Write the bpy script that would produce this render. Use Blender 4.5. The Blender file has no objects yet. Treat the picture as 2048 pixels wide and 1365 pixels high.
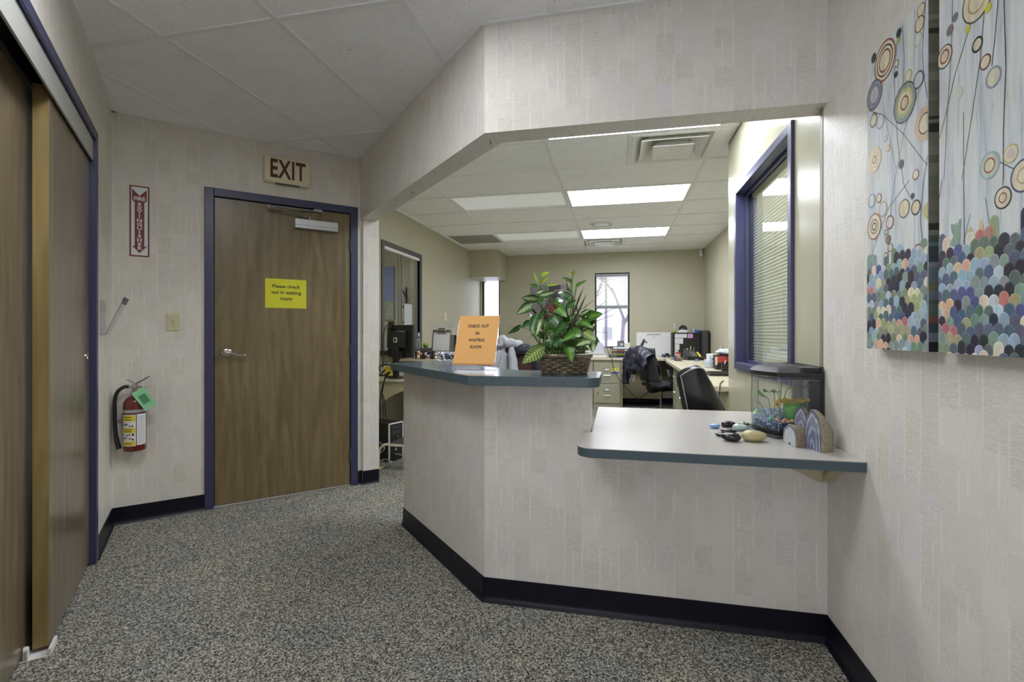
import bpy, bmesh, math, random
from math import sin, cos, pi, radians, sqrt
from mathutils import Vector, Matrix, Euler

random.seed(7)
SC = bpy.context.scene
COL = SC.collection
S = 2 ** -0.5

# ------------------------------------------------------------------ camera
YAW = radians(12.226)
EYE = 1.2234
cam_d = bpy.data.cameras.new('camera')
cam_d.sensor_width = 36.0
cam_d.lens = 36.0 * 971.3 / 2048.0
cam_d.shift_y = -(682.5 - 665.4) / 2048.0
cam_d.clip_start = 0.02
cam_d.clip_end = 200
cam = bpy.data.objects.new('camera', cam_d)
COL.objects.link(cam)
cam.location = (0, 0, EYE)
cam.rotation_euler = (pi / 2, 0, YAW)
SC.camera = cam

# ------------------------------------------------------------------ world, exposure
w = bpy.data.worlds.new('overcast_sky')
SC.world = w
w.use_nodes = True
bg = w.node_tree.nodes['Background']
bg.inputs[0].default_value = (0.87, 0.87, 1.0, 1)
bg.inputs[1].default_value = 2.9
SC.view_settings.view_transform = 'Standard'
SC.view_settings.look = 'None'
SC.view_settings.gamma = 1.0
SC.view_settings.exposure = 0.25
SC.view_settings.use_curve_mapping = False
LAMP_OFFICE = 17.0      # radiance of the lit troffer lenses
LAMP_HALL = 2.3        # the same lens over the hall, out of the frame
LAMP_LOBBY_FILL = 3.0  # unseen lobby lamps added as fill from behind the viewer
LAMP_ALCOVE_FILL = 19.0     # unseen square fitting added over the alcove to brighten the door wall
LAMP_VIEWER_FILL = 2.0     # unseen lens added above the viewer as fill
LAMP_ROOMS = 9.0       # waiting room and exam room
# portals: where daylight comes in; the first at the added lobby window
for (px_, py_, pz_, sx_, sz_, flip) in ((-1.65, -3.24, 1.38, 4.5, 2.16, 0), (-0.0885, 8.76, 1.606, 0.56, 1.28, 1), (-2.27, 8.76, 1.615, 0.32, 1.34, 1)):
    ld_ = bpy.data.lights.new('daylight_portal', 'AREA'); ld_.shape = 'RECTANGLE'; ld_.size = sx_; ld_.size_y = sz_
    ld_.cycles.is_portal = True
    lo_ = bpy.data.objects.new('daylight_portal', ld_); COL.objects.link(lo_)
    lo_.location = (px_, py_, pz_); lo_.rotation_euler = (pi / 2, 0, 0 if flip == 0 else pi)
try:
    SC.cycles.max_bounces = 12
    SC.cycles.diffuse_bounces = 8
    SC.cycles.glossy_bounces = 4
    SC.cycles.transparent_max_bounces = 16
    SC.cycles.transmission_bounces = 6
    SC.cycles.sample_clamp_indirect = 6.0
    SC.cycles.caustics_reflective = False
    SC.cycles.caustics_refractive = False
except Exception:
    pass

# ------------------------------------------------------------------ helpers: picture ray -> point
FWD = Vector((-sin(YAW), cos(YAW), 0)); RGT = Vector((cos(YAW), sin(YAW), 0))


def ray(px, py):
    return FWD + RGT * ((px - 1024) / 971.3) + Vector((0, 0, (665.4 - py) / 971.3))


def at(px, py, Y):
    d = ray(px, py)
    return Vector((0, 0, EYE)) + d * (Y / d.y)


# ------------------------------------------------------------------ helpers: mesh building
class MB:
    def __init__(s):
        s.v = []; s.f = []; s.mi = []; s.uv = {}; s.col = []

    def add(s, vs, fs, mi=0, uvs=None):
        o = len(s.v)
        s.v.extend([tuple(p) for p in vs])
        for k, f in enumerate(fs):
            if uvs:
                s.uv[len(s.f)] = [uvs[i] for i in f]
            s.f.append([i + o for i in f]); s.mi.append(mi)
        return o

    def box(s, x0, y0, z0, x1, y1, z1, mi=0):
        if x0 > x1: x0, x1 = x1, x0
        if y0 > y1: y0, y1 = y1, y0
        if z0 > z1: z0, z1 = z1, z0
        vs = [(x0, y0, z0), (x1, y0, z0), (x1, y1, z0), (x0, y1, z0), (x0, y0, z1), (x1, y0, z1), (x1, y1, z1), (x0, y1, z1)]
        s.add(vs, [(0, 3, 2, 1), (4, 5, 6, 7), (0, 1, 5, 4), (1, 2, 6, 5), (2, 3, 7, 6), (3, 0, 4, 7)], mi)
        return s

    def prism(s, poly, z0, z1, mi=0):
        n = len(poly)
        a = sum(poly[i][0] * poly[(i + 1) % n][1] - poly[(i + 1) % n][0] * poly[i][1] for i in range(n))
        if a < 0: poly = poly[::-1]
        vs = [(p[0], p[1], z0) for p in poly] + [(p[0], p[1], z1) for p in poly]
        fs = [tuple(range(n - 1, -1, -1)), tuple(range(n, 2 * n))]
        fs += [(i, (i + 1) % n, (i + 1) % n + n, i + n) for i in range(n)]
        s.add(vs, fs, mi)
        return s

    def prism_y(s, poly, y0, y1, mi=0):
        """polygon in x,z extruded along y"""
        o = len(s.v)
        t = MB().prism([(p[0], -p[1]) for p in poly], y0, y1, mi)
        s.add([(v[0], v[2], -v[1]) for v in t.v], t.f, mi)
        return s

    def prism_x(s, poly, x0, x1, mi=0):
        """polygon in y,z extruded along x"""
        t = MB().prism(poly, x0, x1, mi)
        s.add([(v[2], v[0], v[1]) for v in t.v], t.f, mi)
        return s

    def cyl(s, p0, p1, r0, r1=None, n=14, mi=0, cap=True):
        r1 = r0 if r1 is None else r1
        p0 = Vector(p0); p1 = Vector(p1); d = (p1 - p0)
        q = d.to_track_quat('Z', 'Y').to_matrix() if d.length > 1e-9 else Matrix.Identity(3)
        vs = []
        for p, r in ((p0, r0), (p1, r1)):
            for i in range(n):
                a = 2 * pi * i / n
                vs.append(p + q @ Vector((r * cos(a), r * sin(a), 0)))
        fs = [(i, (i + 1) % n, (i + 1) % n + n, i + n) for i in range(n)]
        if cap: fs += [tuple(range(n - 1, -1, -1)), tuple(range(n, 2 * n))]
        s.add(vs, fs, mi)
        return s

    def tube(s, pts, r, n=8, mi=0, smooth_pts=0):
        pts = [Vector(p) for p in pts]
        if smooth_pts:
            pts = spline(pts, smooth_pts)
        m = len(pts)
        rr = r if isinstance(r, (list, tuple)) else None
        up = Vector((0, 0, 1)); vs = []
        t0 = (pts[1] - pts[0]).normalized()
        if abs(t0.dot(up)) > 0.95: up = Vector((1, 0, 0))
        nrm = (up - t0 * up.dot(t0)).normalized()
        for k in range(m):
            t = (pts[min(k + 1, m - 1)] - pts[max(k - 1, 0)])
            t = t.normalized() if t.length > 1e-9 else t0
            nrm = (nrm - t * nrm.dot(t))
            nrm = nrm.normalized() if nrm.length > 1e-6 else t.orthogonal().normalized()
            b = t.cross(nrm)
            if rr:
                q_ = k * (len(rr) - 1) / max(m - 1, 1); i0 = min(int(q_), len(rr) - 1); i1 = min(i0 + 1, len(rr) - 1)
                R = rr[i0] + (rr[i1] - rr[i0]) * (q_ - i0)
            else: R = r
            for i in range(n):
                a = 2 * pi * i / n
                vs.append(pts[k] + nrm * (R * cos(a)) + b * (R * sin(a)))
        fs = []
        for k in range(m - 1):
            for i in range(n):
                j = (i + 1) % n
                fs.append((k * n + i, k * n + j, (k + 1) * n + j, (k + 1) * n + i))
        fs += [tuple(range(n - 1, -1, -1)), tuple(range((m - 1) * n, m * n))]
        s.add(vs, fs, mi)
        return s

    def lathe(s, prof, n=20, c=(0, 0, 0), mi=0, cap=True):
        vs = []
        for r, z in prof:
            for i in range(n):
                a = 2 * pi * i / n
                vs.append((c[0] + r * cos(a), c[1] + r * sin(a), c[2] + z))
        fs = []
        m = len(prof)
        for k in range(m - 1):
            for i in range(n):
                j = (i + 1) % n
                fs.append((k * n + i, k * n + j, (k + 1) * n + j, (k + 1) * n + i))
        if cap:
            if prof[0][0] > 1e-5: fs.append(tuple(range(n - 1, -1, -1)))
            if prof[-1][0] > 1e-5: fs.append(tuple(range((m - 1) * n, m * n)))
        s.add(vs, fs, mi)
        return s

    def ball(s, c, rx, ry=None, rz=None, nu=14, nv=8, mi=0, fn=None):
        ry = rx if ry is None else ry; rz = rx if rz is None else rz
        vs = [(c[0], c[1], c[2] - rz)]
        for k in range(1, nv):
            ph = -pi / 2 + pi * k / nv
            for i in range(nu):
                a = 2 * pi * i / nu
                vs.append((c[0] + rx * cos(ph) * cos(a), c[1] + ry * cos(ph) * sin(a), c[2] + rz * sin(ph)))
        vs.append((c[0], c[1], c[2] + rz))
        fs = [(0, 1 + (i + 1) % nu, 1 + i) for i in range(nu)]
        for k in range(nv - 2):
            for i in range(nu):
                j = (i + 1) % nu
                a = 1 + k * nu
                fs.append((a + i, a + j, a + nu + j, a + nu + i))
        L = len(vs) - 1; a = 1 + (nv - 2) * nu
        fs += [(a + i, a + (i + 1) % nu, L) for i in range(nu)]
        if fn: vs = [fn(Vector(v)) for v in vs]
        s.add(vs, fs, mi)
        return s

    def grid(s, fn, nu, nv, mi=0, closed_u=False, uv=True):
        vs = []; uvs = []
        for j in range(nv + 1):
            for i in range(nu + (0 if closed_u else 1)):
                u = i / nu; v = j / nv
                vs.append(fn(u, v)); uvs.append((u, v))
        k = nu if closed_u else nu + 1
        fs = []
        for j in range(nv):
            for i in range(nu):
                a = j * k + i; b = j * k + (i + 1) % k
                fs.append((a, b, b + k, a + k))
        s.add(vs, fs, mi, uvs if uv else None)
        return s

    def xf(s, M):
        s.v = [tuple(M @ Vector(p)) for p in s.v]
        return s

    def join(s, o, M=None):
        vs = [tuple(M @ Vector(p)) for p in o.v] if M else o.v
        b = len(s.f)
        off = len(s.v)
        s.v.extend(vs)
        for k, f in enumerate(o.f):
            s.f.append([i + off for i in f]); s.mi.append(o.mi[k])
            if k in o.uv: s.uv[b + k] = o.uv[k]
        return s

    def build(s, name, mats, parent=None, bevel=0.0, smooth=None, loc=None, rot=None, seg=2, sub=0, solid=0, fcol=None):
        me = bpy.data.meshes.new(name)
        me.from_pydata(s.v, [], s.f)
        if not isinstance(mats, (list, tuple)): mats = [mats]
        for m in mats: me.materials.append(m)
        me.polygons.foreach_set('material_index', s.mi)
        me.update()
        uvl = me.uv_layers.new(name='UVMap')
        flat = []
        for k, p in enumerate(me.polygons):
            if k in s.uv:
                for q in s.uv[k]: flat.extend(q)
                continue
            n = p.normal
            if abs(n.z) > 0.75:
                for i in p.vertices: flat.extend((s.v[i][0], s.v[i][1]))
            else:
                L = sqrt(n.x * n.x + n.y * n.y) or 1
                tx, ty = -n.y / L, n.x / L
                for i in p.vertices:
                    flat.extend((s.v[i][0] * tx + s.v[i][1] * ty, s.v[i][2]))
        uvl.data.foreach_set('uv', flat)
        if fcol:
            ca = me.color_attributes.new('Col', 'FLOAT_COLOR', 'CORNER')
            cf = []
            for k, p in enumerate(me.polygons):
                c = fcol[k]
                for _ in p.vertices: cf.extend((c[0], c[1], c[2], 1))
            ca.data.foreach_set('color', cf)
        if smooth:
            me.polygons.foreach_set('use_smooth', [True] * len(me.polygons))
            if smooth is not True:
                try: me.set_sharp_from_angle(angle=radians(smooth))
                except Exception: pass
        ob = bpy.data.objects.new(name, me)
        COL.objects.link(ob)
        if parent: ob.parent = parent
        if loc is not None: ob.location = loc
        if rot is not None: ob.rotation_euler = rot
        if solid:
            md = ob.modifiers.new('thickness', 'SOLIDIFY'); md.thickness = solid; md.offset = 0
        if bevel:
            md = ob.modifiers.new('bevel', 'BEVEL'); md.width = bevel; md.segments = seg
            md.limit_method = 'ANGLE'; md.angle_limit = radians(35); md.harden_normals = False
        if sub:
            md = ob.modifiers.new('subdivision', 'SUBSURF'); md.levels = sub; md.render_levels = sub
        return ob


def spline(pts, k):
    pts = [Vector(p) for p in pts]
    out = []
    n = len(pts)
    for i in range(n - 1):
        p0 = pts[max(i - 1, 0)]; p1 = pts[i]; p2 = pts[i + 1]; p3 = pts[min(i + 2, n - 1)]
        for j in range(k):
            t = j / k
            out.append(0.5 * ((2 * p1) + (p2 - p0) * t + (2 * p0 - 5 * p1 + 4 * p2 - p3) * t * t + (3 * p1 - p0 - 3 * p2 + p3) * t ** 3))
    out.append(pts[-1])
    return out


def thing(name, label, cat, loc=(0, 0, 0), rz=0.0, group=None):
    o = bpy.data.objects.new(name, None)
    COL.objects.link(o)
    o.empty_display_size = 0.05
    o.location = loc; o.rotation_euler = (0, 0, rz)
    o['label'] = label; o['category'] = cat
    if group: o['group'] = group
    return o


def tag(o, label, cat, group=None):
    o['label'] = label; o['category'] = cat
    if group: o['group'] = group
    return o


def struct(o):
    o['kind'] = 'structure'
    return o


def sroot(name, loc=(0, 0, 0), rz=0.0):
    o = bpy.data.objects.new(name, None)
    COL.objects.link(o)
    o.location = loc; o.rotation_euler = (0, 0, rz); o['kind'] = 'structure'
    return o


def kids(o):
    return [c for c in bpy.data.objects if c.parent == o]


def dup(root, loc, rz=None, label=None, group=None):
    r = root.copy(); COL.objects.link(r); r.location = loc
    if rz is not None: r.rotation_euler = (0, 0, rz)
    if label: r['label'] = label
    if group: r['group'] = group
    for ch in kids(root):
        c = ch.copy(); COL.objects.link(c); c.parent = r
        for g in kids(ch):
            d = g.copy(); COL.objects.link(d); d.parent = c
    return r


def text_mb(txt, size, depth=0.0006, bold=0.0, align='CENTER', shear=0.0, sx=1.0, spacing=1.0):
    """flat lettering in x,z facing -y, centred on the origin"""
    cu = bpy.data.curves.new('lettering', 'FONT')
    cu.body = txt; cu.size = size; cu.align_x = align; cu.align_y = 'CENTER'
    cu.extrude = depth / 2; cu.offset = bold; cu.shear = shear; cu.space_character = spacing
    cu.resolution_u = 3
    ob = bpy.data.objects.new('lettering', cu)
    COL.objects.link(ob)
    dg = bpy.context.evaluated_depsgraph_get()
    me = bpy.data.meshes.new_from_object(ob.evaluated_get(dg))
    mb = MB()
    mb.add([(v.co.x * sx, -v.co.z, v.co.y) for v in me.vertices], [tuple(p.vertices) for p in me.polygons])
    bpy.data.objects.remove(ob); bpy.data.curves.remove(cu); bpy.data.meshes.remove(me)
    return mb


def bold_text(txt, size, w, **kw):
    """heavier lettering: the same glyphs laid side by side within a stroke width"""
    a = text_mb(txt, size, **kw); m = MB()
    for k, (dx, dz) in enumerate(((0, 0), (w, 0), (-w, 0), (0, w), (0, -w))):
        m.join(a, Matrix.Translation((dx, -0.000003 * k, dz)))
    return m


# ------------------------------------------------------------------ helpers: materials
def lin(c):
    return tuple(((x / 255 + 0.055) / 1.055) ** 2.4 if x / 255 > 0.04045 else x / 255 / 12.92 for x in c)


class NT:
    def __init__(s, name):
        s.m = bpy.data.materials.new(name); s.m.use_nodes = True
        s.t = s.m.node_tree; s.n = s.t.nodes
        s.b = s.n['Principled BSDF']; s.out = s.n['Material Output']

    def new(s, typ, **kw):
        nd = s.n.new(typ)
        for k, v in kw.items():
            if k.startswith('i_'):
                key = k[2:]
                key = int(key) if key.isdigit() else key.replace('_', ' ')
                nd.inputs[key].default_value = v
            else: setattr(nd, k, v)
        return nd

    def link(s, a, b):
        s.t.links.new(a, b)

    def mapping(s, scale, src='UV'):
        tc = s.new('ShaderNodeTexCoord'); mp = s.new('ShaderNodeMapping')
        mp.inputs['Scale'].default_value = scale
        s.link(tc.outputs[src], mp.inputs[0])
        return mp.outputs[0]

    def noise(s, vec, scale, detail=2.0, rough=0.5, dist=0.0):
        nd = s.new('ShaderNodeTexNoise')
        nd.inputs['Scale'].default_value = scale; nd.inputs['Detail'].default_value = detail
        nd.inputs['Roughness'].default_value = rough; nd.inputs['Distortion'].default_value = dist
        s.link(vec, nd.inputs['Vector'])
        return nd.outputs['Fac']

    def ramp(s, fac, stops, interp='LINEAR'):
        nd = s.new('ShaderNodeValToRGB')
        cr = nd.color_ramp; cr.interpolation = interp
        while len(cr.elements) < len(stops): cr.elements.new(0.5)
        for e, (p, c) in zip(cr.elements, stops):
            e.position = p
            e.color = (c, c, c, 1) if not isinstance(c, (tuple, list)) else (*c[:3], 1)
        s.link(fac, nd.inputs[0])
        return nd.outputs[0]

    def mix(s, fac, a, b, mode='MIX'):
        nd = s.new('ShaderNodeMix', data_type='RGBA', blend_type=mode)
        for idx, v in ((0, fac), (6, a), (7, b)):
            if isinstance(v, (int, float)): nd.inputs[idx].default_value = v
            elif isinstance(v, tuple): nd.inputs[idx].default_value = (*v[:3], 1)
            else: s.link(v, nd.inputs[idx])
        return nd.outputs[2]

    def math(s, op, a, b=0.0):
        nd = s.new('ShaderNodeMath', operation=op)
        for i, v in enumerate((a, b)):
            if isinstance(v, (int, float)): nd.inputs[i].default_value = v
            else: s.link(v, nd.inputs[i])
        return nd.outputs[0]

    def bump(s, h, strength=0.3, dist=0.002):
        nd = s.new('ShaderNodeBump')
        nd.inputs['Strength'].default_value = strength; nd.inputs['Distance'].default_value = dist
        s.link(h, nd.inputs['Height']); s.link(nd.outputs[0], s.b.inputs['Normal'])

    def col(s, c):
        if isinstance(c, tuple): s.b.inputs['Base Color'].default_value = (*c[:3], 1)
        else: s.link(c, s.b.inputs['Base Color'])

    def set(s, rough=None, metal=None, spec=None, coat=None, sheen=None, trans=None, ior=None, alpha=None):
        for k, v in (('Roughness', rough), ('Metallic', metal), ('Specular IOR Level', spec), ('Coat Weight', coat), ('Sheen Weight', sheen), ('Transmission Weight', trans), ('IOR', ior), ('Alpha', alpha)):
            if v is not None: s.b.inputs[k].default_value = v
        return s.m


def plain(name, rgb, rough=0.5, metal=0.0, spec=0.5, coat=None, var=0.06, vscale=14.0, bump=0.0, bscale=120.0):
    """solid colour with faint procedural mottling"""
    t = NT(name)
    c = lin(rgb)
    v = t.mapping((1, 1, 1), 'Object')
    n = t.noise(v, vscale, 3.0, 0.6)
    lo = tuple(x * (1 - var) for x in c); hi = tuple(min(1, x * (1 + var)) for x in c)
    t.col(t.ramp(n, [(0.3, lo), (0.7, hi)]))
    if bump:
        t.bump(t.noise(v, bscale, 2.0), bump, 0.001)
    return t.set(rough, metal, spec, coat)


def emit(name, rgb, strength, grad=False):
    t = NT(name)
    t.col(lin(rgb)); t.b.inputs['Emission Color'].default_value = (*lin(rgb), 1)
    t.b.inputs['Emission Strength'].default_value = strength
    return t.set(0.5)


def thin_glass(name, tint=(0.96, 0.98, 0.97), ior=1.4, rough=0.0, body=0.0, body_col=(0.9, 0.9, 0.95)):
    t = NT(name)
    tr = t.new('ShaderNodeBsdfTransparent'); tr.inputs[0].default_value = (*tint, 1)
    gl = t.new('ShaderNodeBsdfGlossy'); gl.inputs['Roughness'].default_value = rough
    fr = t.new('ShaderNodeFresnel')
    gm = t.new('ShaderNodeNewGeometry')      # thin sheet: the same reflectance from either face
    t.link(t.math('ADD', ior, t.math('MULTIPLY', gm.outputs['Backfacing'], 1 / ior - ior)), fr.inputs[0])
    mx = t.new('ShaderNodeMixShader')
    t.link(fr.outputs[0], mx.inputs[0]); t.link(tr.outputs[0], mx.inputs[1]); t.link(gl.outputs[0], mx.inputs[2])
    last = mx.outputs[0]
    if body:
        df = t.new('ShaderNodeBsdfDiffuse'); df.inputs[0].default_value = (*body_col, 1)
        m2 = t.new('ShaderNodeMixShader'); m2.inputs[0].default_value = body
        t.link(last, m2.inputs[1]); t.link(df.outputs[0], m2.inputs[2]); last = m2.outputs[0]
    t.link(last, t.out.inputs[0])
    t.n.remove(t.b)
    return t.m


def wallpaper(name):
    """staggered rectangular patches in upright columns, some brushed across, some brushed upright, thin pale upright bars"""
    t = NT(name)
    uv = t.mapping((1, 1, 1))
    sep = t.new('ShaderNodeSeparateXYZ'); t.link(uv, sep.inputs[0])
    U, V = sep.outputs[0], sep.outputs[1]

    def white(*c):
        cb = t.new('ShaderNodeCombineXYZ')
        for i, x in enumerate(c):
            if isinstance(x, (int, float)): cb.inputs[i].default_value = x
            else: t.link(x, cb.inputs[i])
        wn = t.new('ShaderNodeTexWhiteNoise', noise_dimensions='3D'); t.link(cb.outputs[0], wn.inputs['Vector'])
        return wn.outputs['Value'], wn.outputs['Color']

    def cells(ku, kv, seed):
        u = t.math('MULTIPLY', U, ku); uc = t.math('FLOOR', u)
        off, _ = white(uc, seed, 0.0)
        kvar = t.math('ADD', kv, t.math('MULTIPLY', off, kv * 0.8))
        v = t.math('ADD', t.math('MULTIPLY', V, kvar), t.math('MULTIPLY', off, 37.0)); vc = t.math('FLOOR', v)
        val, col = white(uc, vc, seed)
        sc = t.new('ShaderNodeSeparateColor'); t.link(col, sc.inputs[0])
        return t.math('FRACT', u), t.math('FRACT', v), sc.outputs[0], sc.outputs[1], sc.outputs[2]
    fu, fv, r1, r2, r3 = cells(13.0, 7.0, 1.7)
    gu, gv, q1, q2, q3 = cells(31.0, 9.0, 4.3)
    mv = t.new('ShaderNodeMapping'); mv.inputs['Scale'].default_value = (200, 26, 1); t.link(uv, mv.inputs[0])
    mh = t.new('ShaderNodeMapping'); mh.inputs['Scale'].default_value = (34, 190, 1); t.link(uv, mh.inputs[0])
    nv = t.noise(mv.outputs[0], 1.0, 2.0, 0.6, 0.6)
    nh = t.noise(mh.outputs[0], 1.0, 2.0, 0.6, 1.6)
    strokes = t.ramp(t.mix(t.math('GREATER_THAN', r1, 0.26), nv, nh), [(0.38, 0.0), (0.5, 0.5), (0.60, 1.0)])
    amp = t.ramp(r2, [(0.15, 0.30), (0.85, 0.95)])
    base = t.ramp(r3, [(0.0, lin((222, 216, 205))), (0.4, lin((224, 219, 209))), (0.75, lin((227, 222, 213))), (1.0, lin((221, 218, 215)))])
    dark = t.mix(1.0, base, (0.79, 0.785, 0.775), 'MULTIPLY')
    sa = t.math('MULTIPLY', t.math('SUBTRACT', 1.0, strokes), amp)
    c1 = t.mix(t.math('MULTIPLY', sa, 0.70), base, dark)
    patch = t.math('MULTIPLY', t.math('GREATER_THAN', q1, 0.88), 0.5)
    c1 = t.mix(t.math('MULTIPLY', patch, 0.25), c1, lin((198, 196, 196)))
    # thin pale bars standing on the column edges
    bar = t.math('MULTIPLY', t.math('LESS_THAN', fu, 0.10), t.math('GREATER_THAN', r2, 0.60))
    bar = t.math('MAXIMUM', bar, t.math('MULTIPLY', t.math('LESS_THAN', gu, 0.22), t.math('GREATER_THAN', q2, 0.86)))
    c2 = t.mix(t.math('MULTIPLY', bar, 0.38), c1, lin((240, 237, 230)))
    t.col(c2)
    h = t.math('ADD', t.math('MULTIPLY', strokes, amp), t.math('MULTIPLY', bar, 0.6))
    t.bump(h, 0.35, 0.0012)
    return t.set(0.46, spec=0.42)


def carpet(name):
    t = NT(name)
    v = t.mapping((1, 1, 1), 'Object')
    n1 = t.noise(v, 165.0, 3.0, 0.75)
    n2 = t.noise(v, 95.0, 2.0, 0.6)
    n3 = t.noise(v, 3.2, 3.0, 0.6)
    vo = t.new('ShaderNodeTexVoronoi'); vo.inputs['Scale'].default_value = 190.0; t.link(v, vo.inputs['Vector'])
    sep = t.new('ShaderNodeSeparateColor'); t.link(vo.outputs['Color'], sep.inputs[0])
    m = t.mix(0.45, n1, sep.outputs[0])
    m = t.mix(0.25, m, n2)
    c = t.ramp(m, [(0.30, lin((40, 40, 39))), (0.42, lin((95, 94, 90))), (0.52, lin((140, 138, 131))), (0.62, lin((186, 183, 171))), (0.74, lin((220, 217, 204)))])
    tint = t.ramp(n3, [(0.35, (0.84, 0.86, 0.9)), (0.65, (1.0, 0.97, 0.9))])
    t.col(t.mix(1.0, c, tint, 'MULTIPLY'))
    t.bump(m, 0.6, 0.004)
    return t.set(0.95, spec=0.1)


def wood(name, a, b, c, rough=0.4, scale=1.0, coat=0.15, curl=2.5):
    t = NT(name)
    uv = t.mapping((9 * scale, 0.9 * scale, 1))
    n1 = t.noise(uv, 1.0, 4.0, 0.55, curl)
    uv2 = t.mapping((120 * scale, 3.0 * scale, 1))
    n2 = t.noise(uv2, 1.0, 3.0, 0.6)
    uv3 = t.mapping((3 * scale, 1.6 * scale, 1))
    n3 = t.noise(uv3, 1.0, 2.0, 0.5, 1.0)
    wv = t.new('ShaderNodeTexWave', wave_type='BANDS', bands_direction='X')
    wv.inputs['Scale'].default_value = 1.4; wv.inputs['Distortion'].default_value = 7.0; wv.inputs['Detail'].default_value = 2.0; wv.inputs['Detail Scale'].default_value = 0.7
    t.link(uv3, wv.inputs['Vector'])
    m = t.mix(0.34, n1, n2)
    m = t.mix(0.10, m, wv.outputs['Fac'])
    col = t.ramp(m, [(0.30, lin(a)), (0.5, lin(b)), (0.70, lin(c))])
    big = t.ramp(n3, [(0.3, 0.86), (0.7, 1.06)])
    t.col(t.mix(1.0, col, big, 'MULTIPLY'))
    t.bump(n2, 0.05, 0.0005)
    return t.set(rough, spec=0.4, coat=coat)


def ceiling_tile_mat(name):
    t = NT(name)
    v = t.mapping((1, 1, 1), 'Object')
    m1 = t.new('ShaderNodeMapping'); m1.inputs['Scale'].default_value = (60, 110, 60); m1.inputs['Rotation'].default_value = (0, 0, 0.6)
    t.link(v, m1.inputs[0])
    n1 = t.noise(m1.outputs[0], 1.0, 2.0, 0.6, 0.8)
    n2 = t.noise(v, 240.0, 1.0, 0.5)
    spots = t.ramp(n1, [(0.66, 0.0), (0.72, 1.0)])
    pits = t.ramp(n2, [(0.66, 0.0), (0.74, 1.0)])
    d = t.math('MAXIMUM', spots, t.math('MULTIPLY', pits, 0.5))
    n3 = t.noise(v, 9.0, 2.0)
    base = t.ramp(n3, [(0.3, lin((240, 241, 243))), (0.7, lin((245, 246, 248)))])
    t.col(t.mix(t.math('MULTIPLY', d, 0.55), base, lin((110, 108, 104))))
    inv = t.math('SUBTRACT', 1.0, d)
    t.bump(inv, 0.5, 0.003)
    return t.set(0.92, spec=0.12)


def leaf_mat(name, edge, mid, vein, rough=0.32, stripes=0.0):
    """uv: u along the blade, v across (0.5 = midrib)"""
    t = NT(name)
    uv = t.mapping((1, 1, 1))
    sep = t.new('ShaderNodeSeparateXYZ'); t.link(uv, sep.inputs[0])
    d = t.math('MULTIPLY', t.math('ABSOLUTE', t.math('SUBTRACT', sep.outputs[1], 0.5)), 2.0)
    mpn = t.new('ShaderNodeMapping'); mpn.inputs['Scale'].default_value = (9, 5, 1); t.link(uv, mpn.inputs[0])
    nz = t.noise(mpn.outputs[0], 1.0, 3.0, 0.6, 0.6)
    base = t.ramp(t.math('ADD', d, t.math('MULTIPLY', t.math('SUBTRACT', nz, 0.5), 0.9)), [(0.18, lin(mid)), (0.62, lin(edge))])
    if stripes:
        wv = t.math('SINE', t.math('ADD', t.math('MULTIPLY', sep.outputs[0], 60.0), t.math('MULTIPLY', d, -9.0)))
        st = t.ramp(wv, [(0.35, 0.0), (0.75, stripes)])
        base = t.mix(st, base, lin(vein))
    rib = t.ramp(d, [(0.03, 1.0), (0.09, 0.0)])
    t.col(t.mix(t.math('MULTIPLY', rib, 0.8), base, lin(vein)))
    t.bump(nz, 0.15, 0.002)
    m = t.set(rough, spec=0.5)
    return m


M = {}
M['paper'] = wallpaper('vinyl_wallpaper')
M['carpet'] = carpet('loop_carpet')
M['tile'] = ceiling_tile_mat('fissured_ceiling_tile')
M['tbar'] = plain('white_grid_steel', (232, 233, 234), 0.45, var=0.02)
M['office'] = plain('beige_wall_paint', (180, 176, 154), 0.42, spec=0.4, var=0.03, vscale=3, bump=0.06, bscale=160)
M['gloss'] = plain('olive_gloss_paint', (184, 181, 157), 0.24, spec=0.5, var=0.03, vscale=3, bump=0.10, bscale=90)
M['navy'] = plain('navy_frame_enamel', (60, 61, 92), 0.36, spec=0.5, var=0.06, vscale=20)
M['bronze'] = plain('dark_bronze_frame', (78, 76, 76), 0.4, spec=0.5, var=0.05)
M['base'] = plain('black_navy_rubber_base', (18, 18, 31), 0.34, spec=0.28, var=0.2, vscale=30)
M['door'] = wood('stained_birch_door', (100, 87, 60), (120, 105, 74), (138, 122, 89), rough=0.34, coat=0.2)
M['slide'] = wood('dark_birch_panel', (96, 84, 66), (115, 102, 82), (136, 122, 101), rough=0.30, coat=0.30, curl=4.0)
for _k in ('door', 'slide'): M[_k].node_tree.nodes['Principled BSDF'].inputs['Coat Roughness'].default_value = 0.22
M['edge'] = wood('honey_door_edge', (126, 106, 62), (147, 126, 78), (166, 145, 96), rough=0.5, scale=0.8)
M['alum'] = plain('brushed_aluminium', (196, 197, 199), 0.34, 0.85, var=0.03)
M['chrome'] = plain('satin_nickel', (205, 202, 192), 0.16, 1.0, var=0.02)
M['fascia'] = plain('grey_track_fascia', (176, 176, 171), 0.4, var=0.03)
M['steel'] = plain('dull_steel', (150, 150, 150), 0.35, 0.9, var=0.05)
M['teal'] = plain('slate_laminate', (74, 92, 100), 0.17, spec=0.6, var=0.07, vscale=240)
M['tealedge'] = plain('slate_laminate_edge', (70, 86, 92), 0.4, spec=0.45, var=0.10, vscale=300)
M['shelf'] = plain('pale_laminate', (178, 173, 167), 0.26, spec=0.5, var=0.03, vscale=300)
M['pine'] = plain('raw_wood_edge', (186, 168, 128), 0.6)
M['white'] = plain('white_plastic', (225, 225, 222), 0.4, var=0.02)
M['ivory'] = plain('ivory_plastic', (205, 199, 160), 0.35, var=0.02)
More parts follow.
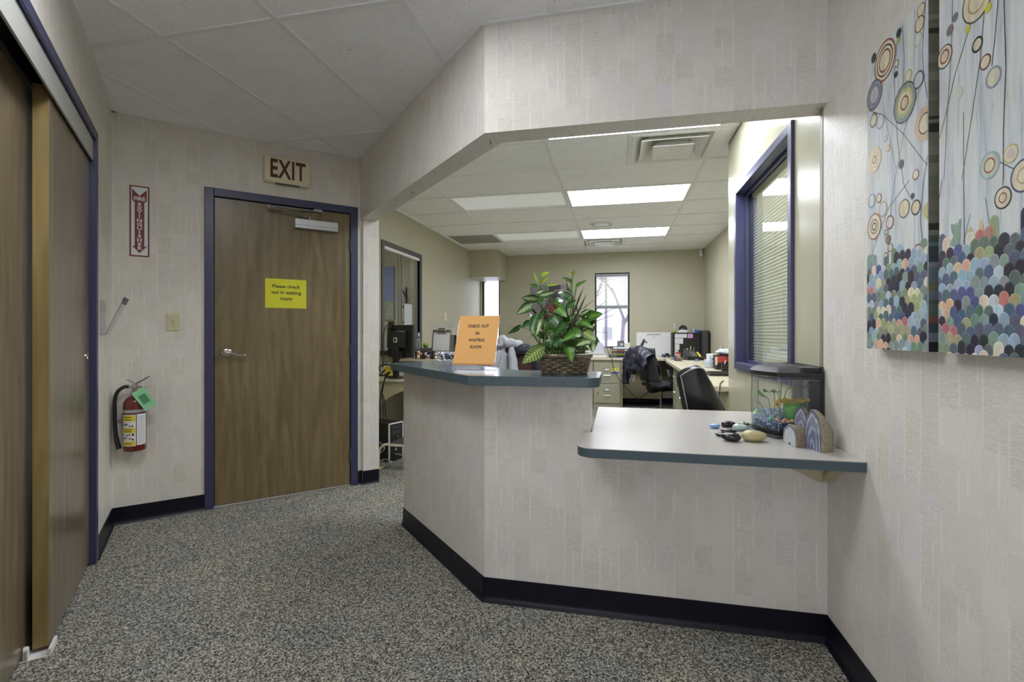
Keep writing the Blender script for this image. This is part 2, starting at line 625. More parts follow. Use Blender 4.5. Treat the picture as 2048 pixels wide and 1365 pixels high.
M['exitwhite'] = plain('cream_sign_plastic', (222, 214, 184), 0.4, var=0.03)
M['exitred'] = plain('dark_red_print', (92, 34, 28), 0.5, var=0.05)
M['signred'] = plain('sign_red_print', (120, 42, 28), 0.45, var=0.05)
M['signwhite'] = plain('sign_white_vinyl', (226, 230, 232), 0.4, var=0.02)
M['black'] = plain('black_plastic', (26, 26, 28), 0.38, var=0.1)
M['dark'] = plain('dark_grey_plastic', (58, 58, 60), 0.4, var=0.08)
M['grey'] = plain('grey_plastic', (140, 141, 143), 0.45)
M['print'] = plain('black_ink', (30, 27, 24), 0.6, var=0.02)
M['orange'] = plain('orange_paper', (226, 166, 84), 0.55, var=0.02)
M['yellow'] = plain('yellow_paper', (212, 210, 40), 0.6, var=0.02)
M['page'] = plain('white_page', (226, 226, 228), 0.7, var=0.03)
M['extred'] = plain('extinguisher_red_enamel', (104, 24, 14), 0.2, spec=0.6, coat=0.5, var=0.05)
M['rubber'] = plain('black_rubber', (34, 34, 36), 0.5, var=0.12)
M['tag'] = plain('green_card', (150, 212, 162), 0.6, var=0.05)
M['labely'] = plain('yellow_label', (226, 206, 66), 0.5)
M['glass'] = thin_glass('window_glass')
M['acrylic'] = thin_glass('clear_acrylic', (0.97, 0.97, 0.99), 1.4, 0.02, 0.05)
M['bowlglass'] = thin_glass('pressed_glass', (0.93, 0.94, 0.96), 1.6, 0.03, 0.16, (0.8, 0.81, 0.85))
M['tankglass'] = thin_glass('tank_acrylic', (0.95, 0.97, 0.97), 1.45, 0.0, 0.03)
M['water'] = thin_glass('tank_water', (0.95, 0.97, 0.93), 1.33, 0.0, 0.02)
M['lens_off'] = emit('unlit_lens_added_glow', (236, 238, 238), 0.16)  # unlit lens; faint glow added so it reads brighter than the tiles
M['lens_on'] = emit('lit_acrylic_lens', (242, 247, 255), LAMP_OFFICE)
M['lens_hall'] = emit('lit_hall_lens', (246, 250, 255), LAMP_HALL)
M['lens_viewer_fill'] = emit('viewer_fill_lens', (246, 250, 255), LAMP_VIEWER_FILL)
M['lens_alcove_fill'] = emit('alcove_fill_lens', (246, 250, 255), LAMP_ALCOVE_FILL)
M['lens_rooms'] = emit('lit_room_lens', (255, 252, 246), LAMP_ROOMS)
M['lens_lobby_fill'] = emit('lobby_fill_lens', (255, 254, 252), LAMP_LOBBY_FILL)
M['leather'] = plain('black_leather', (30, 30, 32), 0.3, spec=0.6, var=0.12, bump=0.15, bscale=260)
M['piping'] = plain('pale_piping', (176, 176, 178), 0.5)
M['mesh'] = plain('black_chair_mesh', (52, 52, 56), 0.6, var=0.25, vscale=320)
M['hoodie'] = plain('grey_marl_fleece', (176, 178, 184), 0.9, spec=0.1, var=0.10, vscale=120, bump=0.3, bscale=400)
M['jacket'] = plain('navy_black_nylon', (40, 41, 54), 0.42, spec=0.5, var=0.12, vscale=26)
M['maroon'] = plain('maroon_upholstery', (78, 46, 44), 0.6, var=0.1)
M['cab'] = plain('putty_steel', (168, 165, 140), 0.38, spec=0.45, var=0.03)
M['desk'] = plain('putty_laminate', (206, 199, 172), 0.35, spec=0.45, var=0.04, vscale=60)
M['deskside'] = plain('putty_panel', (182, 174, 142), 0.45, var=0.04)
M['modesty'] = plain('taupe_panel', (140, 132, 110), 0.5)
M['apple'] = plain('green_apple_skin', (126, 178, 40), 0.25, var=0.15, vscale=60)
M['blind'] = plain('cream_blind_slat', (222, 224, 210), 0.4, var=0.02)
_t = M['blind'].node_tree; _tl = _t.nodes.new('ShaderNodeBsdfTranslucent'); _tl.inputs[0].default_value = (0.75, 0.76, 0.66, 1)
_mx = _t.nodes.new('ShaderNodeMixShader'); _mx.inputs[0].default_value = 0.45
_t.links.new(_t.nodes['Principled BSDF'].outputs[0], _mx.inputs[1]); _t.links.new(_tl.outputs[0], _mx.inputs[2]); _t.links.new(_mx.outputs[0], _t.nodes['Material Output'].inputs[0])
M['amber'] = plain('amber_plastic', (176, 96, 34), 0.3)
M['red'] = plain('red_plastic', (188, 66, 62), 0.4)
M['blue'] = plain('blue_plastic', (62, 78, 150), 0.4)
M['lilac'] = plain('lilac_note', (198, 160, 206), 0.6)
M['brown'] = plain('brown_board', (120, 92, 60), 0.6)
M['snow'] = plain('fresh_snow', (240, 240, 248), 0.9, var=0.03, vscale=1.5)
M['bark'] = plain('winter_bark', (96, 90, 100), 0.9, var=0.2)
M['soil'] = plain('potting_soil', (44, 36, 28), 0.95, var=0.3, vscale=120)
M['stem'] = plain('green_stem', (96, 128, 56), 0.45, var=0.2, vscale=30)
M['stemdark'] = plain('dark_stem', (74, 66, 46), 0.5, var=0.2)
M['leafA'] = leaf_mat('pothos_leaf', (58, 108, 36), (98, 146, 52), (150, 176, 92))
M['leafB'] = leaf_mat('lime_leaf', (150, 188, 46), (188, 210, 70), (206, 220, 120))
M['leafC'] = leaf_mat('pale_centre_leaf', (54, 94, 52), (176, 196, 138), (206, 216, 170))
M['leafD'] = leaf_mat('striped_leaf', (80, 112, 48), (112, 140, 66), (206, 212, 138), stripes=0.6)
M['leafE'] = leaf_mat('dark_blade_leaf', (62, 44, 34), (58, 70, 40), (88, 92, 56))
M['leafF'] = leaf_mat('deep_green_leaf', (36, 76, 32), (54, 96, 40), (108, 140, 72))
# ================================================================== SETTING
LBX, LBY = -3.13, 2.47            # far left corner of the hall
CX, CY = -0.592, 2.138            # the bend of the header and half wall
XR, YF, H = 0.811, 2.138, 2.622   # right wall, front wall plane, ceiling height
XL, YB, XO = -2.47, 8.62, 1.419   # office: left wall, back wall, far right wall
TOP = 2.70
BH = 0.108

fl = MB().box(-5.2, -5.6, -0.06, 2.2, 8.75, 0.0).build('floor', M['carpet'])
struct(fl)
struct(MB().box(-5.2, -5.6, 2.70, 2.2, 9.0, 2.76).build('sky_block_slab', M['office']))  # unseen slab added to keep sky light from leaking in


def wall(name, mb, mat=None, loc=None, rz=0.0):
    return struct(mb.build(name, mat or M['paper'], loc=loc, rot=(0, 0, rz)))


# ---- left wall (x runs back towards the corner, -y faces the hall)
RL = radians(135)
mb = MB()
mb.box(-0.60, 0, 0, 0, 0.12, TOP)
mb.box(-2.75, 0, 2.262, -0.60, 0.12, TOP)
mb.box(-3.10, 0, 0, -2.75, 0.12, TOP)
wl = wall('wall_left', mb, loc=(LBX, LBY, 0), rz=RL)
MB().box(-2.80, 0.30, 0, -0.50, 0.32, 2.4).build('closet_lining', M['modesty'], wl)
# ---- wall with the exit door
RE = radians(45)
mb = MB()
mb.box(0, 0, 0, 0.545, 0.12, TOP)
mb.box(0.545, 0, 2.18, 1.488, 0.12, TOP)
mb.box(1.488, 0, 0, 1.575, 0.12, TOP)
mb.box(1.575, -0.028, 0, 1.702, 0.12, TOP)
wall('wall_door', mb, loc=(LBX, LBY, 0), rz=RE)
# ---- header beam over the counter, and the half wall under it
hd = [(XR, YF), (CX, CY), (-2.05, 3.596), (-1.962, 3.684), (-0.540, 2.263), (XR, 2.263)]
wall('wall_header', MB().prism(hd, 2.133, TOP))
hw = [(CX, CY), (-1.331, 2.879), (-1.246, 2.964), (-0.542, 2.258), (-0.112, 2.258), (-0.112, YF)]
wall('wall_counter', MB().prism(hw, 0, 0.994))
wall('wall_front', MB().box(-0.112, YF, 0, XR, 2.258, 0.756))
# ---- right wall of the hall
wr = wall('wall_right', MB().box(XR, -3.2, 0, 0.93, 2.178, TOP))
MB().box(XR - 0.002, 2.178, 0.79, 0.93, 2.206, 2.133).build('corner_bead', M['modesty'], wr)
# unseen lobby behind the camera; its window wall is added for fill daylight
wall('wall_lobby_left', MB().box(-4.22, -3.2, 0, -4.10, 0.40, TOP))
wall('wall_lobby_near', MB().box(-4.10, 0.278, 0, -0.938, 0.398, TOP))
mb = MB()
mb.box(-4.22, -3.32, 0, -3.90, -3.2, TOP).box(0.60, -3.32, 0, 0.93, -3.2, TOP).box(-3.90, -3.32, 0, 0.60, -3.2, 0.30).box(-3.90, -3.32, 2.46, 0.60, -3.2, TOP)
wall('wall_lobby_front', mb)
w5 = sroot('fill_window')  # window added out of view to let fill daylight in
m = MB()
for k in range(6):
    x = -3.90 + 4.5 * k / 5
    m.box(x - 0.03, -3.30, 0.30, x + 0.03, -3.24, 2.46)
m.box(-3.90, -3.30, 0.30, 0.60, -3.24, 0.36).box(-3.90, -3.30, 2.40, 0.60, -3.24, 2.46)
m.build('window_frame', M['bronze'], w5)
for k in range(5):
    x = -3.90 + 0.9 * k
    MB().box(x + 0.03, -3.272, 0.36, x + 0.87, -3.268, 2.40).build('pane', M['glass'], w5)
# ---- office walls
mb = MB()
mb.box(XR, 2.206, 0, 0.93, 2.545, TOP)
mb.box(XR, 2.545, 0, 0.93, 3.59, 1.015)
mb.box(XR, 2.545, 2.178, 0.93, 3.59, TOP)
mb.box(XR, 3.59, 0, 0.93, 3.882, TOP)
wall('wall_office_near', mb, M['gloss'])
wall('wall_office_right', MB().box(XO, 3.76, 0, 1.54, 8.75, TOP).box(0.93, 3.76, 0, XO, 3.882, TOP), M['office'])
wall('wall_exam', MB().box(1.9, 2.0, 0, 2.0, 3.9, TOP).box(0.93, 1.95, 0, 2.0, 2.05, TOP).box(1.54, 3.76, 0, 2.0, 3.9, TOP), M['office'])
mb = MB()
mb.box(-5.0, YB, 0, -2.44, 8.75, TOP)
mb.box(-2.44, YB, 0, -2.10, 8.75, 0.93).box(-2.44, YB, 2.30, -2.10, 8.75, TOP)
mb.box(-2.10, YB, 0, -0.385, 8.75, TOP)
mb.box(-0.385, YB, 0, 0.208, 8.75, 0.95).box(-0.385, YB, 2.262, 0.208, 8.75, TOP)
mb.box(0.208, YB, 0, XO, 8.75, TOP)
wall('wall_back', mb, M['office'])
mb = MB()
mb.box(-2.59, 4.2, 0, XL, 4.83, TOP)
mb.box(-2.59, 4.83, 0, XL, 5.81, 0.98).box(-2.59, 4.83, 2.17, XL, 5.81, TOP)
mb.box(-2.59, 5.81, 0, XL, YB, TOP)
mb.prism([(-1.962, 3.72), (-2.47, 4.23), (-2.55, 4.15), (-2.05, 3.64)], 0, TOP)
wall('wall_office_left', mb, M['office'])
wall('wall_bulkhead', MB().box(XL, 7.95, 2.163, -1.97, YB, TOP), M['office'])
wall('wall_waiting', MB().box(-5.0, 7.2, 0, -2.59, 7.3, TOP).box(-5.1, 3.0, 0, -5.0, 7.3, TOP).box(-5.1, 2.9, 0, -3.3, 3.0, TOP), M['office'])

# ---- rubber cove base
PROF = [(0, 0), (0, BH), (0.004, BH), (0.006, 0.03), (0.008, 0.012), (0.015, 0.004), (0.017, 0)]


def base_run(name, p0, p1, mat=None, ext0=0.0, ext1=0.0):
    """p0 -> p1 with the room on the right-hand side"""
    a = Vector((*p0, 0)); b = Vector((*p1, 0)); d = (b - a).normalized(); n = Vector((d.y, -d.x, 0))
    a = a - d * ext0; b = b + d * ext1
    k = len(PROF)
    vs = [tuple(a + n * x + Vector((0, 0, z))) for x, z in PROF] + [tuple(b + n * x + Vector((0, 0, z))) for x, z in PROF]
    fs = [(i, (i + 1) % k, (i + 1) % k + k, i + k) for i in range(k)] + [tuple(range(k - 1, -1, -1)), tuple(range(k, 2 * k))]
    m = MB(); m.add(vs, fs)
    return struct(m.build(name, mat or M['base'], smooth=40))


def epos(s_, n_=0.0):
    return (LBX + S * s_ + S * n_, LBY + S * s_ - S * n_)


def lpos(t_, n_=0.0):
    return (LBX + S * t_ + S * n_, LBY - S * t_ + S * n_)


base_run('baseboard_left', lpos(0.571), lpos(0.0), ext1=0.0)
base_run('baseboard_door', epos(0.0), epos(0.496))
base_run('baseboard_stub', epos(1.575, 0.028), epos(1.702, 0.028), ext0=0.004)
base_run('baseboard_recess', epos(1.537), epos(1.575))
base_run('baseboard_counter', (-1.331, 2.879), (CX, CY), ext1=0.008)
base_run('baseboard_front', (CX, CY), (XR, YF), ext0=0.008)
base_run('baseboard_right', (XR, YF), (XR, -3.2))
base_run('baseboard_back', (XL, YB), (XO, YB))

# ================================================================== CEILING
ceil = sroot('ceiling')


def clip(poly, a, b, c):
    """keep a*x+b*y <= c"""
    out = []
    for i in range(len(poly)):
        p = poly[i]; q = poly[(i + 1) % len(poly)]
        fp = a * p[0] + b * p[1] - c; fq = a * q[0] + b * q[1] - c
        if fp <= 0: out.append(p)
        if (fp < 0) != (fq < 0) and abs(fp - fq) > 1e-12:
            t = fp / (fp - fq)
            out.append((p[0] + t * (q[0] - p[0]), p[1] + t * (q[1] - p[1])))
    return out


def area(p):
    return abs(sum(p[i][0] * p[(i + 1) % len(p)][1] - p[(i + 1) % len(p)][0] * p[i][1] for i in range(len(p)))) / 2 if len(p) > 2 else 0


def hall_clip(r):
    lob = clip(clip(clip(clip(r, 0, 1, 0.278), 0, -1, 3.22), -1, 0, 4.12), 1, 0, XR + 0.02)
    r = clip(r, 0, -1, -0.278)
    r = clip(r, -1, -1, 0.66 + 0.03)        # left wall
    r = clip(r, -1, 1, 5.60 + 0.03)         # door wall
    r = clip(r, 1, 0, XR + 0.02)
    out = []
    if area(lob) > 1e-4: out.append(lob)
    p = clip(r, 0, 1, YF + 0.02)
    if area(p) > 1e-4: out.append(p)
    p = clip(clip(r, 0, -1, -(YF + 0.02)), 1, 1, 1.546 + 0.03)
    if area(p) > 1e-4: out.append(p)
    return out


def office_clip(r):
    r = clip(r, 0, -1, -(2.263 - 0.02)); r = clip(r, -1, -1, -(1.7228 - 0.03))
    r = clip(r, -1, 0, -(XL - 0.02)); r = clip(r, 0, 1, YB + 0.02); r = clip(r, 1, 0, XO + 0.02)
    r2 = []
    a = clip(r, 0, -1, -3.83)
    b = clip(clip(r, 0, 1, 3.83), 1, 0, XR + 0.02)
    for q in (a, b):
        if area(q) > 1e-4: r2.append(q)
    return r2


def rect(x0, y0, x1, y1):
    return [(x0, y0), (x1, y0), (x1, y1), (x0, y1)]


def tiles(xs, ys, clipper, skip):
    for i in range(len(xs) - 1):
        for j in range(len(ys) - 1):
            if (i, j) in skip: continue
            g = 0.004
            ps = clipper(rect(xs[i] + g, ys[j] + g, xs[i + 1] - g, ys[j + 1] - g))
            if not ps: continue
            m = MB()
            dz = random.uniform(-0.0015, 0.0015)
            for p in ps: m.prism(p, H + 0.008 + dz, H + 0.024 + dz)
            m.build('ceiling_tile', M['tile'], ceil)


def bars(lines, clipper, w=0.0245):
    for (x0, y0, x1, y1) in lines:
        if x0 == x1: r = rect(x0 - w / 2, y0, x0 + w / 2, y1)
        else: r = rect(x0, y0 - w / 2, x1, y0 + w / 2)
        ps = clipper(r)
        if not ps: continue
        m = MB()
        z = H if x0 == x1 else H + 0.0008
        for p in ps: m.prism(p, z, H + 0.02)
        m.build('grid_bar', M['tbar'], ceil)


HX = [-0.885 - 0.61 * k for k in range(4, 0, -1)] + [-0.885, -0.275, 0.335, 0.945]
HX = [-4.545, -3.935] + HX
HY = [-4.20, -2.98, -1.76, -0.54, 0.68, 1.90, 3.12, 4.34]
skip_h = {(HX.index(-0.885) - 1, 4), (HX.index(-0.885), 4), (HX.index(-0.885), 3), (HX.index(-0.275), 2), (HX.index(-0.885) - 2, 2)}
tiles(HX, HY, hall_clip, skip_h)
bars([(x, -3.2, x, 4.0) for x in HX] + [(-4.3, y, 1.0, y) for y in HY], hall_clip)
OX = [-2.95, -1.73, -0.513, 0.706, 1.925]
OY = [2.26 + 0.0, 2.895, 3.53, 4.165, 4.80, 5.435, 6.07, 6.705, 7.34, 7.975, 8.62]
skip_o = {(2, 1), (2, 4), (2, 7), (1, 4), (1, 7), (0, 7), (2, 2), (2, 8)}
tiles(OX, OY, office_clip, skip_o)
bars([(x, 2.2, x, 8.7) for x in OX] + [(-2.6, y, 1.5, y) for y in OY[1:-1]], office_clip)
# part tiles beside the square fittings
for (x0, y0, x1, y1) in ((-0.513, 3.53, 0.096, 4.165), (0.12, 7.34, 0.706, 7.975), (-2.47, 6.705, -2.42, 7.34)):
    for p in office_clip(rect(x0 + .004, y0 + .004, x1 - .004, y1 - .004)):
        MB().prism(p, H + 0.008, H + 0.024).build('ceiling_tile', M['tile'], ceil)
for (x0, y0, x1, y1) in ((-1.495, 0.68, -0.885, 0.92), (-1.495, 1.51, -0.885, 1.90)):
    for p in hall_clip(rect(x0 + .004, y0 + .004, x1 - .004, y1 - .004)):
        MB().prism(p, H + 0.008, H + 0.024).build('ceiling_tile', M['tile'], ceil)
bars([(-1.495, 0.92, -0.885, 0.92), (-1.495, 1.51, -0.885, 1.51)], hall_clip)
bars([(0.096, 3.53, 0.096, 4.165), (0.12, 7.34, 0.12, 7.975)], office_clip)
# wall angle: white edge strip along the walls
wa = [((LBX, LBY), lpos(3.1)), (epos(0.0), epos(1.566)), ((-2.024, 3.57), (CX, CY)), ((CX, CY), (XR, YF)), ((XR, YF), (XR, -3.2)),
      ((XL, 4.2), (XL, YB)), ((XL, YB), (XO, YB)), ((XO, YB), (XO, 3.88)), ((XR, 3.88), (XR, 2.27)), ((XR, 2.263), (-0.54, 2.263)), ((-0.54, 2.263), (-1.96, 3.68))]
sides = [-1, 1, 1, 1, 1, 1, 1, 1, -1, 1, 1]
for ((p, q), sd) in zip(wa, sides):
    p = Vector(p); q = Vector(q); d = (q - p).normalized(); n = Vector((d.y, -d.x)) * sd * 0.021
    poly = [tuple(p), tuple(q), tuple(q + n), tuple(p + n)]
    MB().prism(poly, H - 0.001, H + 0.012).build('wall_angle', M['tbar'], ceil)


def troffer(x0, y0, x1, y1, lens, label, group=None, bow=0.0):
    t = thing('ceiling_light', label, 'ceiling light', ((x0 + x1) / 2, (y0 + y1) / 2, H), 0, group)
    hx = (x1 - x0) / 2 - 0.013; hy = (y1 - y0) / 2 - 0.013
    m = MB(); b = 0.016
    for (a0, b0, a1, b1) in ((-hx, -hy, hx, -hy + b), (-hx, hy - b, hx, hy), (-hx, -hy + b, -hx + b, hy - b), (hx - b, -hy + b, hx, hy - b)):
        m.box(a0, b0, 0.001, a1, b1, 0.03)
    m.box(-hx, -hy, 0.055, hx, hy, 0.06)
    m.build('light_frame', M['tbar'], t)
    lx = hx - b + 0.002; ly = hy - b + 0.002
    m = MB()
    nb = 8
    m.grid(lambda u, v: (-lx + 2 * lx * u, -ly + 2 * ly * v, 0.014 + 0.010 * (abs(2 * v - 1) ** 2)), 2, nb)
    m.build('lens', lens, t, smooth=True)
    return t


troffer(-0.513, 2.895, 0.706, 3.53, M['lens_on'], 'lit ceiling light nearest the header, only its bright far edge showing')
troffer(-0.513, 4.80, 0.706, 5.435, M['lens_on'], 'larger lit ceiling light in the middle of the office ceiling')
troffer(-0.513, 6.705, 0.706, 7.34, M['lens_on'], 'lit ceiling light behind the round speaker, farthest of the lit ones')
troffer(-1.73, 4.80, -0.513, 5.435, M['lens_off'], 'unlit ceiling light left of the larger lit one, its faint glow added, nearer of the two')
troffer(-1.73, 6.705, -0.513, 7.34, M['lens_off'], 'unlit ceiling light beside the grey return grille, its faint glow added, farther of the two')
troffer(-0.885, 0.68, -0.275, 1.90, M['lens_hall'], 'lit ceiling light above the hall carpet')
troffer(-1.48, 0.93, -0.900, 1.50, M['lens_alcove_fill'], 'added square fill light over the alcove, unseen, above the left of the viewer')
troffer(-0.885, -0.54, -0.275, 0.68, M['lens_viewer_fill'], 'added unseen fill light above the viewer, end to end with the hall one')
troffer(-0.275, -1.76, 0.335, -0.54, M['lens_lobby_fill'], 'added unseen fill light in the lobby behind the viewer, nearer the right wall')
troffer(-2.105, -1.76, -1.495, -0.54, M['lens_lobby_fill'], 'added unseen fill light in the lobby behind the viewer, left of the other one')
wt = thing('ceiling_light', 'lit ceiling light in the exam room behind the blinds', 'ceiling light', (1.45, 2.9, H))
MB().box(-0.3, -0.6, 0.0, 0.3, 0.6, 0.03).build('light_frame', M['tbar'], wt)
MB().box(-0.28, -0.58, -0.006, 0.28, 0.58, 0.0).build('lens', M['lens_rooms'], wt)
wt = thing('ceiling_light', 'lit ceiling light in the waiting room behind the sliding glass', 'ceiling light', (-3.7, 5.5, H))
MB().box(-0.6, -0.3, 0.0, 0.6, 0.3, 0.03).build('light_frame', M['tbar'], wt)
MB().box(-0.58, -0.28, -0.006, 0.58, 0.28, 0.0).build('lens', M['lens_rooms'], wt)


def diffuser(cx, cy, h, label):
    t = thing('air_diffuser', label, 'air vent', (cx, cy, H))
    m = MB()
    b = 0.035; r = h - 0.014
    for (a0, b0, a1, b1) in ((-r, -r, r, -r + b), (-r, r - b, r, r), (-r, -r + b, -r + b, r - b), (r - b, -r + b, r, r - b)):
        m.box(a0, b0, -0.004, a1, b1, 0.012)
    m.build('face_frame', M['white'], t, bevel=0.003)
    # flared outer cone going up
    def ring(r0, z0, r1, z1, name, th=0.003):
        mm = MB()
        vs = [(-r0, -r0, z0), (r0, -r0, z0), (r0, r0, z0), (-r0, r0, z0), (-r1, -r1, z1), (r1, -r1, z1), (r1, r1, z1), (-r1, r1, z1)]
        mm.add(vs, [(0, 1, 5, 4), (1, 2, 6, 5), (2, 3, 7, 6), (3, 0, 4, 7)])
        mm.build(name, M['white'], t, solid=th)
    ring(r - b, 0.0, r * 0.62, 0.075, 'outer_cone')
    ring(r * 0.78, -0.020, r * 0.46, 0.05, 'middle_cone')
    ring(r * 0.50, -0.036, r * 0.26, 0.03, 'inner_cone')
    vs = [(-r * .48, -r * .48, -0.036), (r * .48, -r * .48, -0.036), (r * .48, r * .48, -0.036), (-r * .48, r * .48, -0.036), (0, 0, -0.012)]
    mm = MB(); mm.add(vs, [(0, 1, 4), (1, 2, 4), (2, 3, 4), (3, 0, 4)])
    mm.build('centre_plate', M['white'], t, solid=0.003)
    MB().cyl((0, 0, 0.07), (0, 0, 0.14), r * 0.6, n=24, cap=False).cyl((0, 0, 0.135), (0, 0, 0.14), r * 0.6, n=24).build('neck', M['dark'], t, smooth=40)
    m = MB()
    for a in (0, pi / 2): m.join(MB().box(-r * .6, -0.006, 0.055, r * .6, 0.006, 0.06), Matrix.Rotation(a, 4, 'Z'))
    m.cyl((0, 0, -0.02), (0, 0, 0.06), 0.004)
    m.build('hanger_bar', M['white'], t)
    return t


diffuser(0.401, 3.848, 0.31, 'square four-way air diffuser nearest the header, beside the glossy wall')
diffuser(-0.19, 7.657, 0.31, 'square air diffuser behind the farthest lit ceiling light')
t = thing('return_grille', 'grey return air grille in the ceiling above the left wall', 'air vent', (-2.075, 7.022, H))
MB().box(-0.345, -0.317, 0.006, 0.345, 0.317, 0.03).build('grille_panel', M['fascia'], t)
for k in range(24):
    y = -0.30 + 0.6 * k / 23
    MB().box(-0.33, y - 0.004, -0.002, 0.33, y + 0.004, 0.006).build('louver', M['fascia'], t)
t = thing('ceiling_speaker', 'round white speaker set in an office ceiling tile', 'speaker', (-0.205, 6.40, H))
MB().lathe([(0.15, 0.008), (0.15, 0.0), (0.143, -0.008), (0.13, -0.006), (0.125, 0.0)], 40, cap=False).build('trim_ring', M['white'], t, smooth=50)
MB().lathe([(0.0001, -0.005), (0.08, -0.004), (0.127, 0.0)], 40).build('speaker_grille', M['tbar'], t, smooth=True)
t = thing('motion_sensor', 'small white motion sensor high in the far right office corner', 'sensor', (1.372, 8.60, 2.50))
m = MB(); m.prism([(-0.03, 0.02), (0.03, 0.02), (0.03, -0.01), (0.015, -0.03), (-0.015, -0.03), (-0.03, -0.01)], 0, 0.11)
m.build('sensor_case', M['white'], t, bevel=0.004)
MB().box(-0.014, -0.034, 0.03, 0.014, -0.028, 0.07).build('sensor_window', M['tbar'], t)

# little hooks under the header
for (px, py, lab) in ((980, 281, 'small black hook under the header near its bend'), (825, 384, 'pair of small screw hooks under the left run of the header')):
    d = ray(px, py); p = Vector((0, 0, EYE)) + d * ((2.133 - EYE) / d.z)
    m = MB()
    xs = (0,) if px > 900 else (-0.006, 0.006)
    for x in xs:
        m.tube([(x, 0, 0), (x, 0, -0.006), (x + 0.006, 0, -0.010), (x + 0.004, 0, -0.017), (x - 0.004, 0, -0.017)] if px > 900 else [(x, 0, 0), (x, 0, -0.006), (x + 0.003, 0, -0.009)], 0.0016, 6, smooth_pts=3)
    tag(m.build('ceiling_hook', M['print'], loc=p), lab, 'hook')

# ================================================================== DOORS
# sliding closet doors in the left wall
d1 = sroot('door_1', (LBX, LBY, 0), RL)
m = MB()
m.box(-0.622, -0.012, 0, -0.571, 0.12, 2.288)
m.box(-2.80, -0.012, 2.238, -0.622, 0.0, 2.288)
m.box(-2.80, -0.012, 0, -2.74, 0.12, 2.238)
m.box(-2.74, 0.0, 2.232, -0.622, 0.12, 2.262)
m.build('door_frame', M['navy'], d1, bevel=0.003)
MB().box(-2.74, 0.002, 2.128, -0.628, 0.010, 2.236).build('track_fascia', M['fascia'], d1, bevel=0.001)
m = MB().box(-2.74, 0.068, 2.16, -0.63, 0.084, 2.232)
m.build('track_rail', M['black'], d1)
pf = MB().box(-1.428, 0.018, 0.022, -0.632, 0.065, 2.170).build('door_panel', M['slide'], d1, bevel=0.0015)
MB().box(-1.4325, 0.0185, 0.022, -1.428, 0.0645, 2.170).build('edge_strip', M['edge'], pf)
MB().lathe([(0.0001, -0.004), (0.014, -0.003), (0.018, 0.004), (0.022, 0.005), (0.022, 0.0)], 20).xf(Matrix.Rotation(pi / 2, 4, 'X')).build('finger_pull', M['chrome'], pf, loc=(-0.70, 0.0185, 1.10), smooth=50)
pb = MB().box(-2.735, 0.086, 0.022, -1.30, 0.131, 2.170).build('door_panel', M['slide'], d1, bevel=0.0015)
m = MB()
m.box(-1.475, 0.003, 0.0, -1.40, 0.135, 0.006)
m.box(-1.475, 0.003, 0.0, -1.38, 0.014, 0.030)
m.prism_y([(-1.475, 0.006), (-1.455, 0.006), (-1.462, 0.055), (-1.475, 0.045)], 0.068, 0.083)
m.box(-1.475, 0.070, 0.004, -1.44, 0.082, 0.04)
m.build('floor_guide', M['white'], d1, bevel=0.002)

# exit door
d2 = sroot('door_2', (LBX, LBY, 0), RE)
m = MB()
m.box(0.496, -0.012, 0, 0.552, 0.13, 2.228)
m.box(1.482, -0.012, 0, 1.538, 0.13, 2.228)
m.box(0.552, -0.012, 2.172, 1.482, 0.13, 2.228)
m.box(0.552, 0.048, 0, 0.566, 0.075, 2.172).box(1.468, 0.048, 0, 1.482, 0.075, 2.172).box(0.552, 0.048, 2.158, 1.482, 0.075, 2.172)
m.build('door_frame', M['navy'], d2, bevel=0.003)
dp = MB().box(0.556, 0.003, 0.012, 1.478, 0.047, 2.166).build('door_panel', M['door'], d2, bevel=0.0015)
m = MB().box(0.552, -0.004, 0, 1.482, 0.10, 0.008).box(0.552, 0.002, 0.008, 1.482, 0.006, 0.011)
m.build('threshold', M['alum'], d2, bevel=0.002)
m = MB()
m.lathe([(0.034, 0), (0.034, 0.004), (0.030, 0.010), (0.016, 0.013)], 28)
m.lathe([(0.013, 0.012), (0.012, 0.045), (0.014, 0.05), (0.012, 0.062), (0.006, 0.063), (0.005, 0.058), (0.0001, 0.058)], 20)
m.xf(Matrix.Rotation(pi / 2, 4, 'X'))
m.tube([(0, -0.052, 0), (0.02, -0.054, -0.003), (0.05, -0.055, -0.014), (0.075, -0.054, -0.021), (0.10, -0.052, -0.020), (0.115, -0.048, -0.017)], [0.010, 0.009, 0.007, 0.007, 0.006, 0.004], 10, smooth_pts=4)
m.build('lever_handle', M['chrome'], d2, loc=(0.628, 0.003, 1.083), smooth=50)
m = MB().box(-0.155, -0.045, -0.036, 0.155, 0, 0.036)
clo = m.build('door_closer', M['alum'], d2, bevel=0.004, loc=(1.222, 0.003, 2.043))
MB().box(-0.155, -0.0462, -0.0125, 0.155, -0.0445, -0.0105).build('seam', M['dark'], clo)
m = MB()
m.cyl((-0.05, -0.03, 0.036), (-0.05, -0.03, 0.058), 0.010)
m.tube([(-0.05, -0.03, 0.055), (-0.335, -0.075, 0.088)], 0.005, 8)
m.tube([(-0.335, -0.075, 0.094), (0.0, -0.020, 0.112)], 0.006, 8)
m.cyl((-0.335, -0.075, 0.082), (-0.335, -0.075, 0.100), 0.008)
m.box(-0.02, -0.03, 0.104, 0.04, 0.02, 0.124)
m.build('closer_arm', M['steel'], clo, smooth=40)
m = MB()
for z in (0.25, 1.08, 1.92):
    m.cyl((1.48, -0.010, z - 0.05), (1.48, -0.010, z + 0.05), 0.006, n=10)
m.build('hinge', M['navy'], d2)

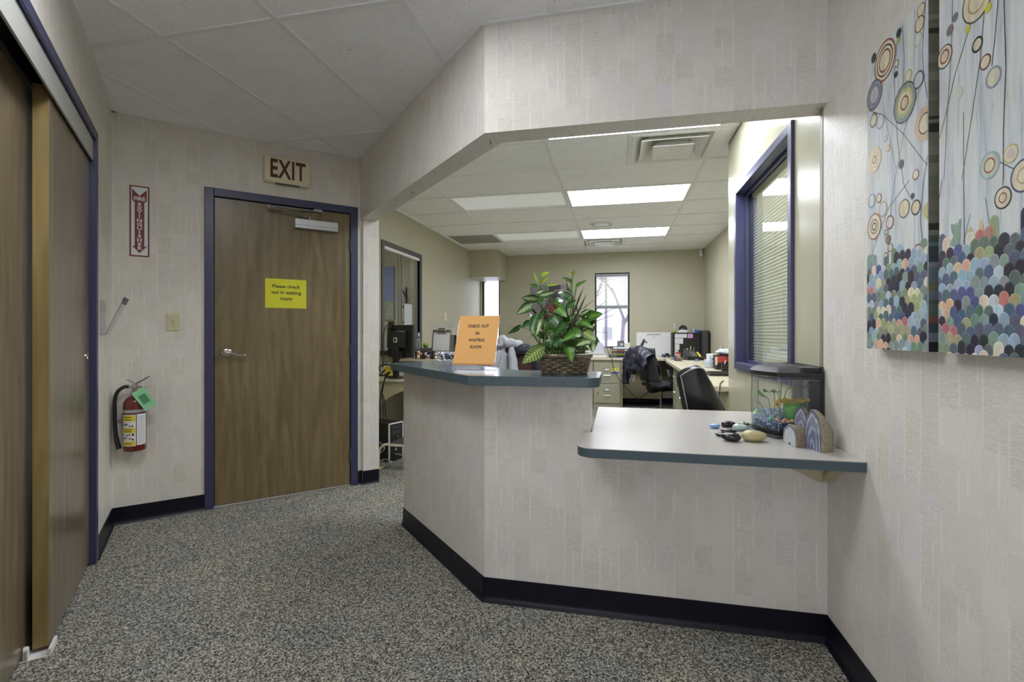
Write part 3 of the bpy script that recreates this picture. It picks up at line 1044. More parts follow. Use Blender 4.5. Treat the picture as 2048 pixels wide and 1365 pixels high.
# ================================================================== WINDOWS
# interior window with blinds in the glossy wall
w1 = sroot('window_1')
FX = XR
y0, y1, z0, z1 = 2.502, 3.633, 0.972, 2.222
m = MB()
fw = 0.05
m.box(FX - 0.016, y0, z0, FX + 0.12, y0 + fw, z1).box(FX - 0.016, y1 - fw, z0, FX + 0.12, y1, z1)
m.box(FX - 0.016, y0 + fw, z1 - fw, FX + 0.12, y1 - fw, z1).box(FX - 0.016, y0 + fw, z0, FX + 0.12, y1 - fw, z0 + fw)
m.build('window_frame', M['navy'], w1, bevel=0.004)
m = MB()
ya, yb, za, zb = y0 + fw, y1 - fw, z0 + fw, z1 - fw
for (a, b, c, d) in ((ya, za, ya + 0.016, zb), (yb - 0.016, za, yb, zb), (ya, zb - 0.016, yb, zb), (ya, za, yb, za + 0.016)):
    m.box(FX + 0.045, a, b, FX + 0.065, c, d)
m.build('glazing_stop', M['navy'], w1, bevel=0.002)
MB().box(FX + 0.070, ya, za, FX + 0.075, yb, zb).build('pane', M['glass'], w1)
bl = MB().box(FX + 0.085, ya + 0.004, zb - 0.03, FX + 0.112, yb - 0.004, zb - 0.004).build('blind_headrail', M['blind'], w1)
nsl = 54
sl = MB()
sl.grid(lambda u, v: ((v - 0.5) * 0.012, (u - 0.5) * (yb - ya - 0.03), 0.0225 * (v - 0.5) + 0.003 * (1 - (2 * v - 1) ** 2)), 1, 4)
for k in range(nsl):
    z = za + 0.012 + (zb - za - 0.05) * k / (nsl - 1)
    if k == 0:
        s0 = sl.build('slat', M['blind'], w1, loc=(FX + 0.098, (ya + yb) / 2, z), smooth=True)
    else:
        c = s0.copy(); COL.objects.link(c); c.location.z = z
m = MB()
for y in (ya + 0.12, (ya + yb) / 2, yb - 0.12): m.cyl((FX + 0.089, y, za), (FX + 0.089, y, zb), 0.0008, n=5)
m.build('ladder_cord', M['white'], w1)

# sliding reception glass in the left office wall
w2 = sroot('window_2')
y0, y1, z0, z1 = 4.781, 5.865, 1.028, 2.222
m = MB(); fw = 0.055
m.box(-2.512, y0, z0, XL + 0.016, y0 + fw, z1).box(-2.512, y1 - fw, z0, XL + 0.016, y1, z1).box(-2.512, y0 + fw, z1 - fw, XL + 0.016, y1 - fw, z1)
m.build('window_frame', M['bronze'], w2, bevel=0.003)
MB().box(-2.62, y0 - 0.02, 0.981, XL + 0.16, y1 + 0.03, 1.028).build('window_sill', M['dark'], w2, bevel=0.003)
MB().box(-2.510, y0 + fw, z1 - fw - 0.032, XL + 0.005, y1 - fw, z1 - fw).build('slide_track', M['white'], w2)
ym = 5.30
for (xx, ya, yb) in ((-2.484, y0 + fw, ym + 0.03), (-2.500, ym - 0.03, y1 - fw)):
    p = MB().box(xx - 0.003, ya, 1.03, xx + 0.003, yb, z1 - fw - 0.03).build('pane', M['glass'], w2)
    MB().box(xx - 0.006, ya - 0.001, 1.03, xx + 0.006, ya + 0.012, z1 - fw - 0.03).box(xx - 0.006, yb - 0.012, 1.03, xx + 0.006, yb + 0.001, z1 - fw - 0.03).build('pane_edge', M['grey'], p)


def outer_window(name, x0, x1, z0, z1, mid=None):
    w_ = sroot(name)
    m = MB(); f = 0.030
    y0_, y1_ = YB + 0.045, YB + 0.105
    m.box(x0, y0_, z0, x0 + f, y1_, z1).box(x1 - f, y0_, z0, x1, y1_, z1).box(x0, y0_, z0, x1, y1_, z0 + f).box(x0, y0_, z1 - f, x1, y1_, z1)
    if mid: m.box(x0, y0_, mid - 0.015, x1, y1_, mid + 0.015)
    m.build('window_frame', M['print'], w_, bevel=0.002)
    MB().box(x0, YB + 0.07, z0, x1, YB + 0.076, z1).build('pane', M['glass'], w_)
    return w_


w3 = outer_window('window_3', -0.385, 0.208, 0.95, 2.262)
MB().box(-0.372, YB + 0.004, 2.20, 0.195, YB + 0.036, 2.245).build('blind_headrail', M['grey'], w3)
s0 = None
for k in range(24):
    z = 1.70 + (2.19 - 1.70) * k / 23
    if s0 is None:
        q = MB(); q.grid(lambda u, v: ((u - 0.5) * 0.545, (v - 0.5) * 0.024, 0.002 * (1 - (2 * v - 1) ** 2)), 1, 4)
        s0 = q.build('slat', M['blind'], w3, loc=(-0.0885, YB + 0.02, z), smooth=True)
        s0.rotation_euler = (radians(-32), 0, 0)
    else:
        c = s0.copy(); COL.objects.link(c); c.location.z = z
MB().box(-0.367, YB + 0.006, 1.640, 0.19, YB + 0.034, 1.690).build('blind_bottom_rail', M['grey'], w3, bevel=0.003)
w4 = outer_window('window_4', -2.44, -2.10, 0.93, 2.30)

# ================================================================== OUTSIDE (seen through the two back windows)
gmb = MB()
def gfn(u, v):
    x = -14 + 26 * u; y = 8.9 + 34 * v
    return (x, y, -0.35 + 0.10 * sin(x * 0.7 + y * 0.4) + (0.5 if v > 0.6 else 0) * (v - 0.6))
gmb.grid(gfn, 24, 24, uv=False)
struct(gmb.build('snowy_ground', M['snow'], smooth=True))
struct(MB().box(-30, -40, -0.40, 25, -3.4, -0.30).build('snow_bounce_plane', M['snow']))  # unseen snow plane added to bounce daylight through the lobby window
rt = random.Random(3)


def tree(x, y, h, label, seed):
    r = random.Random(seed)
    t = thing('bare_tree', label, 'tree', (x, y, -0.35), 0, None)
    trunk = MB(); br = MB()
    def grow(p, d, L, rad, depth, mb):
        q = p + d * L
        mid = p + d * (L * 0.5) + Vector((r.uniform(-.06, .06), r.uniform(-.06, .06), 0)) * L
        mb.tube([p, mid, q], [rad, rad * 0.85, rad * 0.65], 5 if depth else 8)
        if depth >= 4: return
        n = 3 if depth < 3 else 2
        for k in range(n):
            nd = (d + Vector((r.uniform(-.75, .75), r.uniform(-.75, .75), r.uniform(0.05, .55)))).normalized()
            grow(q - d * (L * r.uniform(0, .3)), nd, L * r.uniform(.55, .8), rad * .55, depth + 1, br)
    grow(Vector((0, 0, 0)), Vector((0.04, 0, 1)), h * 0.34, h * 0.017, 0, trunk)
    trunk.build('trunk', M['bark'], t, smooth=True)
    o = br.build('branches', M['bark'], t, smooth=True)
    o['kind'] = 'stuff'
    return t


tree(0.18, 21.5, 6.5, 'bare winter tree seen through the right half of the narrow back window', 11)
tree(-1.9, 27.0, 8.0, 'bare winter tree farther off, behind the thin pole outside', 5)
tree(-6.02, 19.5, 7.0, 'bare winter tree seen through the corner window left of the orange sign', 21)
t = thing('utility_pole', 'thin dark pole standing in the snow outside the back window', 'pole', (-0.42, 19.0, -0.35))
MB().cyl((0, 0, 0), (0, 0, 5.5), 0.055, 0.04).build('shaft', M['bark'], t)
m = MB().box(-0.35, -0.03, 4.9, 0.35, 0.03, 4.98); m.build('cross_arm', M['bark'], t)
t = thing('distant_house', 'pale house with a low roof far outside the back window', 'house', (-0.9, 36, -0.2))
pl = plain('pale_siding', (206, 206, 222), 0.8)
MB().box(-5, 0, 0, 5, 5, 2.3).build('house_wall', pl, t)
MB().prism_y([(-5.4, 2.3), (5.4, 2.3), (3.6, 3.4), (-3.6, 3.4)], -0.3, 5.3).build('roof', plain('snowy_roof', (176, 176, 196), 0.8), t)
for x in (-2.6, 0.2, 2.4): MB().box(x - 0.35, -0.02, 0.9, x + 0.35, 0.02, 1.8).build('house_window', M['grey'], t)
for k, (x, y) in enumerate(((-0.60, 13.2), (-0.30, 13.8))):
    t = thing('garden_shrub', ('small dark leafless shrub in the snow left of the other one', 'small dark leafless shrub in the snow by the pole')[k], 'shrub', (x, y, -0.35))
    m = MB(); r = random.Random(40 + k)
    for i in range(26):
        a = r.uniform(0, 2 * pi); q = Vector((cos(a) * r.uniform(.05, .3), sin(a) * r.uniform(.05, .3), r.uniform(.35, .8)))
        m.tube([(0, 0, 0), q * 0.5 + Vector((0, 0, .05)), q], [0.012, 0.009, 0.005], 4)
        m.ball(tuple(q), 0.05, 0.05, 0.06, 6, 4)
    o = m.build('twigs', M['print'], t); o['kind'] = 'stuff'
# ================================================================== FIXTURES ON THE HALL WALLS
def ething(name, label, cat, s_, z, n_=0.0, group=None):
    x, y = epos(s_, n_)
    return thing(name, label, cat, (x, y, z), RE, group)


# fire extinguisher sign
t = ething('fire_extinguisher_sign', 'tall white and red FIRE EXTINGUISHER sign with a downward arrow', 'sign', 0.1405, 1.945, 0.001)
MB().box(-0.0515, -0.002, -0.229, 0.0515, 0, 0.229).build('sign_plate', M['signred'], t)
MB().box(-0.043, -0.0026, -0.2205, 0.043, -0.002, 0.2205).build('sign_field', M['signwhite'], t)
arrow = [(-0.038, 0.207), (0, 0.165), (0.038, 0.207), (0.038, 0.132), (0.025, 0.122), (0.025, -0.162), (0.038, -0.162), (0, -0.207), (-0.038, -0.162), (-0.025, -0.162), (-0.025, 0.122), (-0.038, 0.132)]
MB().prism_y(arrow, -0.0032, -0.0026).build('arrow', M['signred'], t)
lt = MB()
lt.join(text_mb('FIRE', 0.0335, 0.0006, 0.0012), Matrix.Translation((0, -0.0035, 0.1445)))
for i, ch in enumerate('EXTINGUISHER'):
    lt.join(text_mb(ch, 0.0290, 0.0006, 0.0010, sx=1.28), Matrix.Translation((0, -0.0035, 0.108 - 0.0258 * i)))
lt.build('lettering', M['signwhite'], t)

# light switch
t = ething('light_switch', 'ivory light switch plate on the wall left of the exit door', 'light switch', 0.3205, 1.293)
MB().box(-0.0375, -0.006, -0.058, 0.0375, 0, 0.058).build('switch_plate', M['ivory'], t, bevel=0.003)
MB().prism_x([(-0.006, -0.012), (-0.006, 0.012), (-0.016, 0.007), (-0.013, 0.001)], -0.005, 0.005).build('toggle', M['ivory'], t)
for z in (-0.03, 0.03): MB().cyl((0, -0.0075, z), (0, -0.005, z), 0.003, n=10).build('screw', M['steel'], t)

# exit sign
t = ething('exit_sign', 'cream EXIT sign with dark red letters above the exit door', 'sign', 1.0155, 2.413)
MB().box(-0.157, -0.055, -0.094, 0.157, 0, 0.094).build('sign_housing', M['exitwhite'], t, bevel=0.012, seg=3)
MB().box(-0.08, -0.040, -0.099, 0.085, -0.015, -0.093).build('lamp_slot', M['dark'], t)
text_mb('EXIT', 0.186, 0.002, 0.0042, sx=0.60, spacing=1.08).build('lettering', M['exitred'], t, loc=(0, -0.056, 0))

# yellow paper on the door
t = ething('paper_notice', 'bright yellow paper notice taped on the exit door', 'notice', 1.012, 1.513, -0.0022)
MB().box(-0.141, -0.0004, -0.108, 0.141, 0, 0.108).build('paper', M['yellow'], t)
for txt, x, z in (('Please check', 0.0, 0.052), ('out in waiting', 0.0, 0.008), ('room', 0.0, -0.037)):
    lt = MB(); lt.join(bold_text(txt, 0.0330, 0.0008, depth=0.0004, sx=1.12), Matrix.Translation((x, -0.0007, z)))
    lt.build('lettering', M['print'], t)
MB().box(-0.003, -0.0009, -0.0065, 0.105, -0.0005, -0.0052).build('underline', M['print'], t)
MB().box(-0.042, -0.0009, -0.0515, 0.042, -0.0005, -0.0502).build('underline', M['print'], t)

# fire extinguisher
t = ething('fire_extinguisher', 'dark red fire extinguisher with a green tag hung in the corner', 'fire extinguisher', 0.1235, 0.478, 0.078)
R0 = 0.0595
m = MB()
m.lathe([(0.048, 0.0), (0.056, 0.002), (R0, 0.010), (R0, 0.285), (0.057, 0.310), (0.047, 0.330), (0.030, 0.343), (0.022, 0.348), (0.022, 0.356)], 36)
m.build('cylinder', M['extred'], t, smooth=40)
m = MB()
m.lathe([(0.019, 0.352), (0.021, 0.358), (0.021, 0.372), (0.016, 0.376), (0.016, 0.395), (0.020, 0.398), (0.020, 0.412), (0.012, 0.418)], 20)
m.cyl((-0.012, 0, 0.402), (-0.04, -0.006, 0.404), 0.008)
m.cyl((0, -0.016, 0.385), (0, -0.030, 0.385), 0.015, n=20)
m.build('valve', M['chrome'], t, smooth=40)
m = MB()
m.tube([(-0.008, 0, 0.412), (0.01, 0, 0.424), (0.035, -0.004, 0.438), (0.075, -0.008, 0.466)], [0.006, 0.005, 0.005, 0.004], 8, smooth_pts=3)
m.tube([(0.004, 0.002, 0.415), (-0.015, 0, 0.432), (-0.04, 0, 0.450)], 0.0035, 8, smooth_pts=3)
m.tube([(0.012, 0, 0.402), (0.03, -0.006, 0.398), (0.042, -0.01, 0.390)], 0.006, 8)
m.build('squeeze_handle', M['steel'], t, smooth=50)
m = MB()
m.tube([(-0.030, -0.004, 0.404), (-0.055, -0.006, 0.403), (-0.085, -0.008, 0.375), (-0.099, -0.006, 0.325), (-0.100, 0, 0.25), (-0.099, 0.004, 0.16), (-0.092, 0.002, 0.085)], 0.0105, 10, smooth_pts=5)
m.build('hose', M['rubber'], t, smooth=True)
MB().tube([(-0.093, 0.002, 0.095), (-0.086, 0, 0.055), (-0.078, -0.002, 0.018)], [0.012, 0.013, 0.0135], 12).build('nozzle', M['rubber'], t, smooth=40)
m = MB()
m.lathe([(R0 + 0.0015, 0.243), (R0 + 0.0015, 0.262)], 36, cap=False)
m.box(-0.082, -0.012, 0.243, -0.058, -0.004, 0.262)
m.box(-0.030, R0 - 0.004, 0.18, 0.030, 0.078, 0.33)
m.build('wall_bracket', M['alum'], t, smooth=40)


def arc_patch(a0, a1, z0, z1, r, n=10):
    mm = MB()
    mm.grid(lambda u, v: (r * sin(a0 + (a1 - a0) * u), -r * cos(a0 + (a1 - a0) * u), z0 + (z1 - z0) * v), n, 1, uv=False)
    return mm


lw = MB(); lk = MB(); rng = random.Random(5)
A0, A1 = radians(-66), radians(8)
for (za, zb) in ((0.040, 0.066), (0.118, 0.150), (0.190, 0.228)): arc_patch(A0, A1, za, zb, R0 + 0.0009).build('yellow_label', M['labely'], t, smooth=True)
lw.join(arc_patch(radians(-69), radians(10), 0.036, 0.232, R0 + 0.0005))
arc_patch(radians(14), radians(70), 0.040, 0.234, R0 + 0.0005).build('white_label', M['page'], t, smooth=True)
for (za, zb) in ((0.068, 0.092), (0.100, 0.114), (0.155, 0.172)):
    for k in range(4):
        a = radians(-60 + 17 * k + rng.uniform(-2, 2)); z = rng.uniform(za, zb - 0.006)
        lk.join(arc_patch(a, a + radians(rng.uniform(5, 12)), z, z + rng.uniform(.006, .013), R0 + 0.0013, 3))
for z in (0.050, 0.126, 0.138, 0.200, 0.215): lk.join(arc_patch(radians(-56), radians(-10), z, z + 0.004, R0 + 0.0013, 6))
for k in range(15): lk.join(arc_patch(radians(20), radians(62 - rng.uniform(0, 12)), 0.050 + 0.0118 * k, 0.0516 + 0.0118 * k, R0 + 0.0009, 5))
lw.build('white_label', M['page'], t, smooth=True); lk.build('label_print', M['print'], t)
g = MB().box(-0.036, -0.0008, -0.066, 0.036, 0.0008, 0.066).box(-0.02, -0.0012, -0.03, 0.02, -0.0008, 0.03, 1).build('inspection_tag', [M['tag'], plain('green_card_print', (84, 150, 100), 0.6)], t, loc=(0.052, -0.066, 0.328), rot=(0, radians(-32), 0))
MB().tube([(0, -0.02, 0.39), (0.015, -0.05, 0.385), (0.02, -0.064, 0.378)], 0.0012, 5).build('tag_tie', M['steel'], t)

# clear brochure holder in the left corner
x, y = lpos(0.36, 0.0)
t = thing('brochure_holder', 'clear plastic brochure holder on the wall above the fire extinguisher', 'brochure holder', (x, y, 1.21), RL)
m = MB()
m.box(-0.075, -0.004, 0, 0.115, -0.001, 0.195)
m.build('back_plate', M['acrylic'], t)
m = MB()
prof = [(-0.001, 0.0), (-0.022, 0.0), (-0.108, 0.215), (-0.105, 0.217), (-0.020, 0.004), (-0.001, 0.004)]
m.prism_x([(p[0], p[1]) for p in prof], -0.075, 0.115)
m.build('front_plate', M['acrylic'], t)
m = MB()
for x0 in (-0.0765, 0.113):
    m.prism_x([(-0.004, 0.002), (-0.020, 0.002), (-0.098, 0.19), (-0.094, 0.192)], x0, x0 + 0.0035)
m.build('side_wall', M['acrylic'], t)
MB().prism_x([(-0.107, 0.214), (-0.111, 0.213), (-0.096, 0.176), (-0.093, 0.178)], -0.077, 0.117).build('edge_trim', M['dark'], t)
MB().prism_x([(-0.0215, 0.0), (-0.025, 0.0), (-0.1005, 0.186), (-0.097, 0.187)], -0.078, -0.073).build('lit_edge', M['grey'], t)
for xx in (-0.05, 0.09): MB().cyl((xx, -0.006, 0.14), (xx, -0.003, 0.14), 0.004, n=10).build('screw', M['steel'], t)

# light switch in the office
t = thing('light_switch', 'cream light switch plate on the office wall left of the orange sign', 'light switch', (XL, 6.77, 1.455), radians(90))
MB().box(-0.040, -0.006, -0.058, 0.040, 0, 0.058).build('switch_plate', M['exitwhite'], t, bevel=0.003)
MB().box(-0.005, -0.014, -0.010, 0.005, -0.006, 0.010).build('toggle', M['ivory'], t)

# ================================================================== PAIR OF CANVASES ON THE RIGHT WALL
PX = 0.771


def canvas_mat():
    c = NT('painted_canvas')
    v = c.mapping((1, 1, 1), 'Object')
    mp = c.new('ShaderNodeMapping'); mp.inputs['Scale'].default_value = (1, 46, 3.2); c.link(v, mp.inputs[0])
    n1 = c.noise(mp.outputs[0], 1.0, 4.0, 0.65, 0.5)
    mp2 = c.new('ShaderNodeMapping'); mp2.inputs['Scale'].default_value = (1, 150, 16); c.link(v, mp2.inputs[0])
    n2 = c.noise(mp2.outputs[0], 1.0, 3.0, 0.6)
    n3 = c.noise(v, 6.5, 2.0, 0.5)
    a = c.ramp(n1, [(0.30, lin((168, 178, 188))), (0.48, lin((205, 211, 214))), (0.62, lin((218, 221, 218))), (0.78, lin((196, 202, 196)))])
    warm = c.ramp(n3, [(0.52, (1, 1, 1)), (0.72, (0.98, 0.95, 0.84))])
    a = c.mix(1.0, a, warm, 'MULTIPLY')
    sc = c.ramp(n2, [(0.64, 0.0), (0.74, 1.0)])
    c.col(c.mix(c.math('MULTIPLY', sc, 0.45), a, lin((120, 136, 156))))
    c.bump(n2, 0.1, 0.0006)
    return c.set(0.55, spec=0.3)


CANV = canvas_mat()
pm = NT('canvas_print_paint')
at_ = pm.new('ShaderNodeVertexColor', layer_name='Col')
vv = pm.mapping((1, 60, 14), 'Object')
pn = pm.noise(vv, 1.0, 3.0, 0.6)
pm.col(pm.mix(1.0, at_.outputs[0], pm.ramp(pn, [(0.3, 0.80), (0.7, 1.10)]), 'MULTIPLY'))
PRINT = pm.set(0.5, spec=0.3)


def cpt(px, py):
    d = ray(px, py); k = PX / d.x
    return (d.y * k, EYE + d.z * k)


def z4(x, y): return (1700 + x * 348 / 1320, y * 360 / 1365)
def z5(x, y): return (1700 + x * 348 / 1284, 360 + y * 370 / 1365)


class Print:
    def __init__(s, ya, yb, z0, z1):
        s.m = MB(); s.c = []; s.k = 0; s.b = (ya, yb, z0, z1)

    def clipped(s, poly):
        ya, yb, z0, z1 = s.b
        for a, b, c in ((-1, 0, -ya), (1, 0, yb), (0, -1, -z0), (0, 1, z1)):
            poly = clip(poly, a, b, c)
            if len(poly) < 3: return []
        return poly

    def poly(s, pts, col):
        p = s.clipped(pts)
        if len(p) < 3 or area(p) < 1e-8: return
        s.k += 1
        x = PX - 0.0006 - 0.0000015 * s.k
        s.m.add([(x, q[0], q[1]) for q in p], [tuple(range(len(p)))])
        s.c.append(lin(col))

    def disc(s, c, r, col, n=26, ry=1.0):
        s.poly([(c[0] + r * ry * cos(2 * pi * i / n), c[1] + r * sin(2 * pi * i / n)) for i in range(n)], col)

    def line(s, pts, wd, col):
        for a, b in zip(pts[:-1], pts[1:]):
            a = Vector(a); b = Vector(b); d = (b - a)
            if d.length < 1e-6: continue
            d.normalize(); n = Vector((-d.y, d.x)) * wd / 2
            s.poly([tuple(a - n), tuple(b - n), tuple(b + n), tuple(a + n)], col)


PAL = [((50, 46, 58), 8), ((128, 146, 120), 5), ((158, 180, 192), 6), ((92, 106, 122), 5), ((226, 214, 190), 2), ((218, 180, 152), 2), ((190, 124, 116), 1), ((164, 170, 130), 2), ((84, 94, 136), 2), ((138, 156, 150), 5), ((96, 112, 108), 3), ((190, 204, 214), 3)]
FLAT = [c for c, n in PAL for _ in range(n)]
BRN, BLK, NAVY, OCH, OLV, CRM, RED2, BLG = (124, 74, 56), (48, 48, 50), (78, 80, 112), (184, 160, 112), (168, 170, 104), (222, 212, 184), (150, 84, 68), (140, 152, 172)
# (zoom, x, y, vertical radius, [(fraction, colour)...])
RINGS = [
    (4, 265, 460, 150, [(1, RED2), (.9, CRM), (.76, BLK), (.68, CRM), (.56, RED2), (.46, CRM)]),
    (4, 187, 720, 110, [(1, BRN), (.9, BLG), (.62, (110, 130, 120)), (.54, (196, 190, 196))]),
    (4, 415, 780, 150, [(1, NAVY), (.92, (150, 164, 130)), (.80, BLG), (.72, (190, 196, 130)), (.55, CRM), (.36, RED2), (.27, CRM)]),
    (4, 520, 605, 66, [(1, NAVY), (.82, (200, 204, 210))]),
    (4, 445, 572, 44, [(1, OLV), (.8, CRM)]),
    (4, 540, 75, 50, [(1, BRN), (.86, CRM)]), (4, 530, 182, 60, [(1, BRN), (.84, CRM)]),
    (4, 518, 298, 52, [(1, (176, 190, 176)), (.8, (214, 214, 204))]),
    (4, 570, 935, 132, [(1, (218, 190, 160)), (.60, BLK), (.53, CRM)]),
    (4, 180, 912, 54, [(1, (96, 96, 98)), (.82, OLV), (.7, CRM)]), (4, 230, 920, 56, [(1, BLG), (.82, (206, 210, 214))]),
    (4, 187, 1212, 96, [(1, (222, 196, 140)), (.86, CRM), (.62, (222, 196, 150)), (.5, CRM), (.32, (140, 110, 90)), (.22, CRM)]),
    (4, 290, 1125, 26, [(1, (206, 150, 90)), (.75, CRM)]), (4, 500, 1325, 40, [(1, RED2), (.78, CRM)]), (4, 355, 482, 28, [(1, BLK), (.8, CRM)]),
    (4, 350, 565, 24, [(1, BLK)]), (4, 372, 250, 34, [(1, BLK)]), (4, 370, 305, 22, [(1, OLV)]), (4, 270, 1052, 22, [(1, (150, 150, 130)), (.75, CRM)]),
    (4, 390, 1245, 34, [(1, (70, 70, 70))]), (4, 182, 440, 36, [(1, (70, 76, 66))]),
    (4, 720, 430, 86, [(1, BLK), (.90, CRM), (.62, RED2), (.46, CRM)]),
    (4, 968, 337, 58, [(1, BLK), (.72, CRM)]), (4, 1028, 470, 58, [(1, BRN), (.78, CRM)]), (4, 1090, 585, 80, [(1, BLG), (.80, (214, 210, 184))]),
    (4, 968, -10, 166, [(1, (84, 84, 76)), (.92, CRM), (.62, OCH), (.52, CRM)]),
    (4, 1060, 1255, 104, [(1, (160, 186, 190)), (.84, (196, 206, 180)), (.56, RED2), (.44, CRM)]),
    (4, 1222, 1165, 72, [(1, (190, 188, 120)), (.84, CRM), (.5, (206, 190, 190))]),
    (4, 830, 700, 44, [(1, (214, 214, 200))]), (4, 760, 230, 40, [(1, (128, 118, 120))]), (4, 800, 130, 34, [(1, (128, 118, 120))]),
    (4, 1050, 60, 34, [(1, (206, 206, 70))]), (4, 895, 220, 30, [(1, (196, 200, 80))]),
    (4, 1320, 1330, 128, [(1, NAVY), (.88, CRM), (.5, OCH), (.4, CRM)]),
    (5, 160, 155, 52, [(1, BLG), (.8, (210, 212, 212))]), (5, 215, 135, 36, [(1, RED2), (.76, CRM)]), (5, 243, 215, 58, [(1, OCH), (.84, (206, 214, 216))]),
    (5, 180, 345, 97, [(1, RED2), (.90, CRM), (.56, BRN), (.48, CRM), (.32, BLK), (.22, CRM)]), (5, 295, 312, 52, [(1, RED2), (.78, (214, 214, 208))]),
    (5, 400, 212, 69, [(1, (84, 86, 76)), (.88, (218, 204, 168))]), (5, 487, 203, 58, [(1, (60, 62, 74)), (.78, (218, 204, 168))]),
    (5, 585, 222, 66, [(1, (190, 172, 96)), (.8, (200, 186, 120))]), (5, 502, 528, 57, [(1, RED2), (.78, (206, 206, 206))]),
    (5, 270, 385, 21, [(1, BLK), (.7, CRM)]), (5, 283, 440, 34, [(1, BLK), (.8, (150, 124, 96))]), (5, 300, 500, 32, [(1, BLK), (.82, CRM)]), (5, 265, 565, 31, [(1, BLK), (.82, CRM)]),
    (5, 463, 118, 22, [(1, BLK)]), (5, 1130, 132, 83, [(1, BLK), (.86, CRM), (.48, RED2), (.36, CRM)]),
]
LINES = [
    (4, 3, [(575, 0), (550, 400), (565, 600), (600, 790)]), (4, 3, [(398, 195), (412, 420), (408, 640)]), (4, 3, [(368, 240), (335, 560), (345, 850), (370, 1150), (405, 1365)]),
    (4, 3, [(145, 840), (250, 870), (400, 1010), (560, 1220), (620, 1280)]), (4, 2, [(580, 560), (470, 830), (420, 960), (340, 1365)]), (4, 2, [(255, 810), (290, 1000), (350, 1280)]),
    (4, 2.5, [(780, 0), (770, 400), (740, 850), (715, 1365)]), (4, 3, [(920, 170), (800, 560), (730, 860), (680, 1050)]), (4, 3, [(1020, 90), (990, 450), (930, 850), (850, 1365)]),
    (4, 3.5, [(1125, 0), (1100, 300), (1078, 500)]), (4, 4, [(1170, 0), (1185, 500), (1165, 1000), (1165, 1365)]), (4, 3, [(862, 850), (865, 1365)]), (4, 3, [(1140, 1230), (1260, 1290)]), (4, 3, [(630, 1090), (590, 1180), (560, 1365)]),
    (5, 2.5, [(440, 0), (290, 200), (200, 430), (130, 665)]), (5, 2.5, [(330, 0), (290, 330), (285, 620)]), (5, 3, [(385, 0), (420, 80), (465, 155)]), (5, 4, [(545, 0), (520, 300), (535, 450), (555, 585)]),
    (5, 4, [(840, 0), (845, 400), (850, 575)]), (5, 2, [(890, 250), (850, 420), (790, 590)]), (5, 3, [(1130, 0), (1130, 45)]), (5, 2, [(1000, 130), (1045, 420)]), (5, 2, [(235, 345), (275, 460), (283, 600)]), (5, 3, [(680, 0), (662, 135)]),
]


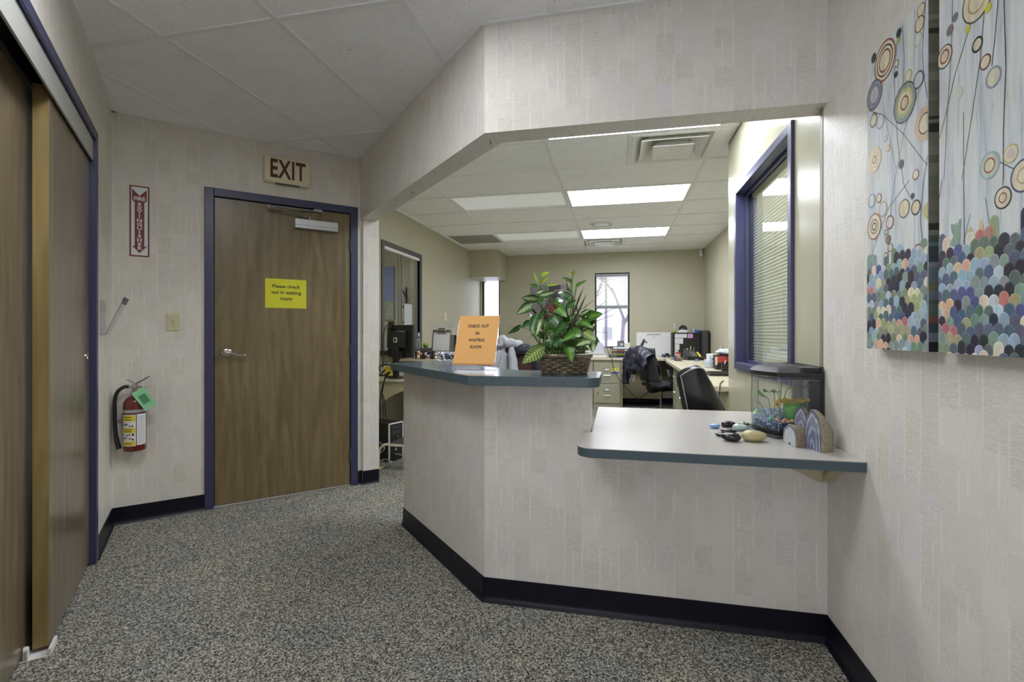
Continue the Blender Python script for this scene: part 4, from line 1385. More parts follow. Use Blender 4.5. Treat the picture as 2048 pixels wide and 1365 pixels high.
def make_canvas(ya, yb, label, seed):
    z0, z1 = 1.174, 2.086
    t = thing('canvas_painting', label, 'painting', (XR, (ya + yb) / 2, z0), 0, None)
    ox, oy, oz = XR, (ya + yb) / 2, z0
    MB().box(PX - XR, ya - oy, 0, -0.0005, yb - oy, z1 - z0).build('canvas', CANV, t, bevel=0.002)
    P = Print(ya, yb, z0, z1)
    r = random.Random(seed)
    # leaf shapes
    for (fx, fy, ang, L, wd, col) in ((785, 420, 1.7, 60, 22, (140, 166, 148)), (770, 380, 2.5, 55, 20, (140, 166, 148)), (800, 380, 1.0, 60, 20, (140, 166, 148)), (770, 450, 3.4, 50, 20, (140, 166, 148)), (800, 460, 4.4, 60, 22, (140, 166, 148)),
                                      (890, 460, 1.6, 62, 36, (216, 194, 148)), (968, 410, 1.6, 62, 26, (216, 194, 148)), (1010, 440, .5, 50, 18, (216, 194, 148))):
        c = cpt(*z5(fx, fy)); k = 0.00055
        pts = [(c[0] - k * (L * cos(a) * cos(ang) * .8 - wd * sin(a) * sin(ang)) * 0.55, c[1] + k * (L * cos(a) * sin(ang) + wd * sin(a) * cos(ang))) for a in [2 * pi * i / 16 for i in range(16)]]
        P.poly(pts, col)
    for (zm, wpx, pts) in LINES:
        P.line([cpt(*(z4 if zm == 4 else z5)(*p)) for p in pts], wpx * 0.0009 * 0.62, (58, 60, 62))
    for (zm, x, y, rr, lay) in RINGS:
        f = z4 if zm == 4 else z5
        c = cpt(*f(x, y)); e = cpt(*f(x, y - rr))
        for fr, col in lay: P.disc(c, (e[1] - c[1]) * fr, col)
    # scalloped lower field, rows from the top down
    sw = 0.0275; rows = 15
    for k in range(rows):
        zt = z0 + 0.290 - k * 0.0205
        lane = r.choice(FLAT); run = 0
        n = int((yb - ya) / sw) + 3
        for i in range(n):
            y = yb + sw * 0.5 - i * sw + (sw / 2 if k % 2 else 0)
            if run <= 0: lane = r.choice(FLAT); run = r.choice((1, 1, 1, 2, 3))
            run -= 1
            if k < 2 and r.random() < (0.55, 0.3)[k]: continue
            j = r.uniform(-.004, .007); hw_ = sw * r.uniform(.46, .54)
            col = tuple(max(0, min(255, q + r.randint(-9, 9))) for q in lane)
            top = zt + j
            arch = [(y - hw_, top - 0.055), (y + hw_, top - 0.055)] + [(y + hw_ * cos(a), top - 0.012 + 0.014 * sin(a)) for a in [pi * q / 10 for q in range(11)]]
            P.poly(arch, tuple(min(255, q + 22) for q in col))
            inner = [(y - hw_ * .9, top - 0.055), (y + hw_ * .9, top - 0.055)] + [(y + hw_ * .9 * cos(a), top - 0.0135 + 0.0128 * sin(a)) for a in [pi * q / 10 for q in range(11)]]
            P.poly(inner, col)
    o = P.m.build('painted_design', PRINT, t, fcol=P.c, loc=(-ox, -oy, -oz))
    # wrapped side of the canvas at the viewer's end, gap shade painted in
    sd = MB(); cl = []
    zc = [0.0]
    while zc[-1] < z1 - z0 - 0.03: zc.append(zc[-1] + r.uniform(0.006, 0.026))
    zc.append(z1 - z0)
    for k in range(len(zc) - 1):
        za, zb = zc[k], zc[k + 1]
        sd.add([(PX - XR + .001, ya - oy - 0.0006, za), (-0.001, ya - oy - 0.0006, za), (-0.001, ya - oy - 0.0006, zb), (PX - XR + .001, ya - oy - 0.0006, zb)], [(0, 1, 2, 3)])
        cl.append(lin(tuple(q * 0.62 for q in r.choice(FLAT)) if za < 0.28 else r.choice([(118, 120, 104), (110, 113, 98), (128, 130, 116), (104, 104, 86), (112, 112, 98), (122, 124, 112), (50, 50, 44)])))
    sd.build('shaded_wrapped_edge', PRINT, t, fcol=cl)
    return t


make_canvas(1.429, 1.734, 'tall abstract canvas with rings and scallops, the farther one of the pair', 3)
make_canvas(1.080, 1.386, 'tall abstract canvas with rings and scallops, nearer one cut by the photo edge', 8)

# ================================================================== COUNTER AND SHELF


def rounded(poly, radii, n=7):
    out = []
    k = len(poly)
    for i in range(k):
        r = radii[i]
        p = Vector(poly[i]); a = Vector(poly[i - 1]); b = Vector(poly[(i + 1) % k])
        if r <= 0: out.append(tuple(p)); continue
        u = (a - p).normalized(); v = (b - p).normalized()
        half = u.angle(v) / 2; dd = r / math.tan(half)
        c = p + (u + v).normalized() * (r / sin(half))
        s0 = p + u * dd - c; s1 = p + v * dd - c
        a0 = math.atan2(s0.y, s0.x); a1 = math.atan2(s1.y, s1.x)
        da = (a1 - a0 + pi) % (2 * pi) - pi
        out += [(c.x + r * cos(a0 + da * q / n), c.y + r * sin(a0 + da * q / n)) for q in range(n + 1)]
    return out


def slab(poly, z0, z1, name, top, edge, parent, loc=(0, 0, 0), bevel=0.0015):
    m = MB(); m.prism(poly, z0, z1)
    m.mi = [0, 0] + [1] * (len(m.f) - 2)
    return m.build(name, [top, edge], parent, bevel=bevel, loc=loc)


uc = thing('upper_counter', 'narrow slate blue countertop bent along the half wall, the sign and plant on it', 'counter', (0, 0, 0.994))
up = [(-0.072, 2.028), (-0.638, 2.028), (-1.357, 2.747), (-1.215, 3.105), (-0.495, 2.388), (-0.072, 2.388)]
slab(rounded(up, [0.055, 0, 0.008, 0.02, 0, 0.055]), 0.0005, 0.041, 'countertop', M['teal'], M['tealedge'], uc)
ls = thing('lower_counter', 'low pale countertop with a dark slate edge between the half wall and right wall', 'counter', (0, 0, 0.756))
lp = [(XR - 0.001, 1.826), (-0.150, 1.826), (-0.150, 2.128), (-0.108, 2.128), (-0.108, 2.86), (XR - 0.001, 2.86)]
slab(rounded(lp, [0, 0.06, 0, 0, 0, 0]), 0.0005, 0.036, 'countertop', M['shelf'], M['tealedge'], ls)
MB().prism(rounded([(XR - 0.002, 1.8255), (-0.1505, 1.8255), (-0.1505, 2.128), (-0.140, 2.128), (-0.140, 1.836), (XR - 0.002, 1.836)], [0, 0.0605, 0, 0, 0.05, 0]), 0.0335, 0.0364).build('pale_top_edge', M['shelf'], ls)
m = MB()
m.prism_y([(0.555, 0.0), (XR - 0.002, 0.0), (XR - 0.002, -0.115), (0.765, -0.115), (0.555, -0.012)], 2.094, 2.13)
m.prism_x([(1.945, 0.0), (1.975, 0.0), (2.13, -0.115), (2.094, -0.115)], XR - 0.035, XR - 0.002)
m.build('support_bracket', M['deskside'], ls, bevel=0.002)
# office side support leg of the low counter
MB().box(-0.100, 2.26, -0.755, -0.075, 2.84, 0.0).build('support_panel', M['deskside'], ls)
MB().box(XR - 0.03, 2.26, -0.755, XR - 0.002, 2.84, 0.0).build('support_panel', M['deskside'], ls)

# ================================================================== ON THE UPPER COUNTER
CT = 1.0352
# sign in a clear holder
t = thing('sign_holder', 'clear slanted holder with an orange CHECK OUT IN WAITING ROOM sheet', 'sign', (-0.710, 2.340, CT + 0.0006))
tilt = radians(-26)
bp = MB(); bp.box(-0.111, 0.0, 0, 0.111, 0.095, 0.003); bp.build('foot_plate', M['acrylic'], t, bevel=0.0008)
sp = MB(); sp.box(-0.111, -0.0012, 0.0, 0.111, 0.0, 0.0255); sp.box(-0.111, 0.0022, 0.0, 0.111, 0.0034, 0.311)
pan = sp.build('holder_panel', M['acrylic'], t, rot=(tilt, 0, 0))
MB().box(-0.1085, 0.0003, 0.027, 0.1085, 0.0009, 0.3065).build('paper_sheet', M['orange'], t, rot=(tilt, 0, 0))
MB().prism_x([(0.0, 0.0265), (0.0012, 0.0265), (0.0012, 0.033), (0.0, 0.034)], -0.1085, 0.1085).build('sheet_fold', plain('orange_fold', (196, 128, 56), 0.6), t, rot=(tilt, 0, 0))
for txt, z in (('CHECK OUT', 0.245), ('IN', 0.203), ('WAITING', 0.164), ('ROOM', 0.125)):
    lt = MB(); lt.join(bold_text(txt, 0.0250, 0.0007, depth=0.0002, sx=0.80), Matrix.Translation((0.0, -0.00002, z)))
    lt.build('lettering', M['print'], t, rot=(tilt, 0, 0))

# glass bowl
bx, by = -0.952, 2.665
t = thing('glass_bowl', 'small clear glass bowl with black lettering, half hidden by the orange sign', 'bowl', (bx, by, CT + 0.0008))
m = MB()
m.lathe([(0.0001, 0.004), (0.030, 0.0), (0.031, 0.004), (0.024, 0.010), (0.034, 0.016), (0.052, 0.032), (0.064, 0.052), (0.070, 0.072), (0.068, 0.0735), (0.066, 0.072), (0.060, 0.053), (0.048, 0.034), (0.030, 0.019), (0.0001, 0.015)], 32, cap=False)
m.build('bowl', M['bowlglass'], t, smooth=50)
lt = MB()


def bowl_text(txt, a_mid, zc, size):
    tm = text_mb(txt, size, 0.0008, 0.0016)
    vs = []
    for x, y, z in tm.v:
        zz = z + zc
        rr = 0.0655 + (zz - 0.052) * 0.42 + 0.0012 - y
        a = a_mid + x / 0.066
        vs.append((rr * sin(a), -rr * cos(a), zz))
    tm.v = vs
    return tm


lt.join(bowl_text("'s Bowl", radians(24), 0.050, 0.044))
lt.build('lettering', M['print'], t)
wr_m = [M['page'], plain('silver_wrapper', (206, 206, 214), 0.25, 0.6), plain('pale_wrapper', (226, 220, 226), 0.4)]
rg = random.Random(12)
for k in range(13):
    a = k * 2.4; rr = 0.012 + 0.036 * ((k % 5) / 4)
    c = thing('wrapped_candy', 'crinkled white wrapped candy in the glass bowl', 'candy', (bx + rr * cos(a), by + rr * sin(a), CT + 0.034 + 0.009 * (k % 4) + 0.004), rg.uniform(0, 6), 'wrapped candies in the glass bowl')
    m = MB(); m.ball((0, 0, 0), 0.011, 0.008, 0.007, 8, 6); m.build('candy_body', wr_m[k % 3], c, smooth=True)
    m = MB()
    for s_ in (-1, 1): m.add([(s_ * .010, 0, 0), (s_ * .022, -.008, .003), (s_ * .020, 0, -.003), (s_ * .022, .008, .004)], [(0, 1, 2), (0, 2, 3)])
    m.build('wrapper_twist', wr_m[k % 3], c, solid=0.0004)

# ---- potted plants in a wicker basket
BX, BY = -0.238, 2.236
pt = thing('planter_basket', 'brown wicker basket of mixed leafy houseplants on the upper counter', 'plant', (BX, BY, CT + 0.0006))
wick = NT('glossy_wicker')
wv_ = wick.mapping((1, 1, 1), 'Object')
wn = wick.noise(wv_, 36.0, 3.0, 0.6); wn2 = wick.noise(wv_, 260.0, 2.0)
wick.col(wick.mix(0.3, wick.ramp(wn, [(0.3, lin((66, 56, 42))), (0.55, lin((116, 102, 76))), (0.75, lin((150, 136, 104)))]), wick.ramp(wn2, [(0.3, lin((60, 50, 38))), (0.7, lin((140, 124, 94)))])))
WICK = wick.set(0.32, spec=0.55, coat=0.2)
RB, RT, BHt, NR, NS = 0.100, 0.122, 0.090, 7, 24
for k in range(NR):
    z0 = 0.004 + BHt * 0.86 * k / NR; z1 = z0 + BHt * 0.86 / NR * 1.06
    m = MB()
    n = NS * 6

    def band(u, v, k=k, z0=z0, z1=z1):
        a = 2 * pi * u
        z = z0 + (z1 - z0) * v
        r = RB + (RT - RB) * (z / BHt) + 0.0052 * sin(a * NS / 2 + (pi if k % 2 else 0)) + 0.0018 * (1 - (2 * v - 1) ** 2)
        return (r * cos(a), r * sin(a), z + 0.0006 * sin(3 * a + k))
    m.grid(band, n, 3, closed_u=True, uv=False)
    m.build('woven_strand', WICK, pt, smooth=True)
m = MB()
for i in range(NS):
    a = 2 * pi * (i + 0.5) / NS
    m.cyl((RB * cos(a), RB * sin(a), 0.0), ((RT - .002) * cos(a), (RT - .002) * sin(a), BHt), 0.0035, n=6)
m.build('stakes', WICK, pt)
m = MB()
m.tube([((RT + .001) * cos(2 * pi * i / 48), (RT + .001) * sin(2 * pi * i / 48), BHt * 0.93) for i in range(49)], 0.008, 8)
m.v = [(v[0], v[1], BHt * .93 + (v[2] - BHt * .93) * 1.3) for v in m.v]
m.build('rim', WICK, pt, smooth=True)
MB().cyl((0, 0, 0.0), (0, 0, 0.006), RB - 0.002, n=32).build('base', WICK, pt)
MB().lathe([(0.0001, 0.074), (0.06, 0.073), (0.112, 0.068)], 24).build('soil', M['soil'], pt)
ORG = Vector((BX, BY, CT + 0.0006))
hp = [at(px, py, yy) - ORG for px, py, yy in ((1160, 712, 2.26), (1157, 660, 2.25), (1154, 618, 2.25), (1146, 592, 2.24), (1130, 582, 2.24), (1108, 584, 2.23), (1094, 600, 2.22), (1088, 650, 2.22), (1086, 712, 2.22))]
MB().tube(hp, 0.0036, 8, smooth_pts=6).build('handle', plain('pale_cane_handle', (136, 124, 104), 0.4), pt, smooth=True)


def leaf_mesh(L, W, kind, bend, fold, twist=0.0):
    """base at origin, blade along +x, upper side +z"""
    nu = 12

    def wid(u):
        if kind == 'heart': return W / 2 * (min(1, u * 5.5) ** 0.6) * ((1 - u) ** 0.62) * (1.22)
        if kind == 'blade': return W / 2 * (min(1, u * 8) ** 0.5) * (1 - u) ** 0.75 * 1.05
        return W / 2 * (sin(pi * u ** 0.85) ** 0.85) if 0 < u < 1 else 0.0

    def fn(u, v):
        s_ = (v - 0.5) * 2
        wd = wid(u)
        xx = L * u - (0.10 * L * (abs(s_) ** 1.5) * max(0, 1 - u * 4) if kind == 'heart' else 0)
        a = bend * u
        x = L * (sin(a) / bend if abs(bend) > 1e-3 else u)
        z = -L * ((1 - cos(a)) / bend if abs(bend) > 1e-3 else 0)
        x += (xx - L * u)
        y = wd * s_ * cos(fold)
        zz = z + wd * abs(s_) * sin(fold) + 0.012 * L * sin(u * 17 + s_ * 2) * abs(s_)
        tw = twist * u
        return (x, y * cos(tw) - 0 * sin(tw), zz + y * sin(tw))
    m = MB()
    m.grid(fn, nu, 6)
    return m


LEAFM = {'A': M['leafA'], 'B': M['leafB'], 'C': M['leafC'], 'D': M['leafD'], 'E': M['leafE'], 'F': M['leafF']}
STEMS = MB(); STEMSD = MB()


def put_leaf(b, tip, W, mat, kind='heart', bend=0.6, fold=0.25, roll=0.0, stem=None):
    b = Vector(b); tip = Vector(tip)
    d = tip - b
    L = d.length * (1.0 + 0.06 * bend)
    xa = d.normalized()
    toc = (Vector((0, 0, EYE + 0.5)) - (b + ORG)).normalized()      # upper side turned towards light and room
    za = (toc - xa * toc.dot(xa))
    za = za.normalized() if za.length > 1e-4 else xa.orthogonal()
    za = Matrix.Rotation(roll, 3, xa) @ za
    ya = za.cross(xa)
    rot = Matrix((xa, ya, za)).transposed().to_4x4()
    # compensate for bend so that the tip lands at the right place
    rot = rot @ Matrix.Rotation(-bend / 2, 4, 'Y')
    o = leaf_mesh(L, W, kind, bend, fold, random.uniform(-.2, .2)).build('leaf', LEAFM[mat], pt, smooth=True)
    o.matrix_local = Matrix.Translation(b) @ rot
    if stem is not None:
        s0 = Vector(stem)
        mid = (s0 + b) * 0.5 + Vector((random.uniform(-.01, .01), random.uniform(-.01, .01), 0.03))
        STEMS.tube([s0, mid, b], 0.0016, 5, smooth_pts=4)
    return o


def zq(x, y): return (1000 + x * 300 / 1575, 520 + y * 260 / 1365)
def pl3(x, y, Y): return at(*zq(x, y), Y) - ORG


def soilp(): 
    a = random.uniform(0, 2 * pi); r_ = 0.085 * sqrt(random.random())
    return Vector((r_ * cos(a), r_ * sin(a), 0.07))


# picked leaves: base x,y, tip x,y (detail-crop units), depth base, depth tip, width m, material, kind, bend
PICK = [
    ((436, 165), (520, 128), 2.25, 2.20, .026, 'B', 'heart', 1.2), ((440, 235), (522, 182), 2.25, 2.2, .018, 'B', 'heart', .6), ((395, 280), (308, 255), 2.26, 2.22, .014, 'A', 'oval', .5), ((392, 245), (358, 130), 2.26, 2.25, .010, 'B', 'oval', .2),
    ((490, 272), (608, 264), 2.27, 2.24, .012, 'B', 'oval', .3), ((765, 155), (782, 103), 2.3, 2.27, .016, 'B', 'heart', .4), ((765, 150), (715, 142), 2.3, 2.27, .012, 'B', 'oval', .3), ((752, 235), (655, 185), 2.3, 2.26, .020, 'A', 'heart', .6),
    ((800, 280), (915, 218), 2.32, 2.28, .020, 'A', 'heart', .5), ((405, 415), (225, 398), 2.22, 2.14, .040, 'C', 'oval', .5), ((335, 462), (172, 572), 2.2, 2.12, .050, 'C', 'oval', .7), ((420, 375), (570, 340), 2.22, 2.18, .034, 'C', 'oval', .5), ((380, 350), (500, 330), 2.25, 2.22, .03, 'C', 'oval', .4),
    ((660, 330), (740, 440), 2.26, 2.22, .062, 'F', 'heart', .4), ((615, 505), (700, 605), 2.15, 2.10, .056, 'A', 'heart', .7), ((790, 440), (690, 520), 2.24, 2.2, .044, 'F', 'heart', .5), ((915, 600), (1078, 572), 2.2, 2.12, .062, 'A', 'heart', .8),
    ((232, 690), (78, 778), 2.2, 2.12, .024, 'F', 'oval', .8), ((325, 645), (228, 712), 2.18, 2.12, .032, 'F', 'oval', .5), ((455, 910), (232, 1088), 2.12, 2.03, .064, 'D', 'oval', .5), ((725, 920), (752, 1075), 2.10, 2.07, .052, 'A', 'heart', .6),
    ((960, 850), (800, 905), 2.10, 2.06, .040, 'C', 'oval', .5), ((990, 790), (975, 975), 2.14, 2.08, .044, 'C', 'oval', .5), ((1000, 810), (1045, 882), 2.16, 2.1, .012, 'F', 'oval', .3), ((560, 580), (650, 720), 2.14, 2.1, .06, 'F', 'heart', .5),
    ((520, 640), (620, 760), 2.12, 2.1, .05, 'F', 'oval', .4), ((840, 770), (650, 855), 2.1, 2.04, .044, 'A', 'heart', .6), ((830, 740), (740, 830), 2.12, 2.08, .05, 'A', 'heart', .6), ((880, 760), (1000, 850), 2.14, 2.08, .044, 'D', 'oval', .6), ((360, 720), (390, 830), 2.14, 2.08, .036, 'A', 'heart', .5),
    ((400, 560), (320, 760), 2.16, 2.1, .044, 'F', 'oval', .5), ((430, 620), (380, 800), 2.14, 2.08, .03, 'C', 'oval', .4), ((690, 660), (560, 800), 2.12, 2.06, .046, 'F', 'heart', .5), ((760, 590), (660, 700), 2.18, 2.14, .040, 'A', 'oval', .5), ((850, 640), (980, 720), 2.2, 2.14, .040, 'A', 'heart', .6), ((900, 700), (1010, 640), 2.22, 2.18, .03, 'F', 'oval', .5),
    ((480, 520), (420, 600), 2.22, 2.18, .04, 'F', 'heart', .5), ((560, 440), (640, 480), 2.25, 2.2, .03, 'A', 'heart', .5), ((640, 420), (560, 470), 2.26, 2.22, .036, 'A', 'heart', .5), ((820, 830), (900, 920), 2.12, 2.07, .05, 'A', 'heart', .5), ((600, 720), (480, 760), 2.16, 2.1, .03, 'A', 'oval', .5),
    ((530, 830), (600, 930), 2.14, 2.1, .05, 'F', 'heart', .5), ((650, 830), (560, 900), 2.1, 2.06, .04, 'F', 'oval', .5), ((700, 780), (800, 790), 2.12, 2.06, .04, 'A', 'heart', .5), ((345, 590), (290, 600), 2.2, 2.14, .024, 'F', 'oval', .5), ((440, 390), (390, 460), 2.2, 2.16, .03, 'F', 'oval', .4)]
for (b, tp, yb_, yt, wd, mt, kd, bd) in PICK:
    put_leaf(pl3(*b, yb_), pl3(*tp, yt), wd, mt, kd, bd, 0.25, random.uniform(-.35, .35), soilp())
BL = [((430, 640), (238, 398), .018), ((540, 680), (398, 438), .020), ((700, 760), (885, 268), .020), ((740, 740), (912, 350), .018), ((470, 650), (492, 425), .013), ((720, 330), (690, 200), .010), ((690, 640), (560, 470), .015), ((860, 620), (950, 525), .010), ((760, 700), (800, 540), .014), ((640, 700), (520, 330), .011), ((700, 640), (700, 470), .02), ((880, 690), (1000, 640), .012), ((770, 760), (840, 620), .016)]
for b, tp, wd in BL:
    y_ = random.uniform(2.16, 2.24)
    put_leaf(pl3(*b, y_), pl3(*tp, y_ + random.uniform(-.05, .03)), wd, 'E', 'blade', 0.15, 0.5, random.uniform(-.3, .3), soilp())
rg = random.Random(77)
for k in range(70):
    a = rg.uniform(0, 2 * pi); r_ = rg.uniform(.02, .115); z = rg.uniform(.10, .27)
    b = Vector((r_ * cos(a) * .95, r_ * sin(a), z)); out = Vector((cos(a), sin(a), rg.uniform(-.5, .7))).normalized()
    L = rg.uniform(.032, .062)
    put_leaf(b, b + out * L, rg.uniform(.014, .032), rg.choice('AAFFFCD'), rg.choice(('heart', 'oval')), rg.uniform(.3, .9), .25, rg.uniform(-.5, .5), Vector((b.x * .5, b.y * .5, .07)))
for (x0, y0_), (x1, y1_) in (((800, 600), (985, 428)), ((870, 700), (1110, 432)), ((850, 720), (1240, 492)), ((850, 740), (1195, 580)), ((800, 780), (1140, 770)), ((330, 760), (110, 702)), ((880, 650), (900, 470)), ((350, 800), (310, 830))):
    p0, p1 = pl3(x0, y0_, 2.2), pl3(x1, y1_, 2.14)
    STEMSD.tube([Vector((p0.x * .5, .0, .07)), p0, (p0 + p1) / 2 + Vector((0, 0, .008)), p1], [0.0018, 0.0016, 0.0012, 0.0009], 5, smooth_pts=5)
for (x0, y0_), (x1, y1_) in (((432, 165), (405, 480)), ((395, 240), (410, 520)), ((765, 155), (750, 420)), ((805, 280), (760, 560)), ((755, 235), (760, 540)), ((490, 275), (440, 520))):
    p0, p1 = pl3(x0, y0_, 2.25), pl3(x1, y1_, 2.24)
    STEMS.tube([p0, p1, Vector((p1.x * .6, 0, .07))], 0.0022, 6, smooth_pts=5)
for x0, x1 in ((430, 400), (480, 470), (505, 500), (560, 610), (820, 815), (640, 600), (880, 900)):
    p0, p1 = pl3(x0, 960, 2.18), pl3(x1, 640, 2.22)
    STEMS.tube([Vector((p0.x, p0.y, .068)), p1], 0.0038, 6)
STEMS.build('stems', M['stem'], pt, smooth=True)
STEMSD.build('thin_stems', M['stemdark'], pt, smooth=True)
# ================================================================== ON THE LOWER COUNTER
LT = 0.7928


def stone_mat(name, rgb, dots, rough=0.15, scale=60, thr=(0.16, 0.2)):
    t = NT(name)
    v = t.mapping((1, 1, 1), 'Object')
    vo = t.new('ShaderNodeTexVoronoi'); vo.inputs['Scale'].default_value = scale; t.link(v, vo.inputs['Vector'])
    f = t.ramp(vo.outputs['Distance'], [(thr[0], 1.0), (thr[1], 0.0)])
    t.col(t.mix(f, lin(rgb), lin(dots)))
    return t.set(rough, spec=0.6, coat=0.5)


hem = plain('polished_hematite', (58, 56, 56), 0.12, 0.6, var=0.5, vscale=90, bump=0.25, bscale=110)
SM = {
    'blue': stone_mat('painted_blue_stone', (120, 158, 206), (50, 60, 90), 0.25, 55), 'navy': plain('navy_stone', (50, 54, 112), 0.3),
    'dark': hem, 'green': stone_mat('green_dotted_stone', (60, 86, 44), (120, 146, 70), 0.2, 120),
    'dotted': stone_mat('white_stone_with_yellow_dots', (170, 190, 186), (206, 186, 60), 0.2, 62, (0.22, 0.26)), 'tan': plain('tan_stone', (176, 164, 120), 0.4, var=0.08)}
ST = [(1430, 858, 2.32, .046, .032, .023, 'blue', 'small light blue painted stone with dark lines, leftmost of the stones', 8), (1447, 855, 2.36, .020, .016, .013, 'navy', 'tiny navy stone between the blue and the black stones', 0),
      (1458, 857, 2.36, .064, .042, .030, 'dark', 'shiny dark stone at the back of the group, behind the white dotted one', 5), (1489, 856, 2.40, .050, .036, .020, 'green', 'dark green dotted stone at the back right of the group', -8),
      (1482, 862, 2.285, .066, .046, .032, 'dotted', 'pale painted stone with yellow dots and red marks', -10), (1458, 868, 2.225, .066, .03, .018, 'dark', 'thin dark polished stone in the middle of the group', -15),
      (1454, 876, 2.145, .090, .05, .017, 'dark', 'flat dark grey stone under the front polished one', -4), (1463, 886, 2.055, .074, .048, .036, 'dark', 'rounded shiny black stone at the front of the group', -14), (1510, 886, 2.07, .098, .062, .046, 'tan', 'large smooth tan stone in front of the fish tank', 6)]
rs = random.Random(2)
for (px, py, Y, lx, ly_, lz, mt, lab, ang) in ST:
    d = ray(px, py); p = at(px, py, Y)
    m = MB()
    sk = rs.uniform(-.12, .12); ph = rs.uniform(0, 6)

    def warp(v, sk=sk, ph=ph, lx=lx, lz=lz):
        k = 1 + 0.10 * sin(2.3 * v.x / lx * 2 + ph) + sk * v.x / lx
        return Vector((v.x, v.y * k, max(v.z * k, -lz / 2 * .86)))
    m.ball((0, 0, 0), lx / 2, ly_ / 2, lz / 2, 24, 14, fn=warp)
    o = m.build('decorative_stone', SM[mt], smooth=True, loc=(p.x, p.y + ly_ * .25, LT + lz / 2 * .86 + .0002), rot=(0, 0, radians(ang)))
    tag(o, lab, 'stone', 'stones on the low counter')

# agates
agf = NT('agate_face')
gv = agf.mapping((1, 1, 1))
sepa = agf.new('ShaderNodeSeparateXYZ'); agf.link(gv, sepa.inputs[0])
an = agf.noise(gv, 5.0, 3.0, 0.5)
aw = agf.math('SINE', agf.math('ADD', agf.math('MULTIPLY', sepa.outputs[0], 20.0), agf.math('MULTIPLY', an, 7.0)))
agf.col(agf.mix(agf.ramp(sepa.outputs[0], [(0.86, 0.0), (0.93, 1.0)]), agf.ramp(aw, [(0.1, lin((108, 116, 144))), (0.5, lin((134, 144, 168))), (0.9, lin((164, 172, 188)))]), lin((70, 74, 88))))
AGF = agf.set(0.1, spec=0.6, coat=0.6)
agw = NT('pale_agate_face')
gv = agw.mapping((1, 1, 1))
sepa = agw.new('ShaderNodeSeparateXYZ'); agw.link(gv, sepa.inputs[0])
an = agw.noise(gv, 4.0, 3.0, 0.5)
agw.col(agw.ramp(agw.math('ADD', sepa.outputs[0], agw.math('MULTIPLY', agw.math('SUBTRACT', an, 0.5), 0.12)), [(0.10, lin((60, 58, 56))), (0.16, lin((196, 200, 204))), (0.55, lin((178, 186, 194))), (0.80, lin((200, 204, 206))), (0.90, lin((96, 100, 110))), (0.97, lin((150, 150, 146)))]))
AGW = agw.set(0.12, spec=0.6, coat=0.6)
RK1 = plain('rough_brown_rock', (136, 122, 104), 0.85, var=0.30, vscale=150, bump=0.9, bscale=170)
RK2 = plain('rough_olive_rock', (146, 140, 118), 0.85, var=0.30, vscale=130, bump=0.9, bscale=150)


def agate(name, label, loc, ang, w_, h, depth, face, rock, power=1.0, lean=0.0, seed=1):
    """flat polished face in the local x,z plane looking along -y, rough back going +y, flat foot"""
    t = thing(name, label, 'agate', loc, ang, 'agate pieces beside the fish tank')
    r = random.Random(seed)
    n = 26
    ph = [r.uniform(0, 6) for _ in range(4)]

    def outline(a, k):
        x = -w_ / 2 * cos(a); z = h * (max(sin(a), 0) ** power)
        wob = 1 + 0.03 * sin(3 * a + ph[0]) + 0.02 * sin(7 * a + ph[1])
        return x * k * wob + lean * z, z * (1 - (1 - k) * .85) * wob
    m = MB()

    def back(u, v):
        a = pi * u
        k = sqrt(max(0.0, 1 - .97 * v ** 1.7))
        x, z = outline(a, k)
        nz = 0.035 * (sin(9 * a + 5 * v + ph[2]) + .6 * sin(21 * a + 13 * v * 2 + ph[3])) * (v > 0.02) * min(w_, h)
        return (x * (1 + nz * 4), depth * v + nz * .3, max(0.0, z + nz * (.4 if 0.05 < u < .95 else 0)))
    m.grid(back, n, 14, uv=False)
    o = len(m.v)
    row = [back(i / n, 1.0) for i in range(n + 1)]
    m.add(row, [tuple(range(n + 1))[::-1]])
    ft = [back(0, v / 14) for v in range(15)] + [back(1, v / 14) for v in range(14, -1, -1)]
    m.add(ft, [tuple(range(30))])
    m.build('rough_rock', rock, t, smooth=50)
    f = MB()
    f.grid(lambda u, v: (outline(pi * u, 1)[0] * v + lean * 0, -0.0004, outline(pi * u, 1)[1] * v), n, 10)
    for k in list(f.uv.keys()): f.uv[k] = [(q[1], q[0]) for q in f.uv[k]]
    f.build('polished_face', face, t)
    return t


agate('agate_geode', 'low brown half geode with a pale polished face and dark eye', (0.648, 2.050, LT), radians(-80), 0.098, 0.078, 0.090, AGW, RK1, .75, 0, 3)
agate('agate_bookend', 'tall blue banded agate with an olive rock back, frontmost', (0.702, 1.985, LT), radians(-77), 0.098, 0.142, 0.070, AGF, RK2, .55, .05, 5)
agate('agate_bookend', 'blue grey agate piece standing behind the tall banded one', (0.704, 2.108, LT), radians(-72), 0.085, 0.140, 0.035, AGF, RK2, .6, .02, 9)
# small bottle
t = thing('small_bottle', 'small bottle with a blue and white label and red brown cap by the right wall', 'bottle', (0.783, 2.085, LT))
MB().lathe([(0.012, 0), (0.0145, 0.002), (0.0145, 0.048), (0.010, 0.054), (0.008, 0.058)], 20).build('bottle_body', M['white'], t, smooth=40)
m = MB(); m.lathe([(0.0149, 0.020), (0.0149, 0.046)], 20, cap=False); m.build('blue_label', M['blue'], t, smooth=True)
MB().lathe([(0.0149, 0.012), (0.0149, 0.020)], 20, cap=False).build('white_label', M['page'], t, smooth=True)
MB().lathe([(0.009, 0.057), (0.0135, 0.060), (0.0135, 0.070), (0.009, 0.074), (0.0001, 0.075)], 20).build('cap', M['maroon'], t, smooth=40)

